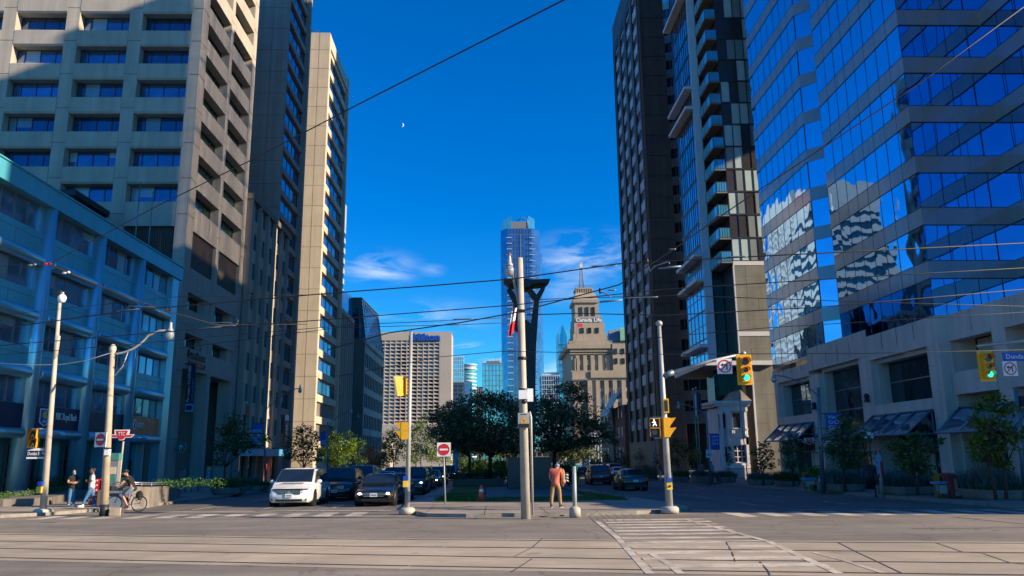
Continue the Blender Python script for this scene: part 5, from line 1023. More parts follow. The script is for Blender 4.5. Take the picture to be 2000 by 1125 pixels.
for dz in (.17, -.17): b = MB(); b.box(c.x - .18, c.y - .3, c.z + dz + .13, c.x + .18, c.y - .12, c.z + dz + .155); b.box(c.x + .16, c.y - .3, c.z + dz - .15, c.x + .18, c.y - .12, c.z + dz + .13); b.box(c.x - .18, c.y - .2, c.z + dz - .15, c.x - .165, c.y - .12, c.z + dz + .13); b.build('visor', 'signal_orange', r)
b = MB(); f = c.y - .13; w0 = c.z + .17; b.ell((c.x - .01, f, w0 + .1), (.028, .01, .028), 8, 5); b.tube([(c.x, f, w0 + .07), (c.x + .01, f, w0 - .02), (c.x - .05, f, w0 - .12)], .02, 5); b.tube([(c.x + .01, f, w0 - .02), (c.x + .06, f, w0 - .07), (c.x + .07, f, w0 - .12)], .018, 5); b.tube([(c.x, f, w0 + .05), (c.x - .06, f, w0), (c.x - .08, f, w0 + .02)], .014, 5); b.tube([(c.x, f, w0 + .05), (c.x + .06, f, w0 + .0)], .014, 5); b.build('walking_figure', 'walk_white', r)
b = MB(); b.cyl((c.x, c.y - .125, c.z - .17), (c.x, c.y - .115, c.z - .17), .1, n=14); b.build('hand_lens', 'slate', r)
arm(r, [c + Vector((0, 0, .38)), px2(p, 1303, 817)], .03); arm(r, [c + Vector((0, 0, -.38)), px2(p, 1304, 853)], .03)
c = px2(p, 1300, 835); box_part(r, 'signal_housing', 'signal_yellow', c.x - .1, c.y - .2, c.z - .35, c.x + .12, c.y + .2, c.z + .35)
for dz in (.18, -.17): b = MB(); b.add([c + Vector((.12, s_, dz + .15)) for s_ in (-.17, .17)] + [c + Vector((.36, s_, dz + .17)) for s_ in (-.17, .17)] + [c + Vector((.12, s_, dz - .15)) for s_ in (-.17, .17)], [(0, 1, 3, 2), (0, 2, 4), (1, 5, 3)]); b.build('visor', 'signal_orange', r)
c = px2(p, 1305, 948); box_part(r, 'push_button', 'sign_yellow', c.x - .1, c.y - .26, c.z - .14, c.x + .1, c.y - .12, c.z + .1); box_part(r, 'notice', 'sign_blue', c.x - .1, c.y - .25, c.z + .12, c.x + .1, c.y - .12, c.z + .26); b = MB(); b.cyl(c + Vector((0, -.28, -.02)), c + Vector((0, -.26, -.02)), .04); b.build('button', 'sign_black', r)
# -- right corner signal with street name sign (its pole stands just out of frame)
P = Vector((24.3, 25.4, gz(25.4) + .13)); r = thing('signal_pole', 'mast arm with green traffic light and blue street name sign at right edge', 'traffic signal', P); Ys = 27.6
q = AY(1908, 676, Ys); b = MB(); b.cyl(P, (P.x, P.y, 7.4), .17, .11); b.build('pole', 'pole_grey', r); arm(r, [Vector((P.x, P.y, q.z + .5)), Vector((20.5, Ys - .8, q.z + .25)), q], [.09, .07, .05], 'pole_grey', 'mast_arm')
signal(r, AY(1922.5, 716, Ys) + Vector((0, -.12, 0)), .98); no_left(r, AY(1966, 721, Ys) + Vector((0, -.2, 0)), .52)
c = AY(1990, 698, Ys); plate(r, c + Vector((0, -.22, 0)), 1.45, .31, 'sign_blue', name='street_name_plate'); text('Dundas St W', r, c + Vector((.02, -.235, 0)), (1, 0, 0), (0, 0, 1), .17, 'sign_white', 1.3, .005)
r, p, t = post('signpost', 'blue-grey steel post with small dark box beside the leafy planter at right edge', 'post', 2003, 975, 1984, 760, .1, .085, 'pole_blue'); c = px2(p, 1994, 785); box_part(r, 'box', 'dark_metal', c.x - .1, c.y - .15, c.z - .2, c.x + .2, c.y + .1, c.z + .25)
# -- left corner poles
r, p, t = post('camera_pole', 'tall pale pole with dome camera, pedestrian signals and street sign near left edge', 'pole', 84, 1000, 118, 576, .14, .065, 'pole_conc', base=.36)
for y, rr in ((702, .1),): c = px2(p, 107, y); b = MB(); b.cyl(c, c + Vector((.05, 0, 1.0)), rr, rr * .8); b.build('sleeve', 'pole_conc', r)
b = MB(); b.ell(t + Vector((0, 0, .05)), (.12, .12, .16)); b.build('cap', 'dark_metal', r); c = px2(p, 121, 584); arm(r, [t, t + Vector((.15, 0, .1)), c + Vector((0, 0, .2))], .035, 'sign_white'); b = MB(); b.lathe(c.x, c.y, [(.02, c.z - .17), (.13, c.z - .12), (.17, c.z), (.17, c.z + .1), (.08, c.z + .2)], 14); b.build('dome_camera', 'sign_white', r)
for y, nm in ((838, 0), (877, 1)): arm(r, [px2(p, 62 if y < 850 else 60, y), px2(p, 96 if y < 850 else 93, y - 1)], .028)
for y in (848, 865):
    c = px2(p, 65, y); box_part(r, 'walk_signal_housing', 'signal_orange', c.x - .2, c.y - .1, c.z - .19, c.x + .16, c.y + .14, c.z + .19)
    b = MB(); b.add([c + Vector((x_, -.1, .18)) for x_ in (-.2, .16)] + [c + Vector((x_ + .16, -.36, .18)) for x_ in (-.2, .16)] + [c + Vector((x_, -.1, -.18)) for x_ in (-.2, .16)], [(0, 1, 3, 2), (1, 5, 3), (0, 2, 4)], 0); b.build('visor', 'signal_orange', r)
    b = MB(); b.quad(c + Vector((-.1, -.108, -.14)), c + Vector((.14, -.108, -.14)), c + Vector((.14, -.108, .12)), c + Vector((-.02, -.108, .12))); b.build('lens', 'sign_black', r)
    b = MB(); b.tube([c + Vector((.0, -.115, -.12)), c + Vector((.04, -.115, 0)), c + Vector((.1, -.115, -.12))], .02, 5); b.build('figure', 'sign_white', r)
c = px2(p, 71, 886); plate(r, c, .78, .24, 'sign_navy', name='street_name_plate'); plate(r, c + Vector((0, .01, -.17)), .78, .07, 'sign_white', name='sign_trim'); b = MB(); b.add([c + Vector((-.38, -.03, .12)), c + Vector((.38, -.03, .12)), c + Vector((.2, -.03, .2)), c + Vector((0, -.03, .22)), c + Vector((-.2, -.03, .2))], [(0, 1, 2, 3, 4)]); b.build('sign_crest', 'sign_white', r); text('Dundas St. W', r, c + Vector((0, -.015, 0)), (1, 0, 0), (0, 0, 1), .15, 'sign_white', .68, .005)
c = px2(p, 83, 955); box_part(r, 'push_button', 'sign_yellow', c.x - .11, c.y - .26, c.z - .15, c.x + .09, c.y - .13, c.z + .1); box_part(r, 'notice', 'sign_blue', c.x - .1, c.y - .24, c.z + .12, c.x + .1, c.y - .13, c.z + .3)
r, p, t = post('utility_pole', 'tan concrete pole with curved lamp arm and no-entry sign beside the cyclist', 'street light', 203, 1002, 220, 684, .16, .095, 'pole_wood', n=14)
b = MB(); b.cyl(p - Vector((0, 0, .1)), p + Vector((0, 0, .32)), .175, .17); b.build('foot_sleeve', 'dark_metal', r); box_part(r, 'foot_box', 'pole_wood', p.x + .3, p.y - .2, p.z - .1, p.x + .7, p.y + .1, p.z + .2)
b = MB(); b.ell(t + Vector((0, 0, .05)), (.14, .14, .2)); b.build('cap', 'pole_conc', r)
q = px2(p, 220, 692); l = px2(p, 332, 652); arm(r, bez(q, px2(p, 262, 690), px2(p, 290, 655), 8) + [px2(p, 312, 646), l + Vector((0, 0, .14))], .045, 'pole_grey'); arm(r, [px2(p, 219, 740), px2(p, 240, 715), px2(p, 250, 688)], .02, 'pole_grey', 'brace'); lamp_head(r, l + Vector((0, 0, .1)), .95)
no_entry(r, px2(p, 203.5, 859) + Vector((-.02, -.26, 0)), .56, -.35); c = px2(p, 213, 883); box_part(r, 'control_box', 'sign_white', c.x - .05, c.y - .3, c.z - .12, c.x + .12, c.y - .1, c.z + .12); box_part(r, 'box_hood', 'dark_metal', c.x - .06, c.y - .32, c.z + .12, c.x + .14, c.y - .08, c.z + .17)
for i, (x, y) in enumerate(((222, 693), (224, 700))): c = px2(p, x, y); b = MB(); b.torus(c + Vector((.15 + .2 * i, -.05, -.3)), .22, .015, 'y', 16, 5); b.build('cable_loop', 'wire', r)
def transit(name, label, xb, yb, xt, yt, cx__, cy__, w, group=None, hang=False, ang=0.0):
    r, p, t = post(name, label, 'sign', xb, yb, xt, yt, .05, .045, 'pole_wood' if not hang else 'pole_grey', n=8); c = px2(p, cx__, cy__) + Vector((0, -.08, 0)); s = w / 2; u = Vector((math.cos(ang), math.sin(ang), 0)); z = Vector((0, 0, 1)); nn = Vector((0, -1, 0))
    b = MB()
    def q(pts, d, m): n = len(pts); b.add([c + u*a*s + z*e*s + nn*d for a, e in pts] + [c + u*a*s + z*e*s - nn*.03 for a, e in pts], [tuple(range(n)), tuple(range(n, 2*n))[::-1]] + [(i, n+i, n+(i+1) % n, (i+1) % n) for i in range(n)], m)
    q([(-1, .06), (-.55, .06), (-.6, .42), (.6, .42), (.55, .06), (1, .06), (.75, -.2), (.3, -.2), (.2, -.36), (.08, -.4), (-.08, -.4), (-.2, -.36), (-.3, -.2), (-.75, -.2)], 0, 0)
    for sg in (-1, 1): pts = [(sg * .93, .015), (sg * .4, .015), (sg * .36, -.14), (sg * .72, -.14)]; q(pts if sg < 0 else pts[::-1], .012, 1)
    q([(-.46, .35), (-.3, -.17), (-.16, -.31), (0, -.34), (.16, -.31), (.3, -.17), (.46, .35)], .012, 1); b.build('winged_shield', ['sign_white', 'sign_red'], r)
    text('TTC', r, c + z * s * .08 + nn * .02, u, z, s * .3, 'sign_white', s * .52, .006)
    return r, p, t
r, p, t = transit('transit_sign', 'red winged transit station sign on a thin tan post beside the map kiosk', 228, 985, 241, 862, 239, 850, 1.25)
r, p, t = transit('transit_sign', 'red winged transit sign hung from a post on the right pavement', 1555, 948, 1550, 845, 1580, 862, 1.15, hang=True); arm(r, [t, px2(p, 1605, 850)], .03, 'pole_blue'); b = MB(); b.lathe(p.x, p.y, [(.3, p.z - .05), (.28, p.z + .2), (.1, p.z + .3)], 12); b.build('foot', 'pole_conc', r)
# -- cobra street lights with curved arms along the avenue
def street_light(label, xb, yb, xt, yt, xl, yl, off=.13, m='pole_blue', s=1.0, rad=.1, dy=0.0):
    r, p, t = post('street_light', label, 'street light', xb, yb, xt, yt, rad, rad * .7, m, off, n=8, group='street lights along the avenue'); l = px2(p, xl, yl) + Vector((0, dy, 0)); mid = (t + l) / 2 + Vector((0, 0, abs(l.x - t.x) * .18)); arm(r, bez(t - Vector((0, 0, .5)), mid, l + Vector((0, 0, .1)), 8), .035, m); lamp_head(r, l, .85); return r, p, t
la = street_light('street light with two blue banners, nearest along the left pavement', 519, 957, 516, 792, 586, 760)
lb_ = street_light('street light with blue-white banner beside the bright lime tree', 640, 945, 640, 825, 686, 802)
street_light('distant left street light in front of the glass-roofed office', 722, 930, 723, 836, 700, 812)
lc = street_light('street light with a forty speed limit sign and blue banner, right pavement', 1387, 945, 1379, 802, 1325, 792)
ld = street_light('street light leaning in front of the glass tower podium, right', 1607, 960, 1598, 757, 1511, 737, rad=.14, s=1.1)
street_light('street light with a blue banner before the dark tower', 1282, 935, 1278, 846, 1235, 824)
street_light('far right street light before the brick building', 1217, 925, 1215, 850, 1191, 838)
def banner(owner, label, x, yt, yb, w, m, m2=None, txt=None, side=1):
    r, p, t = owner; c0 = px2(p, x, yt); c1 = px2(p, x, yb); g = thing('banner', label, 'banner', c1); b = MB(); x0, x1 = (c0.x, c0.x + w) if side > 0 else (c0.x - w, c0.x)
    b.box(x0, p.y - .02, c1.z, x1, p.y + .02, c0.z, 0)
    if m2: b.box(x0 + .02, p.y - .03, c1.z + .05, x1 - .02, p.y - .02, c1.z + (c0.z - c1.z) * .42, 1)
    b.build('cloth', [m, m2 or m], g); b = MB(); px_ = t.x + (p.x - t.x) * .3; [b.tube([(px_, p.y, z), (x1 if side > 0 else x0, p.y, z)], .02, 5) for z in (c0.z + .02, c1.z - .02)]; b.build('bracket', 'dark_metal', g)
    if txt:
        for i, s_ in enumerate(txt): text(s_, g, ((x0 + x1) / 2, p.y - .04, c0.z - .2 - .28 * i), (1, 0, 0), (0, 0, 1), .2, 'sign_white', w * .7, .005)
    return g
banner(la, 'navy banner with pale top on the nearest left street light, upper of two', 512, 828, 846, .75, 'sign_blue', 'sign_sky', None, -1)
banner(la, 'bright blue banner with white emblem on left street light, lower one', 512, 853, 870, .75, 'sign_sky', 'sign_white', None, -1)
banner(lb_, 'dark blue and white banner beside the lime green tree', 637, 845, 870, .55, 'sign_blue', 'sign_sky', None, -1)
banner(lc, 'blue street banner with white letters above the speed sign', 1386, 848, 878, .75, 'sign_blue', None, ['VAN', 'GO', 'GH'])
banner(ld, 'blue banner with white letters and yellow patch by the podium', 1611, 808, 836, .9, 'sign_blue', None, ['Vind', 'GO', 'GH'])
p = ld[1]; c = px2(p, 1627, 824); 
r, p, t = lc; c = px2(p, 1385, 886); plate(r, c + Vector((-.03, -.12, 0)), .5, .62, 'sign_white', name='speed_plate'); text('40', r, c + Vector((-.03, -.13, -.1)), (1, 0, 0), (0, 0, 1), .27, 'sign_black', .36, .005); text('MAXIMUM', r, c + Vector((-.03, -.13, .2)), (1, 0, 0), (0, 0, 1), .08, 'sign_black', .4, .005)
# -- bus stop posts and parking signs on the right pavement
r, p, t = post('bus_stop_post', 'leaning white, blue and red bus stop post on right pavement', 'bus stop', 1724, 967, 1714, 882, .09, .08, 'pole_grey'); b = MB(); a, e = px2(p, 1716, 903), px2(p, 1714, 884); b.box(a.x - .12, p.y - .06, a.z - .55, a.x + .12, p.y + .06, e.z - .1, 0); b.box(a.x - .125, p.y - .065, e.z - .1, a.x + .125, p.y + .065, e.z + .1, 1); b.box(a.x - .125, p.y - .065, a.z - .7, a.x + .125, p.y + .065, a.z - .55, 1); b.build('stop_flag', ['sign_sky', 'sign_red'], r); box_part(r, 'timetable_case', 'sign_red', p.x + .0, p.y - .12, p.z + .9, p.x + .14, p.y - .08, p.z + 1.6)
r, p, t = post('parking_sign', 'thin post with two small white parking signs on right pavement', 'sign', 1711, 966, 1695, 843, .035, .03, 'dark_metal', n=8); [plate(r, px2(p, x, 850) + Vector((0, -.05, 0)), .22, .32, 'sign_white', name='sign_plate') for x in (1692, 1700)]
r, p, t = post('parking_sign', 'small square no-stopping sign on thin post behind the podium street light', 'sign', 1618, 955, 1617, 862, .03, .03, 'pole_grey', n=8); c = px2(p, 1617, 868); plate(r, c + Vector((0, -.04, 0)), .4, .4, 'sign_white', name='sign_plate'); b = MB(); disc(b, c + Vector((0, -.05, 0)), .15, 0, r_in=.1); disc(b, c + Vector((0, -.052, 0)), .07, 1); b.build('symbol', ['sign_red', 'sign_black'], r)
r, p, t = post('thin_post', 'thin dark leaning post before the white heritage house', 'post', 1461, 940, 1443, 768, .05, .04, 'pole_blue', n=8)
r, p, t = post('small_signpost', 'low white post with an orange box on the far right kerb', 'post', 1350, 940, 1349, 913, .05, .05, 'sign_white', n=8); c = px2(p, 1347, 913); box_part(r, 'box', 'signal_orange', c.x - .2, c.y - .1, c.z - .15, c.x + .1, c.y + .1, c.z + .15)
post('kerb_post', 'short white reflector post on the right kerb near the black sedan', 'post', 1290, 940, 1290, 920, .05, .05, 'sign_white', n=8); post('kerb_post', 'short white reflector post on the right kerb behind the signal pole', 'post', 1313, 941, 1312, 922, .05, .05, 'sign_white', n=8)
# -- flagpoles
def flagpole(label, xb, yb, xt, yt, m, m2, fy, w=.25, h=1.4):
    r, p, t = post('flagpole', label, 'flagpole', xb, yb, xt, yt, .06, .04, 'pole_grey', n=8); c = px2(p, xt, fy); b = MB()
    for i in range(4): x = c.x + .02 + w * i / 4; o = .06 * (i % 2); b.slab((x, p.y - .1 + o, c.z - h + .1 * i), (x + w / 4, p.y - .04 - o, c.z - h + .1 * (i + 1)), (x + w / 4, p.y - .04 - o, c.z - .06 * (i + 1)), (x, p.y - .1 + o, c.z - .06 * i), .01, 1 if i in (1, 2) else 0)
    b.build('flag', [m, m2], r); b = MB(); b.ell(t, (.1, .1, .1)); b.build('finial', 'sign_white', r)
flagpole('left flagpole of three with a blue flag before the finned office', 455, 944, 456, 784, 'sign_blue', 'sign_sky', 790)
flagpole('middle flagpole of three with red and white flag before the finned office', 467, 945, 471, 779, 'sign_red', 'sign_white', 786)
flagpole('right flagpole of three with a dark red flag before the finned office', 480, 945, 482, 786, 'lease_red', 'signal_orange', 792)
flagpole('left flagpole of two with red and white flag below the canopy', 1366, 938, 1353, 760, 'sign_red', 'sign_white', 768, .45, 2.4); flagpole('right flagpole of two with a dark flag below the canopy', 1370, 938, 1359, 758, 'lease_red', 'sign_navy', 765, .45, 2.4)
# -- overhead wires (each on the vertical plane it hangs in)
def wp(x, y, c, k=DS): v = _d(x, y); s = (c - EYE.y + k * EYE.x) / (v.y - k * v.x); return EYE + v * s
def wire(label, pts, c, r=.012, k=DS, extra=None, m='wire'):
    P = [wp(x, y, c, k) for x, y in pts]; q = P[0]; w = thing('overhead_wire', label, 'wire', P[0], 'overhead wires'); b = MB(); b.tube(P, r, 5); b.build('cable', m, w)
    for x, y, s in extra or ():
        a = wp(x - s / 2, y, c, k); e = wp(x + s / 2, y - s * .03, c, k); b = MB(); b.tube([a, a.lerp(e, .2), a.lerp(e, .8), e], [.008, .016, .016, .008], 6); b.build('insulator', 'frame_grey', w)
    return w
def diag(label, pts3, r=.012, ins=()):
    P = [AY(x, y, Y) for x, y, Y in pts3]; w = thing('overhead_wire', label, 'wire', P[0], 'overhead wires'); b = MB(); b.tube(P, r, 5); b.build('cable', 'wire', w)
    for x, y, Y, m in ins: c = AY(x, y, Y); b = MB(); b.ell(c, (.08, .04, .04)); b.ell(c + Vector((.12, 0, .02)), (.05, .04, .04)); b.build('insulator', m, w)
diag('thick wire rising from red insulator at left to top of frame', [(96, 516, 23), (300, 406, 19.5), (484, 316, 16.8), (678, 215, 14.4), (900, 102, 12.2), (1105, -2, 10.5), (1500, -190, 8)], .013, [(90, 516, 23, 'sign_red'), (60, 518, 23.4, 'frame_grey')])
diag('pale wire running left from the red insulator', [(96, 516, 23), (40, 518, 24), (-60, 517, 26)], .01)
diag('white wrapped wire sloping down from red insulator across the bank windows', [(96, 516, 23), (180, 552, 24.5), (260, 584, 26), (330, 608, 27.5), (420, 634, 29.5), (500, 634, 30), (600, 633, 30.5)], .016, [(126, 533, 23.6, 'sign_white'), (326, 606, 27.5, 'dark_metal')])
wire('highest trolley wire crossing the sky below the small clouds', [(-60, 650), (250, 607), (640, 573), (840, 558), (1000, 545), (1210, 515), (1490, 500), (2060, 472)], 17.0, .014, extra=[(1440, 502, 40), (1180, 520, 50)])
wire('trolley wire crossing in front of the glass roof and dark tower', [(-60, 680), (300, 650), (640, 624), (1000, 596), (1300, 565), (1700, 540), (2060, 520)], 18.5, .012, extra=[(440, 637, 40)])
wire('thin wire passing above the hotel roof, left half', [(-40, 697), (300, 669), (500, 650), (700, 634), (1000, 620)], 20, .009, extra=[(905, 624, 40)])
wire('thin wire with a long splice above the hotel name', [(350, 680), (660, 640), (900, 634), (1000, 630)], 21.5, .009, extra=[(880, 635, 45)])
wire('wire from hotel roof rising right through the flag', [(640, 683), (760, 650), (900, 630), (1010, 610), (1210, 556), (1315, 487), (1440, 400), (1800, 160), (2100, -60)], 16.0, .013, extra=[(1195, 567, 16), (1313, 487, 14)])
wire('wire pair crossing the stone tower sign', [(1030, 615), (1130, 612), (1300, 616), (1600, 600), (2060, 560)], 19.5, .013)
wire('wire crossing the belfry of the stone tower', [(1050, 585), (1200, 580), (1320, 577), (1700, 590), (2060, 600)], 20.5, .01, extra=[(1250, 582, 70)])
wire('lowest wire crossing in front of the round hotel windows and podium', [(660, 735), (860, 697), (980, 686), (1300, 692), (1700, 690), (2060, 682)], 23, .01)
wire('wire passing behind the green lights to the podium corner', [(1190, 668), (1500, 640), (1800, 622), (2060, 606)], 21.0, .009)
wire('faint wire crossing the tower offices at left', [(-40, 620), (340, 580), (640, 575)], 24, .008)
wire('sagging pale cable between the camera pole and the utility pole', [(-20, 708), (60, 713), (120, 712), (170, 704), (220, 688)], 31.0, .016, extra=None, m='pole_grey')
def pullover(label, pts, c): P = [wp(x, y, c) for x, y in pts]; w = thing('trolley_arm', label, 'wire fitting', P[0], 'trolley wire fittings'); b = MB(); b.tube(P, .015, 6); b.build('bow', 'frame_grey', w); b = MB(); b.tube([wp(pts[0][0] - 22, pts[0][1] + 8, c), wp(pts[0][0] + 22, pts[0][1] + 4, c)], .022, 6); b.build('shoe', 'pole_blue', w); b = MB(); b.ell(P[-1] + Vector((0, 0, .05)), (.035, .035, .08)); b.build('insulator', 'dark_metal', w)
pullover('bowed trolley wire fitting before the bank windows', [(250, 600), (252, 597), (300, 600), (312, 610), (325, 608)], 26.0); pullover('bowed trolley wire fitting before the concrete tower loggia', [(411, 634), (414, 630), (450, 630), (460, 637), (464, 630)], 28.0); pullover('bowed trolley wire fitting beside the stone tower belfry', [(1193, 582), (1190, 577), (1180, 572), (1172, 572)], 19.0); pullover('bowed trolley wire fitting before the dark tower wall', [(1308, 516), (1306, 511), (1278, 520), (1270, 530), (1264, 515)], 17.5)
# ================================================================ VEHICLES
def paint(name, col, metal=.0): return mat(name, col, .3, .05, 3.0, metal=metal, coat=.9)
paint('paint_white', (.82, .81, .78)); paint('paint_black', (.012, .012, .014), .2); paint('paint_dark', (.03, .032, .036), .4); paint('paint_silver', (.34, .36, .38), .5); paint('paint_red', (.3, .01, .02), .0); paint('paint_blue', (.05, .2, .32), .3); paint('paint_grey', (.12, .13, .14), .4); paint('paint_navy', (.012, .02, .05), .3)
mat('car_glass', (.02, .03, .04), .03, .2, 1.0, metal=.25, spec=.9, ior=1.75)
mat('tyre', (.014, .014, .015), .85, .2, 8.0); mat('rim', (.4, .41, .43), .35, .1, 8.0, metal=.8); mat('trim_black', (.012, .012, .013), .5); mat('chrome', (.6, .6, .62), .18, .05, 4, metal=1.0)
mat('headlight', (.22, .24, .26), .08, .1, 8, metal=.5, spec=.9); mat('headlight_on', (1.0, .97, .88), .2, .02, 8, emit=3.0); mat('amber', (.8, .25, .02), .3); mat('tail_light', (.35, .01, .012), .2); mat('plate', (.7, .72, .75), .5)
SH = {  # length, width, height, belt, hood, cowl y, roof start, roof end, rear base y, wheel radius, boot height
 'sedan': (4.65, 1.82, 1.44, .93, .80, 1.25, 2.0, 3.2, 4.1, .33, 1.0), 'suv': (4.7, 1.93, 1.72, 1.08, .98, 1.15, 1.85, 4.1, 4.6, .38, 1.08), 'van': (5.1, 2.0, 1.74, 1.02, .92, .85, 1.85, 4.6, 5.0, .35, 1.02), 'hatch': (3.85, 1.73, 1.42, .93, .84, 1.0, 1.6, 3.3, 3.75, .31, .95), 'big': (4.9, 2.02, 1.86, 1.18, 1.1, 1.35, 1.95, 4.4, 4.8, .4, 1.18), 'pickup': (5.4, 1.98, 1.85, 1.15, 1.08, 1.4, 2.0, 3.3, 3.7, .4, 1.15)}
def loft(b, secs, m=0):
    n = len(secs[0]); K = len(secs); vs = [p for s in secs for p in s]
    fs = [(i*n+j, i*n+(j+1) % n, (i+1)*n+(j+1) % n, (i+1)*n+j) for i in range(K-1) for j in range(n)] + [tuple(range(n))[::-1], tuple((K-1)*n+j for j in range(n))]
    b.add(vs, fs, m, True)
def make_car(kind, pm, label, cat, pos, heading, group, on=False, plate_txt=None, grille='chrome', rails=False):
    """front bumper at local y=0, length along +y; heading 0 faces the camera"""
    Lc, Wc, Hc, zb, zh, yA, yB, yC, yD, rw, zt = SH[kind]; hw = Wc / 2
    r = thing('parked_car' if False else {'van': 'minivan', 'suv': 'suv', 'big': 'suv', 'pickup': 'pickup_truck'}.get(kind, 'car'), label, cat, (0, 0, 0), group); b = MB()
    def sec(y, w, ztop, zs, z0): return [(x * w * hw, y, z) for x, z in ((-.86, z0), (-.98, z0 + .1), (-1, .48), (-.985, zs - .1), (-.93, zs), (-.5, ztop), (.5, ztop), (.93, zs), (.985, zs - .1), (1, .48), (.98, z0 + .1), (.86, z0))]
    loft(b, [sec(0, .74, zh - .32, zh - .36, .3), sec(.1, .88, zh - .16, zh - .2, .22), sec(.32, .96, zh - .06, zh - .1, .19), sec(.7, .99, zh, zh - .05, .19), sec(yA, 1, zb + .02, zb - .02, .19), sec(yB, 1, zb + .02, zb, .19), sec(yC, 1, zb + .02, zb, .19), sec(yD - .05, .99, zt, zt - .03, .2), sec(Lc - .3, .97, zt - .02, zt - .06, .22), sec(Lc - .06, .9, zt - .1, zt - .14, .28), sec(Lc, .8, zt - .3, zt - .34, .34)])
    b.build('body', pm, r, sharp=40)
    wb, wr = hw * .93, hw * (.74 if kind in ('sedan', 'hatch') else .8)
    b = MB(); R4 = Hc - .07
    def gs(y, w0, z0, w1, z1, zc): return [(-w0, y, z0), (-w1, y, z1), (-w1 * .7, y, zc), (w1 * .7, y, zc), (w1, y, z1), (w0, y, z0)]
    loft(b, [gs(yA, wb, zb - .05, wb * .98, zb - .02, zb), gs(yB, wb, zb - .05, wr, R4, Hc - .01), gs((yB + yC) / 2, wb, zb - .05, wr * 1.01, R4 + .01, Hc), gs(yC, wb, zb - .05, wr, R4 - .02, Hc - .04), gs(yD, wb * .96, zb - .05, wb * .94, zb - .02, zt)])
    b.build('cabin', pm, r, sharp=35)
    lerp = lambda a, e, t: tuple(a[i] + (e[i] - a[i]) * t for i in range(3))
    def pane(name, a, bb, c, d, off):
        m = MB(); n = (Vector(bb) - Vector(a)).cross(Vector(d) - Vector(a)).normalized(); n = n if n.dot(Vector(off)) > 0 else -n
        m.add([Vector(q) + n * .012 for q in (a, bb, c, d)] + [Vector(q) - n * .03 for q in (a, bb, c, d)], [(0, 1, 2, 3), (0, 4, 5, 1), (1, 5, 6, 2), (2, 6, 7, 3), (3, 7, 4, 0)]); return m.build(name, 'car_glass', r)
    A = lambda s: (s * wb * .98, yA, zb); B2 = lambda s: (s * wr, yB, Hc - .05); Cc = lambda s: (s * wr, yC, Hc - .07); Dd = lambda s: (s * wb * .94, yD, zt - .01)
    l0, l1, r0, r1 = lerp(A(-1), B2(-1), .1), lerp(A(-1), B2(-1), .93), lerp(A(1), B2(1), .1), lerp(A(1), B2(1), .93)
    k = .07; pane('windscreen', (l0[0] + k, l0[1], l0[2] + .02), (r0[0] - k, r0[1], r0[2] + .02), (r1[0] - k * .8, r1[1], r1[2] + .035), (l1[0] + k * .8, l1[1], l1[2] + .035), (0, -1, .5))
    l0, l1, r0, r1 = lerp(Dd(-1), Cc(-1), .12), lerp(Dd(-1), Cc(-1), .9), lerp(Dd(1), Cc(1), .12), lerp(Dd(1), Cc(1), .9)
    pane('rear_window', (l0[0] + k, l0[1], l0[2] + .02), (r0[0] - k, r0[1], r0[2] + .02), (r1[0] - k, r1[1], r1[2] + .02), (l1[0] + k, l1[1], l1[2] + .02), (0, 1, .5))
    zlo, zhi = zb + .04, Hc - .14; f = lambda z: (z - zb) / (Hc - .06 - zb); yf = lambda z: yA + (yB - yA) * f(z) + .22; yr = lambda z: yD + (yC - yD) * f(z) - .2; xs = lambda z: wb + (wr - wb) * f(z)
    nb = 3 if kind in ('van', 'suv', 'big') else 2; ym = [(yB + .75), (yB + 1.75)][:nb - 1] if kind != 'pickup' else [yB + .8]
    for s in (-1, 1):
        cuts_lo = [yf(zlo)] + ym + [yr(zlo)]; cuts_hi = [yf(zhi)] + ym + [yr(zhi)]
        for i in range(len(cuts_lo) - 1):
            a0, a1, h0, h1 = cuts_lo[i] + .03, cuts_lo[i+1] - .03, cuts_hi[i] + .03, cuts_hi[i+1] - .03
            if a1 > a0 + .1 and h1 > h0 + .05: pane('side_window', (s * xs(zlo), a0, zlo), (s * xs(zlo), a1, zlo), (s * xs(zhi), h1, zhi), (s * xs(zhi), h0, zhi), (s, 0, .2))
    wy = (.92 if kind != 'van' else .98, Lc - (1.0 if kind != 'pickup' else 1.15))
    for y in wy:
        for s in (-1, 1):
            b = MB(); b.cyl((s * (hw - .3), y, rw + .02), (s * (hw + .006), y, rw + .02), rw + .07, n=22); b.build('wheel_arch', 'trim_black', r)
            b = MB(); b.torus((s * (hw - .085), y, rw), rw - .085, .088, 'x', 24, 8); w_ = b.build('wheel', 'tyre', r)
            b = MB(); x0 = s * (hw - .02); b.cyl((s * (hw - .16), y, rw), (x0 - s * .02, y, rw), rw - .13, n=20)
            for i in range(7): a = 2 * PI * i / 7; b.tube([(x0 - s * .005, y, rw), (x0 - s * .015, y + (rw - .12) * math.cos(a), rw + (rw - .12) * math.sin(a))], [.035, .025], 5)
            b.build('rim', 'rim', w_)
    for s in (-1, 1):
        b = MB(); hl = 'headlight_on' if on else 'headlight'
        zl = zh - .24; vs = [(s * hw * .52, .05, zl - .06), (s * hw * .9, .2, zl - .03), (s * hw * .955, .46, zl + .1), (s * hw * .62, .16, zl + .08)]
        n = Vector((0, -.05, .012)); b.add([Vector(v) + n for v in vs] + [Vector(v) + Vector((0, .16, 0)) for v in vs], [(0, 1, 2, 3), (0, 4, 5, 1), (1, 5, 6, 2), (2, 6, 7, 3), (3, 7, 4, 0)], 0); h = b.build('headlight', 'headlight', r)
        if on: b = MB(); b.ell((s * hw * .7, .06, zl + .01), (.085, .05, .05), 8, 5); b.build('lamp', hl, h)
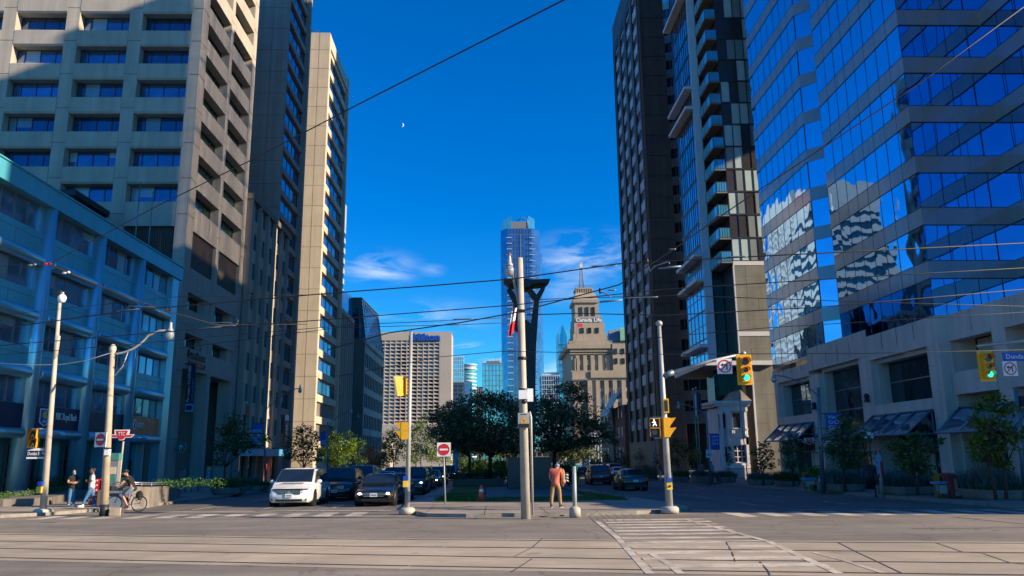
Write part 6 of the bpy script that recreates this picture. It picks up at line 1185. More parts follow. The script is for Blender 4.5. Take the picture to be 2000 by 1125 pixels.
        b = MB(); b.box(s * hw * .86, .17, zl - .08, s * hw * .93, .3, zl - .04); b.build('indicator', 'amber', h)
        b = MB(); zq = zt - .24 if kind in ('sedan', 'hatch') else zt - .12; b.box(s * hw * .52 if kind == 'sedan' else s * hw * .72, Lc - .14, zq - .1, s * hw * .93, Lc - .0, zq + (.08 if kind in ('sedan', 'hatch') else .3)); b.build('tail_light', 'tail_light', r)
        b = MB(); b.ell((s * (hw + .1), yA + .5, zb + .1), (.12, .07, .085), 10, 6); b.tube([(s * hw * .9, yA + .52, zb + .03), (s * (hw + .05), yA + .5, zb + .07)], .025, 5); b.build('mirror', pm, r)
        for y in (yB + .75 if kind != 'van' else yB + .6,): b = MB(); b.box(s * (hw * .985), y + .02, zb - .16, s * (hw * .99 + .02), y + .2, zb - .12); b.build('door_handle', 'trim_black' if pm != 'paint_white' else pm, r)
        b = MB(); b.box(s * hw * .994, yf(zlo) + .1, .3, s * hw * 1.002, yf(zlo) + .115, zb - .1); b.box(s * hw * .994, ym[0] - .01, .3, s * hw * 1.002, ym[0] + .005, zb - .1); b.box(s * hw * .99, .9, .2, s * (hw + .012), Lc - .9, .27); b.build('door_seam', 'trim_black', r)
    b = MB(); zl = zh - .27; b.box(-hw * .5, .0, zl - .09, hw * .5, .12, zl + .09, 1)
    for i in range(3): b.box(-hw * .5, -.025, zl - .08 + i * .065, hw * .5, .05, zl - .055 + i * .065, 0)
    b.cyl((0, -.02, zl), (0, -.045, zl), .075, n=14, m=0); b.build('grille', [grille, 'trim_black'], r)
    if kind == 'van' and pm == 'paint_white': b = MB(); b.tube([(-hw * .8, .2, zh - .15), (-hw * .5, .02, zh - .13), (hw * .5, .02, zh - .13), (hw * .8, .2, zh - .15)], .035, 6); b.build('bonnet_deflector', 'trim_black', r)
    b = MB(); b.box(-hw * .6, -.012, .26, hw * .6, .12, .36); [b.box(s * hw * .62, .03, .3, s * hw * .8, .14, .4) for s in (-1, 1)]; b.build('lower_intake', 'trim_black', r)
    b = MB(); b.box(-.16, -.055, .44, .16, .0, .6); [b.box(-.12 + .045 * i, -.058, .48, -.12 + .045 * i + .028, -.054, .54, 1) for i in range(6)]; b.build('number_plate', ['plate', 'paint_navy'], r)
    b = MB(); b.box(-.16, Lc - .02, zt - .42, .16, Lc + .015, zt - .27); b.build('number_plate', 'plate', r)
    b = MB(); b.box(-hw * .8, Lc - .12, .24, hw * .8, Lc + .02, .42); b.build('rear_bumper', 'trim_black', r)
    b = MB(); [b.tube([(x, l_, .33), (x, l_ + .25, .34)], .02, 5) for x, l_ in ((.0, yA + .1),)]; b.box(-hw * .5, yA - .08, zb + .03, hw * .5, yA - .03, zb + .05); b.build('wipers', 'trim_black', r)
    if rails:
        for s in (-1, 1): b = MB(); b.tube([(s * wr * .92, yB + .3, Hc - .02), (s * wr * .92, yB + .4, Hc + .05), (s * wr * .92, yC - .2, Hc + .04), (s * wr * .92, yC - .1, Hc - .04)], .025, 6); b.build('roof_rail', 'trim_black', r)
    r.location = pos; r.rotation_euler = (SL * (1 if heading < 1 else -1) * -1, 0, heading); return r
LQ = 'cars queued facing the crossing'; RQ = 'cars driving away on the right roadway'
def car(kind, pm, label, cat, x, y, h=0.0, g=LQ, dX=0.0, **kw):
    p = G(x, y); return make_car(kind, pm, label, cat, (p.x + dX, p.y, p.z), h, g, **kw)
car('van', 'paint_white', 'white minivan at the front of the left queue, sunlit nose', 'minivan', 563, 991, .02)
car('suv', 'paint_black', 'black compact suv directly behind the white minivan', 'suv', 652, 979)
car('big', 'paint_silver', 'tall silver-grey luxury suv behind the black sedan', 'suv', 693, 970, on=True)
car('sedan', 'paint_black', 'black sedan with round grille badge, stopped at the crosswalk', 'car', 729, 990, 0.0, on=True)
car('hatch', 'paint_blue', 'small pale blue hatchback partly hidden by the black sedan', 'car', 764, 980)
car('suv', 'paint_dark', 'dark suv with lit headlights behind the left median signal pole', 'suv', 801, 967, on=True)
car('suv', 'paint_grey', 'grey suv third along the median lane, beside the median kerb', 'suv', 818, 957, on=True, rails=True)
car('sedan', 'paint_silver', 'pale silver sedan with bright headlights in the median lane queue', 'car', 838, 951, on=True)
car('suv', 'paint_black', 'black suv with amber-lit lights far along the median lane', 'suv', 852, 946, on=True)
car('pickup', 'paint_black', 'black pickup with two lit headlights near the blue signal pole', 'pickup truck', 876, 939, on=True)
car('sedan', 'paint_navy', 'dark navy sedan behind the black sedan, only its cabin showing', 'car', 742, 965)
car('hatch', 'paint_grey', 'small grey hatchback between silver luxury suv and navy sedan', 'car', 720, 958)
car('suv', 'paint_silver', 'silver suv with raised roof in the middle of the left queue', 'suv', 764, 951, rails=True)
car('suv', 'paint_navy', 'dark blue suv far back in the middle lane', 'suv', 792, 944)
car('sedan', 'paint_dark', 'dark sedan far back between two suvs of the left queue', 'car', 748, 949)
car('van', 'paint_dark', 'dark van far back in the left queue', 'van', 828, 938); car('suv', 'paint_grey', 'grey suv farthest back beside the dark van', 'suv', 806, 936); car('van', 'paint_white', 'white van farthest away at the end of the left queue', 'van', 868, 929); car('sedan', 'paint_navy', 'dark blue sedan far off beyond the pickup', 'car', 850, 931)
def rcar(kind, pm, label, cat, x, y, **kw):
    p = G(x, y); L_ = SH[kind][0]; return make_car(kind, pm, label, cat, (p.x, p.y + L_, gz(p.y + L_)), PI, RQ, **kw)
rcar('suv', 'paint_red', 'dark red suv driving away beside the median trees', 'suv', 1175, 947); rcar('sedan', 'paint_black', 'black sedan driving away, nearest on the right roadway', 'car', 1243, 959); rcar('sedan', 'paint_white', 'white sedan driving away ahead of the black sedan', 'car', 1214, 937); rcar('big', 'paint_silver', 'tall grey suv driving away ahead of the white sedan', 'suv', 1203, 931); rcar('hatch', 'paint_black', 'dark car stopped far away by the median hedge', 'car', 1138, 929); rcar('suv', 'paint_silver', 'pale suv far away just beyond the red suv', 'suv', 1167, 928)
# ================================================================ PEOPLE
mat('skin', (.5, .27, .18), .6, .1, 6, spec=.3); mat('skin_dark', (.22, .11, .07), .6, .1, 6, spec=.3); mat('hair_dark', (.012, .009, .008), .6, .3, 20); mat('denim', (.05, .16, .3), .85, .2, 8, fine=.2); mat('shirt_coral', (.62, .15, .1), .85, .12, 5); mat('khaki', (.34, .19, .08), .85, .2, 5); mat('shirt_black', (.015, .013, .014), .85, .2, 5); mat('shirt_white', (.62, .58, .6), .85, .1, 5); mat('shorts_grey', (.2, .26, .34), .85, .15, 5); mat('shoe_dark', (.03, .025, .04), .6); mat('shoe_white', (.7, .68, .66), .6); mat('eye', (.02, .015, .01), .3); mat('mask_blue', (.08, .3, .5), .7); mat('bag_tan', (.36, .2, .09), .8, .2, 6); mat('cloth_navy', (.02, .04, .12), .8); mat('lips', (.35, .12, .1), .6)
def skin(name, chains, mats, parent, sub=2, extra=None):
    """one continuous surface grown on a skeleton; chains: lists of (point, radius), points shared by rounding"""
    idx = {}; vs = []; rs = []; es = set()
    def vid(p, r):
        k = tuple(round(c, 4) for c in p)
        if k not in idx: idx[k] = len(vs); vs.append(k); rs.append(r)
        return idx[k]
    for ch in chains:
        for (p, r), (q, s) in zip(ch[:-1], ch[1:]):
            a, e = vid(p, r), vid(q, s)
            if a != e: es.add((min(a, e), max(a, e)))
    me = D.meshes.new(name); me.from_pydata(vs, list(es), []); o = D.objects.new(name, me); C.objects.link(o); o.modifiers.new('skin', 'SKIN'); o.modifiers['skin'].use_smooth_shade = True
    for i, sv in enumerate(me.skin_vertices[0].data): sv.radius = rs[i] if isinstance(rs[i], tuple) else (rs[i], rs[i]); sv.use_root = (i == 0)
    ss = o.modifiers.new('sub', 'SUBSURF'); ss.levels = sub; ss.render_levels = sub; dg = bpy.context.evaluated_depsgraph_get(); dg.update()
    m2 = D.meshes.new_from_object(o.evaluated_get(dg)); D.objects.remove(o)
    b = MB(); b.v = [tuple(v.co) for v in m2.vertices]; b.f = [tuple(p.vertices) for p in m2.polygons]; b.m = [0] * len(b.f); b.s = [True] * len(b.f)
    if extra: extra(b)
    return b.build(name, mats, parent)
V = lambda *a: Vector(a)
def person(label, J, tops, legs, skinm='skin', shoe='shoe_white', hair='hair_dark', hairstyle='short', short_legs=False, group=None, pos=(0, 0, 0), rot=0.0, mask=False, helmet=False, face=0.0):
    """J: joints in metres, figure faces -y; limbs taper, five fingers on each hand"""
    r = thing('person', label, 'person', (0, 0, 0), group); P = {k: Vector(v) for k, v in J.items()}
    ch = [[(P['pelvis'], .13), (P['waist'], .115), (P['chest'], .145), (P['neck'], .062), (P['head0'], .058), (P['head1'], .088), (P['head2'], .085)]]
    for s in 'LR':
        sh, el, wr, hp, kn, an, to = (P[k + s] for k in ('sh', 'el', 'wr', 'hip', 'kn', 'an', 'toe'))
        ch.append([(P['chest'], .145), (sh, .068), (sh.lerp(el, .5), .05), (el, .042), (el.lerp(wr, .4), .04), (wr, .027)])
        d = P.get('hand' + s, (wr - el).normalized()); d = Vector(d).normalized(); side = d.cross(V(0, -1, .3)).normalized() * (1 if s == 'L' else -1); bend = d.cross(side).normalized()
        palm = wr + d * .075; ch.append([(wr, .027), (wr + d * .03, .032), (palm, (.036, .022))])
        for i, (o_, ln) in enumerate(((-.03, .07), (-.01, .08), (.011, .075), (.03, .06))): b0 = palm + side * o_ + d * .012; c1 = b0 + d * ln * .5 + bend * .012; ch.append([(palm, (.036, .022)), (b0, .0095), (c1, .0085), (c1 + d * ln * .4 + bend * .025, .007)])
        th = wr + d * .035 - side * .036; ch.append([(wr + d * .03, .032), (th, .012), (th + d * .035 - side * .015 + bend * .01, .009)])
        ch.append([(P['pelvis'], .13), (hp, .09), (hp.lerp(kn, .5), .078), (kn, .055), (kn.lerp(an, .35), .054), (an, .037), (an + V(0, 0, -.04), .038), (to, .032)])
    hd = P['head1']; fw = V(math.sin(face), -math.cos(face), -.05).normalized(); rt = fw.cross(V(0, 0, 1)).normalized()
    def fc(b):
        c = hd + V(0, 0, .02)
        b.ell(c + fw * .03, (.078, .09, .115), 12, 8, 0)
        for s in (-1, 1): b.ell(c + fw * .108 + rt * s * .034 + V(0, 0, .012), (.014, .011, .009), 8, 5, 1); b.ell(c + rt * s * .082 - V(0, 0, .01), (.014, .024, .034), 8, 5, 0)
        b.ell(c + fw * .125 - V(0, 0, .018), (.015, .022, .024), 8, 5, 0); b.ell(c + fw * .108 - V(0, 0, .058), (.026, .012, .008), 8, 5, 2)
    body = skin('body', ch, [skinm, 'eye', 'lips'], r, 2, fc)
    def sleeve(t):
        dn = (P['pelvis'] - P['waist']).normalized(); out = [[(P['pelvis'] + dn * .15, (.172, .145)), (P['pelvis'] + dn * .0, (.172, .145)), (P['waist'], (.155, .13)), (P['chest'], (.185, .15)), (P['neck'] - V(0, 0, .03), .075)]]
        for s in 'LR': sh, el, wr = P['sh' + s], P['el' + s], P['wr' + s]; e = sh.lerp(el, min(1, t)) if t <= 1 else el; c_ = [(P['chest'], (.185, .15)), (sh, .088), (sh.lerp(el, .5 * min(1, t)), .074), (e, .07)]; out.append(c_ + ([(wr, .048)] if t > 1 else []))
        return out
    skin('shirt', sleeve(tops[1]), [tops[0]], r)
    lg = [[(P['pelvis'] + V(0, 0, .07), .15), (P['pelvis'], .155)]]
    for s in 'LR':
        hp, kn, an = P['hip' + s], P['kn' + s], P['an' + s]; c_ = [(P['pelvis'], .155), (hp, .115), (hp.lerp(kn, .5), .1), (kn.lerp(hp, .08) if short_legs else kn, .083)]; lg.append(c_ + ([] if short_legs else [(kn.lerp(an, .5), .075), (an + V(0, 0, .0), .066)]))
    skin('shorts' if short_legs else 'trousers', lg, [legs], r)
    for s in 'LR':
        an, to = P['an' + s], P['toe' + s]; d = (to - an); d.z = 0; d.normalize(); b = MB(); m_ = an + d * .07; zb_ = min(an.z, to.z) - .05; w_ = d.cross(V(0, 0, 1)); rm = Matrix((w_, d, V(0, 0, 1))).transposed()
        b.ell(V(m_.x, m_.y, zb_ + .035), (.052, .145, .055), 12, 6, 0, rm); b.ell(an - V(0, 0, .005), (.05, .05, .06), 10, 6, 0); b.ell(V(m_.x, m_.y, zb_ + .0), (.054, .148, .022), 12, 5, 1, rm); b.build('shoe', [shoe, 'shoe_white'], r)
    b = MB()
    if helmet:
        b.ell(hd + V(0, 0, .085), (.115, .14, .085), 14, 7); [b.tube([hd + V(x, -.1, .12), hd + V(x, .1, .13)], .018, 5, 1) for x in (-.04, .04)]; b.tube([hd + V(-.09, 0, .06), hd + V(-.06, -.06, -.08), hd + V(.06, -.06, -.08), hd + V(.09, 0, .06)], .008, 5, 0); b.build('helmet', ['shirt_black', 'shoe_white'], r)
    elif hairstyle == 'cap':
        b.ell(hd + V(0, 0, .06) - fw * .01, (.098, .11, .075), 14, 7); b.ell(hd + V(0, 0, .06) + fw * .12, (.07, .08, .014), 12, 4); b.build('cap', hair, r)
    else:
        b.ell(hd + V(0, 0, .055) - fw * .03, (.095, .1, .1), 14, 7)
        if hairstyle == 'long': b.ell(hd - fw * .08 - V(0, 0, .1), (.08, .06, .2), 12, 7)
        b.build('hair', hair, r)
        if hairstyle == 'beard': b = MB(); b.ell(hd + fw * .08 - V(0, 0, .07), (.06, .05, .05), 10, 6); b.build('beard', hair, r)
    if mask: b = MB(); b.ell(hd + fw * .1 - V(0, 0, .03), (.065, .05, .055), 12, 6); b.build('face_mask', 'mask_blue', r)
    r.location = pos; r.rotation_euler = (0, 0, rot); return r
BASE = dict(pelvis=(0, 0, .93), waist=(0, -.005, 1.08), chest=(0, 0, 1.3), neck=(0, .01, 1.47), head0=(0, 0, 1.53), head1=(0, -.01, 1.62), head2=(0, -.005, 1.67),
            shL=(.18, 0, 1.4), shR=(-.18, 0, 1.4), elL=(.24, .03, 1.13), elR=(-.24, .03, 1.13), wrL=(.24, -.04, .9), wrR=(-.24, -.04, .9), hipL=(.09, 0, .88), hipR=(-.09, 0, .88), knL=(.1, -.01, .49), knR=(-.1, -.01, .49), anL=(.1, .03, .09), anR=(-.1, .03, .09), toeL=(.13, -.12, .05), toeR=(-.13, -.12, .05))
def J(**k): d = dict(BASE); d.update(k); return d
def sc_(d, s): return {k: tuple(c * s for c in v) if not k.startswith('hand') else v for k, v in d.items()}
# woman, arms folded; man in white shirt with crossed arms; both turned towards each other
p = G(138, 989, .13); person('woman in black top and wide jeans with blue mask, arms folded, by the hedge', sc_(J(elL=(.27, -.06, 1.15), wrL=(.05, -.22, 1.12), elR=(-.26, -.06, 1.15), wrR=(-.03, -.24, 1.16), handL=(-1, 0, .1), handR=(1, 0, 0), knL=(.1, -.02, .5), anL=(.12, .02, .09), toeL=(.16, -.11, .05)), .93), ('shirt_black', .55), 'denim', hairstyle='long', mask=True, pos=p, rot=.75)
p = G(175, 990, .13); person('bearded man in white shirt and jeans, arms crossed, facing the woman', sc_(J(elL=(.28, -.05, 1.16), wrL=(.02, -.23, 1.15), elR=(-.28, -.05, 1.16), wrR=(-.0, -.25, 1.2), handL=(-1, 0, .1), handR=(1, 0, .1), knL=(.06, -.16, .5), anL=(.08, -.3, .11), toeL=(.08, -.46, .06), knR=(-.1, .1, .5), anR=(-.1, .22, .1), toeR=(-.12, .07, .05)), .97), ('shirt_white', .9), 'denim', 'skin_dark', hairstyle='beard', pos=p, rot=-1.0)
# man on the median seen from behind, head bowed, bag over the arm
p = G(1086, 991, .13); mp_ = p
person('man in coral t-shirt and khaki trousers seen from behind, walking on the median', J(pelvis=(0, 0, .93), waist=(.0, -.04, 1.08), chest=(.01, -.1, 1.29), neck=(.0, -.2, 1.43), head0=(-.01, -.26, 1.47), head1=(-.03, -.32, 1.53), head2=(-.03, -.34, 1.57), shL=(.2, -.1, 1.4), shR=(-.19, -.1, 1.4), elL=(.24, -.1, 1.12), wrL=(.2, -.28, 1.0), elR=(-.26, -.1, 1.13), wrR=(-.25, -.2, .9), handL=(-.3, -1, .1), hipL=(.09, 0, .88), hipR=(-.09, 0, .88), knL=(.15, .03, .49), anL=(.17, .1, .1), toeL=(.18, -.05, .05), knR=(-.14, -.08, .49), anR=(-.17, -.02, .09), toeR=(-.24, -.15, .05)), ('shirt_coral', .7), 'khaki', 'skin', 'shoe_dark', 'shorts_grey', 'cap', pos=p, rot=PI - .25)
bg_ = thing('shoulder_bag', 'tan cloth bag with navy striped cloth carried by the coral-shirted man', 'bag', (p.x + .33, p.y + .1, p.z + .75)); c = p + V(.3, .12, 1.2); b = MB(); b.ell(c, (.1, .13, .27), 12, 8); b.ell(c + V(.01, -.02, -.22), (.11, .12, .12), 12, 6); b.build('bag', 'bag_tan', bg_)
b = MB(); [b.tube([c + V(.1, -.04 + .02 * (i % 2), .1 - .05 * i), c + V(.22, .0, .07 - .06 * i)], .024, 6, i % 2) for i in range(6)]; b.build('striped_cloth', ['cloth_navy', 'shoe_white'], bg_)
b = MB(); b.tube([c + V(-.02, 0, .25), c + V(-.14, -.05, .33), c + V(-.06, .0, .1)], .018, 6); b.build('strap', 'bag_tan', bg_)
# cyclist and bicycle
g0 = G(247, 1000); ang = .0
def bicycle(label, pos, rot):
    r = thing('bicycle', label, 'bicycle', (0, 0, 0)); fw_, rw_ = V(-.55, 0, .34), V(.5, 0, .34)
    for c in (fw_, rw_):
        b = MB(); b.torus(c, .325, .02, 'y', 32, 8); w_ = b.build('wheel', 'tyre', r); b = MB(); b.torus(c, .3, .012, 'y', 32, 6); b.cyl(c + V(0, -.05, 0), c + V(0, .05, 0), .03, n=10)
        for i in range(16): a = 2 * PI * i / 16; b.tube([c + V(0, .02 * (1 if i % 2 else -1), 0), c + V(.3 * math.cos(a), 0, .3 * math.sin(a))], .002, 3)
        b.build('rim', 'chrome', w_)
    bb, st, hd_ = V(.02, 0, .3), V(.17, 0, .8), V(-.36, 0, .78); b = MB(); b.tube([bb, st], .018, 8); b.tube([bb, hd_ + V(-.02, 0, -.1)], .022, 8); b.tube([st + V(-.03, 0, -.1), hd_], .018, 8); b.tube([bb, rw_], .012, 6); b.tube([st + V(-.02, 0, -.08), rw_], .011, 6); b.tube([hd_ + V(.01, 0, .06), hd_ + V(-.05, 0, -.12), fw_], .016, 6); b.build('frame', 'sign_blue', r)
    b = MB(); b.tube([hd_ + V(.01, 0, .05), hd_ + V(0, 0, .2)], .014, 6); b.tube([hd_ + V(.1, -.29, .24), hd_ + V(-.02, -.2, .2), hd_ + V(-.02, .2, .2), hd_ + V(.1, .29, .24)], .013, 6); b.build('handlebar', 'dark_metal', r)
    b = MB(); b.tube([st, st + V(.04, 0, .12)], .013, 6); b.ell(st + V(.05, 0, .15), (.14, .08, .035), 10, 5); b.build('saddle', 'shirt_black', r)
    b = MB(); b.torus(bb, .09, .008, 'y', 20, 5); b.tube([bb + V(0, -.06, 0), bb + V(.06, -.06, -.16), bb + V(.06, -.16, -.16)], .012, 5); b.tube([bb + V(0, .06, 0), bb + V(-.06, .06, .16), bb + V(-.06, .16, .16)], .012, 5); b.build('crankset', 'dark_metal', r)
    b = MB(); b.tube([st + V(.05, 0, -.06), rw_ + V(.02, .0, .36), rw_ + V(.18, 0, .36)], .009, 5); b.tube([rw_ + V(.1, .06, .36), rw_], .007, 5); b.build('rear_rack', 'dark_metal', r)
    r.location = pos; r.rotation_euler = (0, 0, rot); return r
bicycle('blue bicycle with silver rims ridden past the tan utility pole', g0, ang)
cj = dict(pelvis=(.2, 0, .98), waist=(.14, 0, 1.12), chest=(.0, 0, 1.33), neck=(-.09, 0, 1.47), head0=(-.12, -.01, 1.52), head1=(-.16, -.02, 1.6), head2=(-.16, -.02, 1.65), shL=(-.03, -.19, 1.42), shR=(-.03, .19, 1.42), elL=(-.17, -.26, 1.2), wrL=(-.3, -.26, 1.06), elR=(-.2, .28, 1.22), wrR=(-.3, .26, 1.06), handL=(-.8, 0, -.4), handR=(-.8, 0, -.4), hipL=(.17, -.1, .94), hipR=(.17, .1, .94), knL=(-.16, -.12, .66), anL=(.08, -.13, .25), toeL=(-.05, -.14, .18), knR=(-.24, .12, .83), anR=(-.07, .13, .53), toeR=(-.2, .13, .5))
person('cyclist in black t-shirt, grey shorts and helmet riding the blue bicycle', cj, ('shirt_black', .6), 'shorts_grey', shoe='shoe_dark', helmet=True, short_legs=True, pos=g0, rot=ang, face=-.9)
pn_ = thing('pannier_bag', 'black pannier bag on the rear rack of the blue bicycle', 'bag', g0 + V(.5, -.08, .45)); P = g0 + V(.52, -.09, .68); b = MB(); b.ell(P, (.16, .08, .2), 12, 8); b.ell(P + V(0, -.05, -.03), (.11, .05, .1), 10, 6); b.build('bag', 'shirt_black', pn_); b = MB(); b.tube([P + V(-.1, -.08, -.12), P + V(.1, -.08, -.12)], .012, 5); b.build('reflective_strip', 'chrome', pn_)
# distant people on the right pavement
for (x, y, lb2, tp, lg_, rr) in ((1264, 935, 'person in black standing far away by the ornamental grass', 'shirt_black', 'shirt_black', .4), (1391, 938, 'person in pale blue shirt walking on the far right pavement', 'mask_blue', 'shorts_grey', 2.5), (1372, 938, 'person in mauve shirt beside the two flagpoles', 'lips', 'shirt_black', 3.0), (1290, 936, 'person in dark red top on the right pavement by the kerb posts', 'lease_red', 'shirt_black', 1.0)):
    p = G(x, y, .13); person(lb2, BASE, (tp, .6), lg_, pos=p, rot=rr)
p = G(1757, 951, .13)
person('person in black sitting bent forward on the planter edge, right pavement', J(pelvis=(0, .1, .52), waist=(0, .06, .68), chest=(0, -.1, .86), neck=(0, -.22, .98), head0=(0, -.27, 1.01), head1=(0, -.34, 1.06), head2=(0, -.36, 1.1), shL=(.18, -.12, .94), shR=(-.18, -.12, .94), elL=(.22, -.3, .74), wrL=(.1, -.42, .6), elR=(-.22, -.3, .74), wrR=(-.1, -.42, .6), handL=(0, -.3, -1), handR=(0, -.3, -1), hipL=(.1, .05, .5), hipR=(-.1, .05, .5), knL=(.13, -.36, .5), knR=(-.13, -.36, .5), anL=(.12, -.33, .1), anR=(-.12, -.33, .1), toeL=(.14, -.48, .05), toeR=(-.14, -.48, .05)), ('shirt_black', .6), 'shirt_black', shoe='shoe_dark', pos=p, rot=-.9)
# ================================================================ PLANTS, MONUMENT, LOW WALLS
def leaves(name, m, parent, pads, size, per=1.0, flat=.5, blade=False):
    """leaf-sized faces scattered through a set of flattened clumps: (centre, (rx,ry,rz), count)"""
    vs = []; O = ORG[parent.name]
    for c, rr, n in pads:
        n = int(n * per); u = rng.normal(size=(n, 3)); u /= np.linalg.norm(u, axis=1)[:, None]; rad = rng.random(n) ** .45
        lump = 1 + .28 * np.sin(u[:, 0] * 5 + c[0]) * np.sin(u[:, 1] * 4 + c[2]) + .18 * np.sin(u[:, 0] * 11 + u[:, 2] * 9)
        p = np.array(c) - np.array(O) + u * (rad * lump)[:, None] * np.array(rr)
        nn = rng.normal(size=(n, 3)); nn[:, 2] = np.abs(nn[:, 2]) + flat; nn /= np.linalg.norm(nn, axis=1)[:, None]
        a = np.cross(nn, rng.normal(size=(n, 3))); a /= np.linalg.norm(a, axis=1)[:, None]; b2 = np.cross(nn, a); s = size * (.6 + .8 * rng.random(n))[:, None]
        vs.append(np.stack([p - a * s, p - b2 * s * .42, p + a * s, p + b2 * s * .42], 1))
    v = np.concatenate(vs).reshape(-1, 3); k = len(v) // 4; me = D.meshes.new(name); me.vertices.add(len(v)); me.vertices.foreach_set('co', v.ravel()); me.loops.add(4 * k); me.loops.foreach_set('vertex_index', np.arange(4 * k)); me.polygons.add(k); me.polygons.foreach_set('loop_start', np.arange(0, 4 * k, 4)); me.update(); me.validate()
    me.materials.append(M[m]); o = D.objects.new(name, me); C.objects.link(o); o.parent = parent; ORG[o.name] = O; return o
def blades(name, m, parent, spots, h, n, lean=.5, w=.018):
    """upright grass blades around spots (x, y, z, radius)"""
    vs = []; O = ORG[parent.name]
    for x, y, z, ra in spots:
        r_ = ra * np.sqrt(rng.random(n)); a = rng.random(n) * 2 * PI; p = np.stack([x + r_ * np.cos(a), y + r_ * np.sin(a), np.full(n, z)], 1) - np.array(O); th = rng.random(n) * 2 * PI; l = h * (.5 + .6 * rng.random(n)); ln = lean * rng.random(n)
        d = np.stack([np.cos(th) * ln, np.sin(th) * ln, np.ones(n)], 1); d /= np.linalg.norm(d, axis=1)[:, None]; sd = np.stack([-np.sin(th), np.cos(th), np.zeros(n)], 1) * w; mid = p + d * (l * .6)[:, None]; tip = mid + (d + np.stack([np.cos(th), np.sin(th), np.zeros(n)], 1) * (.5 * lean)) * (l * .45)[:, None]
        vs.append(np.stack([p - sd, p + sd, mid + sd * .8, mid - sd * .8], 1)); vs.append(np.stack([mid - sd * .8, mid + sd * .8, tip + sd * .1, tip - sd * .1], 1))
    v = np.concatenate(vs).reshape(-1, 3); k = len(v) // 4; me = D.meshes.new(name); me.vertices.add(len(v)); me.vertices.foreach_set('co', v.ravel()); me.loops.add(4 * k); me.loops.foreach_set('vertex_index', np.arange(4 * k)); me.polygons.add(k); me.polygons.foreach_set('loop_start', np.arange(0, 4 * k, 4)); me.update(); me.validate()
    me.materials.append(M[m]); o = D.objects.new(name, me); C.objects.link(o); o.parent = parent; ORG[o.name] = O; return o
def tree(label, base, ells, m, leaf=.14, dens=70, trunk=.14, bark='bark', group=None, cat='tree', depth=.9, fork=.45, name='street_tree', stems=1):
    """ells: crown clumps as (x, y, rx, ry) measured at the trunk's distance; limbs run from the fork to each clump"""
    r = thing(name, label, cat, base, group); k = base.y / 1566 / .98; cl = []; rs = random.Random(hash(label) % 1000 if False else len(label) * 7 + int(base.x * 3))
    for x, y, rx, ry in ells:
        c = AY(x, y, base.y); c = Vector((c.x, base.y + rs.uniform(-.7, .7) * rx * k * depth, c.z)); cl.append((c, (rx * k, rx * k * depth, ry * k)))
    leaves('crown', m, r, [(tuple(c), rr, max(30, dens * rr[0] * (rr[1] + rr[2]) / (leaf * leaf) * (.03 if m == 'leaf_bronze' else .027))) for c, rr in cl], leaf * 1.2)
    b = MB(); zt = min(c.z - rr[2] * .3 for c, rr in cl); top = max(c.z for c, _ in cl); zf = base.z + (top - base.z) * fork * .7
    for s in range(stems):
        o_ = Vector(((s - (stems - 1) / 2) * .35, 0, 0)); f = Vector((base.x, base.y, zf)) + o_ * 1.5; b.tube([base + o_ - Vector((0, 0, .1)), base + o_ + (f - base - o_) * .5 + Vector((rs.uniform(-.05, .05), 0, 0)), f], [trunk * 1.15, trunk * .85, trunk * .7], 9)
        for i, (c, rr) in enumerate(cl):
            if i % stems == s: md = f.lerp(c, .5) + Vector((rs.uniform(-.2, .2), rs.uniform(-.2, .2), .15)); b.tube([f - Vector((0, 0, .15)), md, c], [trunk * .5, trunk * .3, trunk * .08], 6); [b.tube([md, c + Vector((rs.uniform(-1, 1) * rr[0] * .7, rs.uniform(-1, 1) * rr[1] * .7, rs.uniform(-.4, .6) * rr[2]))], [trunk * .2, trunk * .04], 4) for _ in range(2)]
    b.build('trunk', bark, r); return r
# -- median lawn, plaza and flower bed
lw = G(850, 985); sheet('lawn', [(-2.6, 37.2), (6.4, 37.2), (6.6, 40), (6.0, 46), (5.2, 55), (5.2, 72), (-2.6, 72), (-2.6, 46)], .15, 'lawn', .05)
gr_ = thing('grass', 'short green grass of the median lawn', 'grass', (1.5, 40, gz(40))); gr_['kind'] = 'stuff'; sp = [(rng.uniform(-2.5, 6.4), rng.uniform(37.3, 48), 0, .25) for _ in range(260)]
blades('blades', 'leaf_green', gr_, [(x, y, gz(y) + .15, .5) for x, y, _, _ in sp if not (-.3 < x < 4.9 and y > 41.2)], .09, 26, .8, .012)
sheet('plaza', [(-.2, 41.6), (4.9, 41.6), (4.9, 62), (-.2, 62)], .165, 'granite_light', .06)
MN = thing('monument', 'dark granite block and forked bronze pylon monument on the median', 'monument', (2.84, 57, gz(57))); Y = 56.4; p0, p1 = AY(992, 957, Y), AY(1077, 893, Y)
b = MB(); b.box(p0.x, Y, gz(57) - .1, p1.x, Y + 3.2, p1.z); b.box(p0.x + .12, Y - .015, gz(57) + .1, p1.x - .12, Y, p1.z - .12, 1); b.box(p0.x - .06, Y - .08, p1.z - .09, p1.x + .06, Y + 3.26, p1.z + .02); b.build('base_block', ['granite', 'granite'], MN)
def prof(pts, y0, t): b.add([(lambda q: (q.x, y0, q.z))(AY(x, y, y0)) for x, y in pts] + [(lambda q: (q.x, y0 + t, q.z))(AY(x, y, y0)) for x, y in pts], [tuple(range(len(pts)))[::-1], tuple(range(len(pts), 2 * len(pts)))] + [(i, (i+1) % len(pts), len(pts) + (i+1) % len(pts), len(pts) + i) for i in range(len(pts))])
b = MB(); prof([(1020, 893), (1020, 628), (1028, 624), (1037, 632), (1044, 585), (1031, 566), (1040, 565), (1048, 575), (1056, 563), (1065, 562), (1053, 586), (1047, 680), (1044, 893)], Y + 1.0, 1.0); b.build('pylon', 'bronze', MN)
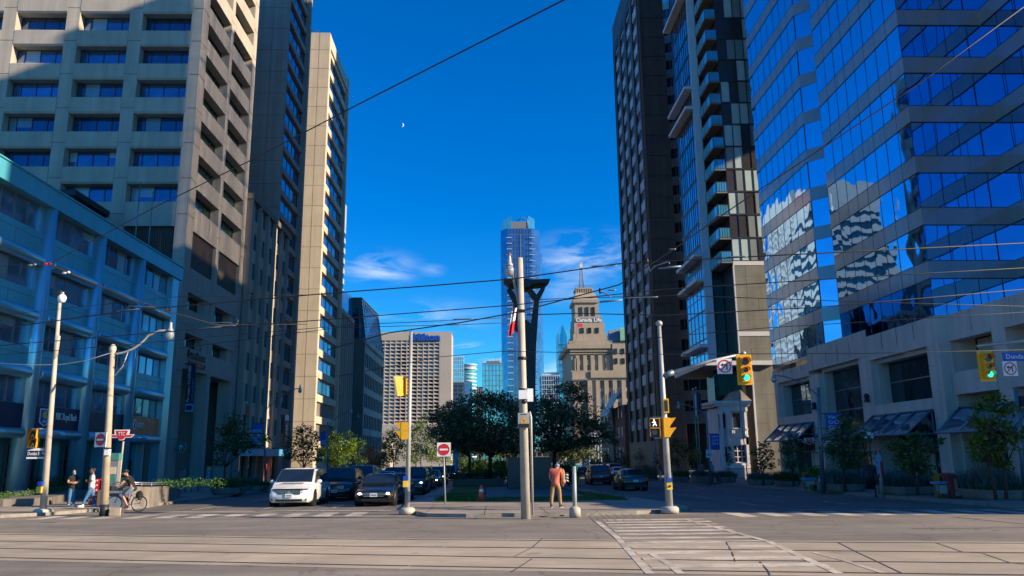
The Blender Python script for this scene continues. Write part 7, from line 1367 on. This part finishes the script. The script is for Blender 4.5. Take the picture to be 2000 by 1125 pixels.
b = MB(); prof([(1004, 640), (1003, 590), (990, 564), (999, 563), (1006, 575), (1015, 568), (1022, 566), (1012, 592), (1022, 632), (1024, 660)], Y + 1.2, .8); b.build('pylon_arm', 'bronze', MN)
b = MB(); prof([(984, 543), (1000, 545), (1022, 546), (1028, 543), (1036, 546), (1075, 544), (1068, 551), (1038, 555), (1034, 560), (1024, 560), (1020, 554), (996, 554)], Y + .6, 2.0); b.build('wing_slab', 'bronze', MN)
PB = thing('flower_bed', 'low dark stone flower bed with shrubs on the median, left of the monument', 'flower bed', (-1.6, 70, gz(70))); a, e = G(882, 955), G(962, 955); yb = 63.5
b = MB(); b.box(AY(884, 950, yb).x, yb, gz(yb), AY(985, 950, yb).x, yb + 6, gz(yb) + .72); b.build('stone_edge', 'granite', PB)
xa, xe = AY(886, 930, yb).x, AY(985, 930, yb).x; leaves('shrubs', 'leaf_dark', PB, [((xa + (xe - xa) * t, yb + 1.5 + (i % 3) * 1.3, gz(yb) + .95), (.8, .9, .5), 500) for i, t in enumerate(np.linspace(.05, .95, 7))], .09); leaves('yellow_shrub', 'leaf_lime', PB, [((xa + (xe - xa) * .62, yb + 3, gz(yb) + 1.25), (.6, .6, .55), 500), ((xa + (xe - xa) * .4, yb + 4, gz(yb) + 1.1), (.6, .6, .4), 300)], .08)
for lb_x, (x, y, rx, ry, Yd, m) in {'round dark hedge bush behind the bollard on the median': (1105, 925, 22, 20, 62, 'leaf_dark'), 'low bright green shrubs far along the median, between trunks': (935, 912, 40, 16, 110, 'leaf_green'), 'yellow-green shrub glowing between the median trunks': (978, 912, 14, 12, 100, 'leaf_lime'), 'dark low hedge running along the median beyond the monument': (1010, 915, 70, 16, 130, 'leaf_dark')}.items():
    c = AY(x, y, Yd); k = Yd / 1566; s = thing('shrub', lb_x, 'shrub', (c.x, Yd, gz(Yd))); leaves('foliage', m, s, [((c.x + i * rx * k * .5, Yd, c.z), (rx * k * .6, 1.2, ry * k), 700) for i in (-1, 0, 1)], .12 if Yd < 80 else .2)
# -- bronze-leaved median trees
T = lambda x, y: G(x, y, .15)
tree('dark bronze-leaved tree at left of monument, forked trunk near the lawn', T(958, 949), [(905, 805, 58, 22), (950, 778, 55, 18), (985, 795, 42, 24), (930, 838, 78, 24), (885, 852, 50, 22), (962, 868, 62, 20), (1000, 845, 40, 34), (880, 825, 30, 14), (925, 868, 40, 14), (1012, 810, 28, 20), (1000, 880, 30, 12)], 'leaf_bronze', .115, 105, .2, fork=.5)
tree('dark bronze-leaved tree at right of monument, tallest on the median', T(1084, 946), [(1112, 760, 34, 14), (1072, 788, 42, 20), (1132, 778, 26, 14), (1100, 812, 68, 22), (1150, 832, 48, 18), (1186, 850, 22, 13), (1060, 838, 50, 26), (1112, 862, 55, 18), (1150, 862, 30, 12), (1062, 872, 30, 14), (1200, 862, 12, 8), (1035, 800, 22, 16)], 'leaf_bronze', .115, 105, .22, fork=.5)
tree('dark bronze-leaved tree behind the no-entry sign, feathery left edge', T(917, 936), [(868, 812, 30, 15), (848, 842, 24, 14), (890, 868, 38, 16), (915, 822, 30, 14), (862, 866, 20, 12), (845, 818, 14, 8), (900, 842, 40, 18), (880, 790, 14, 8)], 'leaf_bronze', .14, 95, .22)
tree('dark bronze-leaved tree third back on the median between two trunks', T(934, 931), [(940, 875, 48, 16), (985, 885, 36, 14), (900, 880, 28, 12), (960, 850, 50, 18)], 'leaf_bronze', .22, 80, .22)
tree('dark bronze-leaved tree far back on the median right of the monument', T(1108, 931), [(1120, 870, 46, 16), (1085, 880, 36, 14), (1150, 885, 32, 12), (1110, 890, 36, 12)], 'leaf_bronze', .22, 80, .2)
# -- left pavement trees
tree('dark feathery street tree before the finned office, beside three flagpoles', G(437, 950, .5), [(455, 822, 22, 16), (440, 845, 26, 18), (470, 850, 26, 16), (432, 875, 24, 16), (462, 872, 30, 16), (425, 900, 14, 12), (490, 868, 20, 10), (520, 858, 16, 10), (448, 835, 14, 10)], 'leaf_dark', .1, 80, .07)
tree('dark street tree with open crown behind the white minivan', T(592, 944), [(590, 842, 24, 14), (575, 862, 24, 14), (605, 868, 30, 16), (590, 890, 26, 14), (562, 888, 14, 12), (618, 850, 14, 10), (620, 895, 18, 14)], 'leaf_dark', .12, 75, .1)
tree('bright lime-green sunlit tree above the silver luxury suv', T(655, 936), [(655, 858, 22, 14), (640, 880, 26, 16), (672, 878, 24, 16), (655, 900, 26, 12), (690, 865, 12, 10)], 'leaf_lime', .14, 90, .12)
tree('dark green tree just behind the lime-green tree', T(695, 934), [(700, 868, 18, 14), (690, 890, 18, 14), (705, 900, 14, 10), (682, 848, 10, 8)], 'leaf_dark', .16, 80, .1)
tree('small orange autumn tree before the glass-roofed office', T(722, 931), [(722, 880, 16, 10), (712, 893, 14, 10), (735, 890, 14, 10), (725, 903, 14, 8)], 'leaf_orange', .16, 90, .08, 'bark_pale')
tree('big green tree below the hotel, left of the signal pole', T(768, 924), [(768, 850, 22, 14), (752, 868, 20, 16), (782, 872, 22, 16), (765, 890, 24, 14), (790, 850, 12, 10), (745, 895, 14, 12)], 'leaf_green', .26, 90, .18)
tree('tall grey-green tree below the hotel, right of the signal pole', T(812, 922), [(820, 835, 18, 16), (806, 850, 16, 16), (838, 856, 18, 16), (815, 875, 26, 16), (840, 885, 20, 14), (805, 895, 20, 12), (828, 815, 8, 8)], 'leaf_green', .3, 85, .2)
tree('yellow-green far tree beyond the queue, behind the distant signal', T(858, 920), [(858, 880, 16, 12), (845, 895, 16, 10), (870, 895, 14, 10)], 'leaf_lime', .3, 85, .15)
tree('dark conifer-like tree between the orange tree and the hotel trees', T(745, 926), [(745, 895, 10, 12), (738, 905, 12, 10), (752, 908, 10, 8)], 'leaf_dark', .2, 85, .1)
tree('lone far tree left of median at the end of the queue', T(900, 920), [(905, 895, 14, 10), (892, 902, 12, 8)], 'leaf_green', .3, 80, .14)
# distant signal and lights over the queue
for (xb, yb_, xt, yt, lbx) in ((822, 924, 822, 868, 'far yellow signal on an arm over the queue, below the hotel trees'),):
    r, p, t = post('signal_pole', lbx, 'traffic signal', xb, yb_, xt, yt, .12, .1, 'pole_grey', n=8); arm(r, [px2(p, 822, 878), px2(p, 836, 876)], .06); c = px2(p, 826, 882); box_part(r, 'signal_housing', 'signal_yellow', c.x - .25, c.y - .3, c.z - .6, c.x + .25, c.y + .3, c.z + .6); c = px2(p, 833, 882); box_part(r, 'signal_housing', 'signal_orange', c.x - .3, c.y - .3, c.z - .75, c.x + .3, c.y + .3, c.z + .75)
# -- planters with grasses and trees on both pavements
def planter(label, x0, x1, yb, yt, Ln=2.2, grass='leaf_grey', gh=.55, group=None, n=90, extra=None):
    a, e = G(x0, yb, .13), G(x1, yb, .13); Yp = (a.y + e.y) / 2; xa, xe = AY(x0, yb, Yp).x, AY(x1, yb, Yp).x; z0 = gz(Yp) + .13; h = AY(x0, yt, Yp).z - z0; w = xe - xa; c = min(.3, w * .2)
    r = thing('planter', label, 'planter', ((xa + xe) / 2, Yp, z0), group); oc = [(xa + c, Yp), (xe - c, Yp), (xe, Yp + c), (xe, Yp + Ln - c), (xe - c, Yp + Ln), (xa + c, Yp + Ln), (xa, Yp + Ln - c), (xa, Yp + c)]
    ins = lambda d: [(((xa + xe) / 2) + (x - (xa + xe) / 2) * (1 - 2 * d / w), Yp + Ln / 2 + (y - Yp - Ln / 2) * (1 - 2 * d / Ln)) for x, y in oc]
    b = MB(); b.prism(ins(.1), z0, z0 + .1); b.prism(oc, z0 + .1, z0 + h * .72); b.prism(ins(-.03), z0 + h * .72, z0 + h); b.prism(ins(.12), z0 + h, z0 + h + .01, 1); b.build('tub', ['planter', 'soil'], r)
    blades('grasses', grass, r, [(xa + w * t, Yp + Ln * u, z0 + h, .22) for t in np.linspace(.12, .88, max(3, int(w / .35))) for u in (.2, .5, .8)], gh, n, .7)
    leaves('low_plants', 'leaf_dark', r, [((xa + w * t, Yp + .3 + .5 * (i % 2), z0 + h + .12), (.3, .35, .2), 120) for i, t in enumerate(np.linspace(.1, .9, 5))], .06)
    if extra: blades('dry_grass', 'leaf_straw', r, [(xa + w * t, Yp + Ln * .5, z0 + h, .3) for t in extra], gh * 1.9, 60, .6, .008)
    return r
planter('stone planter with dark grasses at foot of the feathery tree, left pavement', 409, 464, 967, 953, 2.4, 'leaf_dark', .6)
planter('pale planter with silvery plants behind the left street light', 464, 489, 958, 946, 2, 'leaf_grey', .5); planter('dark small planter beside the left street light', 487, 512, 960, 949, 2, 'leaf_dark', .3)
planter('stone planter with spiky blue-green grasses under the podium banner', 1633, 1697, 961, 946, 2.2, 'leaf_grey', .75, extra=(.1, .25)); planter('long stone planter before the glass canopy, seated person behind it', 1756, 1838, 968, 951, 2.6, 'leaf_grey', .75)
planter('stone planter with tall dry grass at the right edge', 1938, 2012, 978, 958, 2.6, 'leaf_grey', .85, extra=(.1, .3, .5, .7)); planter('stone planter behind the hanging transit sign', 1533, 1566, 951, 940, 2.2, 'leaf_dark', .7)
planter('stone planter before the condo stone wall, dark young tree in it', 1478, 1517, 948, 937, 2.4, 'leaf_grey', .5); planter('stone planter with a thin sapling before the heritage house', 1412, 1440, 943, 932, 2.4, 'leaf_grey', .5); planter('stone planter left of the speed limit pole', 1362, 1398, 943, 930, 2.2, 'leaf_grey', .5); planter('far stone planter near the flagpoles', 1325, 1348, 941, 931, 2.2, 'leaf_dark', .5)
tree('dark green street tree behind the blue podium banner', G(1652, 957, .5), [(1650, 828, 22, 16), (1635, 850, 26, 16), (1668, 852, 30, 18), (1645, 880, 36, 18), (1680, 885, 22, 16), (1622, 880, 14, 14), (1655, 905, 36, 14), (1640, 812, 10, 8)], 'leaf_dark', .085, 85, .07)
tree('green street tree before the sloped glass canopy, long side branches', G(1792, 962, .5), [(1790, 852, 24, 12), (1765, 868, 28, 12), (1812, 868, 24, 12), (1785, 892, 40, 16), (1750, 876, 16, 7), (1832, 862, 12, 6), (1800, 915, 34, 14), (1760, 905, 22, 12)], 'leaf_dark', .085, 85, .07)
tree('leafy bright green street tree at right edge beside steel post', G(1955, 970, .5), [(1950, 775, 26, 12), (1925, 795, 26, 14), (1965, 800, 30, 16), (1912, 820, 26, 14), (1950, 830, 44, 18), (1902, 855, 22, 10), (1945, 865, 44, 18), (1985, 850, 20, 30), (1935, 890, 36, 14), (1895, 872, 12, 8), (1968, 905, 26, 14)], 'leaf_green', .085, 95, .06, stems=2)
tree('dark narrow street tree beside the hanging transit sign', G(1550, 946, .4), [(1550, 860, 14, 12), (1540, 880, 18, 12), (1560, 885, 18, 14), (1545, 905, 22, 12), (1565, 908, 12, 10)], 'leaf_dark', .085, 85, .05)
tree('dark young tree with drooping leaves before the condo stone wall', G(1491, 944, .4), [(1492, 870, 14, 10), (1480, 885, 16, 10), (1502, 888, 14, 12), (1488, 905, 20, 12), (1478, 918, 10, 8), (1505, 910, 10, 8)], 'leaf_dark', .1, 85, .06)
tree('thin small sapling before the heritage house window', G(1425, 938, .4), [(1425, 878, 6, 9), (1422, 892, 8, 9), (1428, 900, 7, 8)], 'leaf_dark', .08, 90, .02)
tree('pale sunlit small tree before the dark tower base', T(1258, 926), [(1255, 882, 14, 8), (1245, 893, 14, 7), (1270, 892, 14, 8), (1258, 903, 16, 6)], 'leaf_pale', .18, 80, .08)
tree('green small tree behind the walk signal, dark tower base', T(1292, 928), [(1290, 885, 12, 10), (1302, 895, 12, 10), (1284, 900, 10, 8)], 'leaf_green', .18, 80, .08)
tree('dim green tree in front of the ribbon office base, left one', T(1326, 932), [(1322, 865, 16, 12), (1310, 880, 14, 12), (1334, 882, 16, 12), (1320, 900, 18, 10)], 'leaf_dark', .16, 75, .08); tree('dim green tree before the ribbon office base by the flagpoles', T(1362, 933), [(1362, 862, 16, 12), (1350, 880, 18, 12), (1376, 880, 14, 12), (1360, 900, 18, 10)], 'leaf_dark', .16, 75, .08)
tree('dark tree far right beyond the tower, before brick building', T(1222, 924), [(1212, 890, 12, 12), (1225, 900, 12, 10), (1205, 905, 10, 8)], 'leaf_dark', .26, 80, .1); tree('small dark tree far off before the ribbed building', T(1182, 922), [(1182, 893, 12, 10), (1170, 902, 10, 8), (1192, 904, 8, 8)], 'leaf_dark', .3, 80, .1); tree('dark green tree far off behind the right median tree', T(1140, 921), [(1140, 890, 20, 10), (1120, 900, 18, 8), (1158, 902, 14, 8)], 'leaf_green', .3, 80, .12)
og = thing('ornamental_grass', 'tall pale ornamental grass bed before the dark tower', 'grass bed', G(1255, 936, .13)); a, e = G(1246, 936, .13), G(1282, 936, .13); blades('blades', 'leaf_straw', og, [(a.x + (e.x - a.x) * t, a.y + .8 * u, a.z, .4) for t in np.linspace(0, 1, 8) for u in (0, 1, 2)], 1.5, 60, .5, .02)
fb = thing('flower_basket', 'bright pink and yellow flower basket on the right pavement near flagpoles', 'flowers', G(1364, 938, .13)); P = ORG[fb.name]; leaves('flowers', 'petal_pink', fb, [((P.x, P.y, P.z + 2.6), (.6, .6, .45), 260)], .09); leaves('foliage', 'leaf_lime', fb, [((P.x - .1, P.y, P.z + 2.3), (.6, .6, .6), 300)], .09); b = MB(); b.tube([P, P + V(0, 0, 2.4)], .05); b.build('stand', 'dark_metal', fb)
rl = thing('ramp_railing', 'pale metal ramp railing before the ribbon office entrance', 'railing', G(1310, 935, .13)); b = MB(); A1, A2 = AY(1300, 912, 95), AY(1372, 908, 95)
for t in np.linspace(0, 1, 9): q = A1.lerp(A2, t); b.tube([(q.x, 95, gz(95)), (q.x, 95, q.z)], .03, 5)
for dz in (0, -.35, -.7): b.tube([(A1.x, 95, A1.z + dz), (A2.x, 95, A2.z + dz)], .03, 5)
b.build('rails', 'frame_grey', rl)
# -- benches and newspaper boxes
mat('box_yellow', (.3, .17, .02), .6, .2, 4)
def bench(label, x0, x1, yb, yt):
    a, e = G(x0, yb, .13), G(x1, yb, .13); r = thing('bench', label, 'bench', a); z1 = AY(x0, yt, a.y).z; b = MB(); b.box(a.x, a.y, z1 - .09, e.x, a.y + .5, z1); b.build('top_rail', 'sign_sky', r); b = MB(); b.box(a.x + .1, a.y + .02, z1 - .5, e.x - .15, a.y + .08, z1 - .14); b.build('back_panel', 'conc_c', r)
    for x in (a.x + .08, e.x - .12): b = MB(); b.cyl((x, a.y + .06, a.z), (x, a.y + .06, z1 - .05), .06, n=8); b.build('leg', 'pole_blue', r)
bench('metal bench with beige panel in front of the newspaper boxes', 1832, 1864, 974, 941); bench('metal bench with grey panels beside the hanging transit sign', 1572, 1601, 957, 934)
def newsbox(label, x0, x1, yb, yt, m, t, lean=0.0, front=None):
    a, e = G(x0, yb, .13), G(x1, yb, .13); r = thing('newspaper_box', label, 'newspaper box', a); h = AY(x0, yt, a.y).z - a.z; w = e.x - a.x; b = MB(); dx = lean
    b.add([(a.x, a.y, a.z), (a.x + w, a.y, a.z), (a.x + w, a.y + .5, a.z), (a.x, a.y + .5, a.z), (a.x + dx, a.y, a.z + h * .94), (a.x + w + dx, a.y, a.z + h * .94), (a.x + w + dx, a.y + .5, a.z + h), (a.x + dx, a.y + .5, a.z + h)], [(0, 3, 2, 1), (4, 5, 6, 7), (0, 1, 5, 4), (1, 2, 6, 5), (2, 3, 7, 6), (3, 0, 4, 7)]); b.build('cabinet', m, r)
    b = MB(); b.box(a.x + w * .12 + dx * .6, a.y - .02 , a.z + h * .45, a.x + w * .88 + dx * .6, a.y - .002, a.z + h * .85); b.build('front_window', front or 'sign_black', r)
    if t: text(t, r, (a.x + w * .5 + dx * .4, a.y - .03, a.z + h * .45), (0, 0, -1), (1, .0, 0), w * .3, 'sign_white', h * .7, .006)
    b = MB(); b.box(a.x + w * .2, a.y + .05, a.z - .03, a.x + w * .8, a.y + .45, a.z + .0); b.build('foot', 'dark_metal', r)
newsbox('yellow and black newspaper box behind the bench, right pavement', 1838, 1858, 973, 925, 'box_yellow', 'NOW'); newsbox('dark red newspaper box leaning beside the yellow one', 1862, 1886, 974, 924, 'lease_red', 'THE EPOCH TIMES', -.15, 'lease_red')
newsbox('green box at the bench foot beside the hanging transit sign', 1589, 1598, 958, 947, 'leaf_green', None); newsbox('yellow box behind the grey-panelled bench', 1574, 1583, 954, 922, 'box_yellow', None)
br = thing('bike_ring', 'steel ring bike stand before the right podium pier', 'bike stand', G(1904, 975, .13)); P = ORG[br.name]; b = MB(); b.tube([P, P + V(-.06, 0, .95)], .035, 8); b.torus(P + V(-.05, 0, .68), .2, .02, 'y', 24, 6); b.build('ring_and_post', 'pole_grey', br)
sh_ = thing('shrub', 'small bright yellow-green shrub by the podium entrance', 'shrub', G(1592, 945, .13)); P = ORG[sh_.name]; leaves('foliage', 'leaf_lime', sh_, [((P.x, P.y, P.z + 1.0), (.7, .6, .35), 350), ((P.x + .3, P.y, P.z + .7), (.5, .5, .4), 200)], .09)
db = thing('waste_bin', 'round dark bin behind the spiky-grass planter', 'bin', G(1702, 955, .13)); P = ORG[db.name]; b = MB(); b.lathe(P.x, P.y, [(.38, P.z), (.5, P.z + .5), (.52, P.z + 1.1), (.3, P.z + 1.4)], 16); b.build('body', 'sign_black', db); b = MB(); b.lathe(P.x, P.y, [(.53, P.z + 1.05), (.53, P.z + 1.12)], 16); b.build('rim', 'dark_metal', db)
# -- left corner: hedge bed, stair wall, kiosk, boxes
HB = thing('hedge_bed', 'raised bed of dark clipped hedge with white and blue flowers at left corner', 'hedge', (-25, 43, gz(43))); q0, q1 = G(0, 990, .13), G(170, 972, .13); q2 = G(88, 987, .13)
b = MB(); pts = [(-34, q0.y + .2), (q0.x, q0.y + .2), (q2.x, q2.y + .1), (q1.x, q1.y), (q1.x - .6, q1.y + .5), (-34, q1.y + .5)]; b.prism(pts, gz(44) - .1, gz(44) + .52); b.build('stone_edge', 'wall_conc', HB)
zt = gz(44) + .52; hp = []
for i in range(44):
    t = i / 43; x = -33 + (q1.x + 32.5) * t; y = (q0.y + 1.4) + (q1.y - q0.y - .9) * max(0, (t - .35) / .65) + (.9 if i % 2 else 0); hp.append(((x, y + .5, zt + .35), (.5, .6, .55), 420))
leaves('hedge', 'leaf_hedge', HB, hp, .05); fl2 = []
for i in range(22):
    t = i / 21; x = q0.x - .5 + (q1.x - q0.x - .2) * t; y = q0.y + .55 + (q1.y - q0.y - .1) * t * .95; fl2.append(((x, y, zt + .14), (.32, .28, .16), 130))
leaves('bedding_plants', 'leaf_hedge', HB, fl2, .045); leaves('white_flowers', 'petal_white', HB, [(c, (a[0], a[1], a[2] * 1.1), 60) for c, a, n in fl2[3:12] + fl2[16:19]], .028)
SW = thing('stair_wall', 'curved concrete subway stair wall with pale metal railing, behind the cyclist', 'wall', G(300, 975, .13)); pts = [G(x, y, .13) for x, y in ((214, 990), (250, 990), (290, 986), (330, 979), (352, 972))]; b = MB(); tops = [AY(x, yt, q.y).z for (x, yt), q in zip(((214, 950), (250, 950), (290, 951), (330, 949), (352, 948)), pts)]
for (a, e), (za, ze) in zip(zip(pts[:-1], pts[1:]), zip(tops[:-1], tops[1:])):
    n = Vector((-(e - a).y, (e - a).x, 0)).normalized() * .3; b.add([a - V(0, 0, .2), e - V(0, 0, .2), V(e.x, e.y, ze), V(a.x, a.y, za), a + n - V(0, 0, .2), e + n - V(0, 0, .2), V(e.x, e.y, ze) + n, V(a.x, a.y, za) + n], [(0, 1, 2, 3), (5, 4, 7, 6), (3, 2, 6, 7), (0, 3, 7, 4), (1, 5, 6, 2)])
a, e = pts[-1], pts[-1] + V(-4, 6, -.07); b.add([a - V(0, 0, .2), e - V(0, 0, .2), V(e.x, e.y, tops[-1]), V(a.x, a.y, tops[-1])], [(0, 1, 2, 3)]); b.build('wall', 'wall_conc', SW)
b = MB(); rp = [V(q.x, q.y + .15, z + .17) for q, z in zip(pts, tops)]; b.tube(rp, .035, 6); b.tube([p_ - V(0, 0, .08) for p_ in rp], .02, 5)
for i in range(len(rp) - 1):
    for t in (0, .5): q = rp[i].lerp(rp[i + 1], t); b.tube([q - V(0, 0, .2), q], .02, 5)
b.build('railing', 'steel', SW); leaves('planting', 'leaf_hedge', SW, [((pts[2].x - .5 + i * .6, pts[2].y + 2.0, tops[2] + .1), (.5, .5, .25), 160) for i in range(6)], .06)
kk = thing('map_kiosk', 'tall city map kiosk with green top behind the utility pole', 'kiosk', G(218, 989, .13)); P = ORG[kk.name]; x0, x1 = AY(206, 900, P.y).x, AY(231, 900, P.y).x; zk = lambda y: AY(218, y, P.y).z
b = MB(); b.box(x0, P.y, P.z, x1, P.y + .3, zk(899)); b.build('body', 'slate', kk); b = MB(); b.box(x0 - .02, P.y - .02, zk(899), x1 + .02, P.y + .32, zk(885)); b.build('header', 'sign_teal', kk); b = MB(); b.box(x0 + .1, P.y - .02, zk(926), x1 - .06, P.y, zk(912), 0); b.box(x0 + .05, P.y - .02, zk(946), x1 - .06, P.y, zk(928), 1); b.box(x0 + .05, P.y - .02, zk(958), x1 - .06, P.y, zk(949), 2); b.build('map_panel', ['conc_c', 'sign_teal', 'sign_black'], kk)
rb_ = thing('recycling_bin', 'grey steel recycling bin leaning against the kiosk', 'bin', G(216, 990, .13)); P = ORG[rb_.name] + V(.15, -.25, 0); b = MB(); b.prism([(P.x - .38, P.y), (P.x + .4, P.y), (P.x + .4, P.y + .22), (P.x - .38, P.y + .22)], P.z, AY(214, 959, P.y).z); b.build('body', 'steel', rb_); b = MB(); z_ = AY(214, 959, P.y).z; b.box(P.x - .3, P.y - .01, z_ - .22, P.x + .3, P.y, z_ - .1); b.build('slot', 'sign_black', rb_)
nb1 = thing('newspaper_box', 'red and white patterned newspaper box behind the white-shirted man', 'newspaper box', G(172, 987, .13)); P = ORG[nb1.name] + V(0, .5, 0); b = MB(); zt_ = AY(172, 936, P.y).z; b.box(P.x - .25, P.y, P.z, P.x + .2, P.y + .45, zt_, 0); [b.box(P.x - .25 + .1 * (i % 4), P.y - .01, P.z + .15 + .22 * (i // 4) + .06 * (i % 2), P.x - .19 + .1 * (i % 4), P.y, P.z + .28 + .22 * (i // 4), 1) for i in range(20)]; b.build('cabinet', ['sign_red', 'sign_white'], nb1); b = MB(); b.box(P.x - .18, P.y + .1, P.z - .02, P.x + .12, P.y + .4, P.z + .02); b.build('foot', 'dark_metal', nb1)
nb2 = thing('newspaper_box', 'magenta newspaper box between the men and the utility pole', 'newspaper box', G(191, 987, .13)); P = ORG[nb2.name] + V(.05, .6, 0); b = MB(); b.box(P.x - .25, P.y, P.z, P.x + .3, P.y + .45, AY(190, 936, P.y).z); b.build('cabinet', mat('magenta', (.45, .02, .12), .5, .25, 6), nb2); b = MB(); b.box(P.x - .25, P.y - .3, P.z, P.x + .25, P.y - .02, AY(192, 957, P.y).z); b.build('door_panel', 'planter', nb2)
ys = thing('notice_board', 'small yellow notice board on the stair wall', 'sign', G(243, 975, .13)); P = ORG[ys.name]; q = AY(243, 940, P.y); b = MB(); b.box(q.x - .28, P.y, q.z - .2, q.x + .28, P.y + .03, q.z + .22); b.build('panel', 'sign_yellow', ys); b = MB(); b.tube([(q.x, P.y + .05, P.z), (q.x, P.y + .05, q.z)], .03, 6); b.build('post', 'dark_metal', ys)
# entrance feature: blue leaning board, bike rings, pale block by the loggia
sb = thing('advert_board', 'leaning blue and yellow advertising board by the loggia', 'sign board', G(404, 951, .13)); P = ORG[sb.name]; t_ = AY(408, 911, P.y); b = MB(); b.slab((P.x - .2, P.y, P.z), (P.x + .22, P.y, P.z), (t_.x + .25, P.y, t_.z), (t_.x - .17, P.y, t_.z), .05, 0); k = (t_.z - P.z); b.slab((t_.x - .2, P.y - .01, t_.z - k * .17), (t_.x + .22, P.y - .01, t_.z - k * .17), (t_.x + .24, P.y - .01, t_.z - .02), (t_.x - .16, P.y - .01, t_.z - .02), .01, 1); b.build('board', ['sign_sky', 'sign_yellow'], sb); text('Love', sb, ((P.x + t_.x) / 2 + .02, P.y - .02, P.z + k * .55), (.05, 0, 1), (-1, 0, 0), .2, 'sign_white', .7, .005)
for i, (x, y) in enumerate(((361, 962), (374, 960), (386, 959))):
    br = thing('bike_ring', ['post and ring bike stand nearest the stair wall', 'post and ring bike stand in the middle of three by the loggia', 'post and ring bike stand nearest the blue leaning board'][i], 'bike stand', G(x, y, .13), 'bike stands by the loggia'); P = ORG[br.name]; b = MB(); b.tube([P, P + V(0, 0, .9)], .035, 6); b.torus(P + V(0, 0, .65), .2, .022, 'y', 20, 6); b.build('ring_and_post', 'dark_metal', br)
wb_ = thing('concrete_block', 'pale low concrete wall with ramp rail at the loggia', 'wall', (-28, 67, gz(67))); P = AY(358, 950, 67); b = MB(); b.box(AY(352, 950, 66).x, 66, gz(66), AY(377, 950, 66).x, 67, AY(360, 933, 66).z); b.build('block', 'conc_c', wb_); b = MB(); [b.tube([(AY(350 + 3 * i, 925, 66.5).x, 66.5, gz(66) + 1), (AY(350 + 3 * i, 920, 66.5).x, 66.5, AY(350, 922 - i, 66.5).z)], .02, 5) for i in range(5)]; b.tube([AY(349, 922, 66.5), AY(364, 918, 66.5)], .025, 5); b.build('rail', 'steel', wb_)
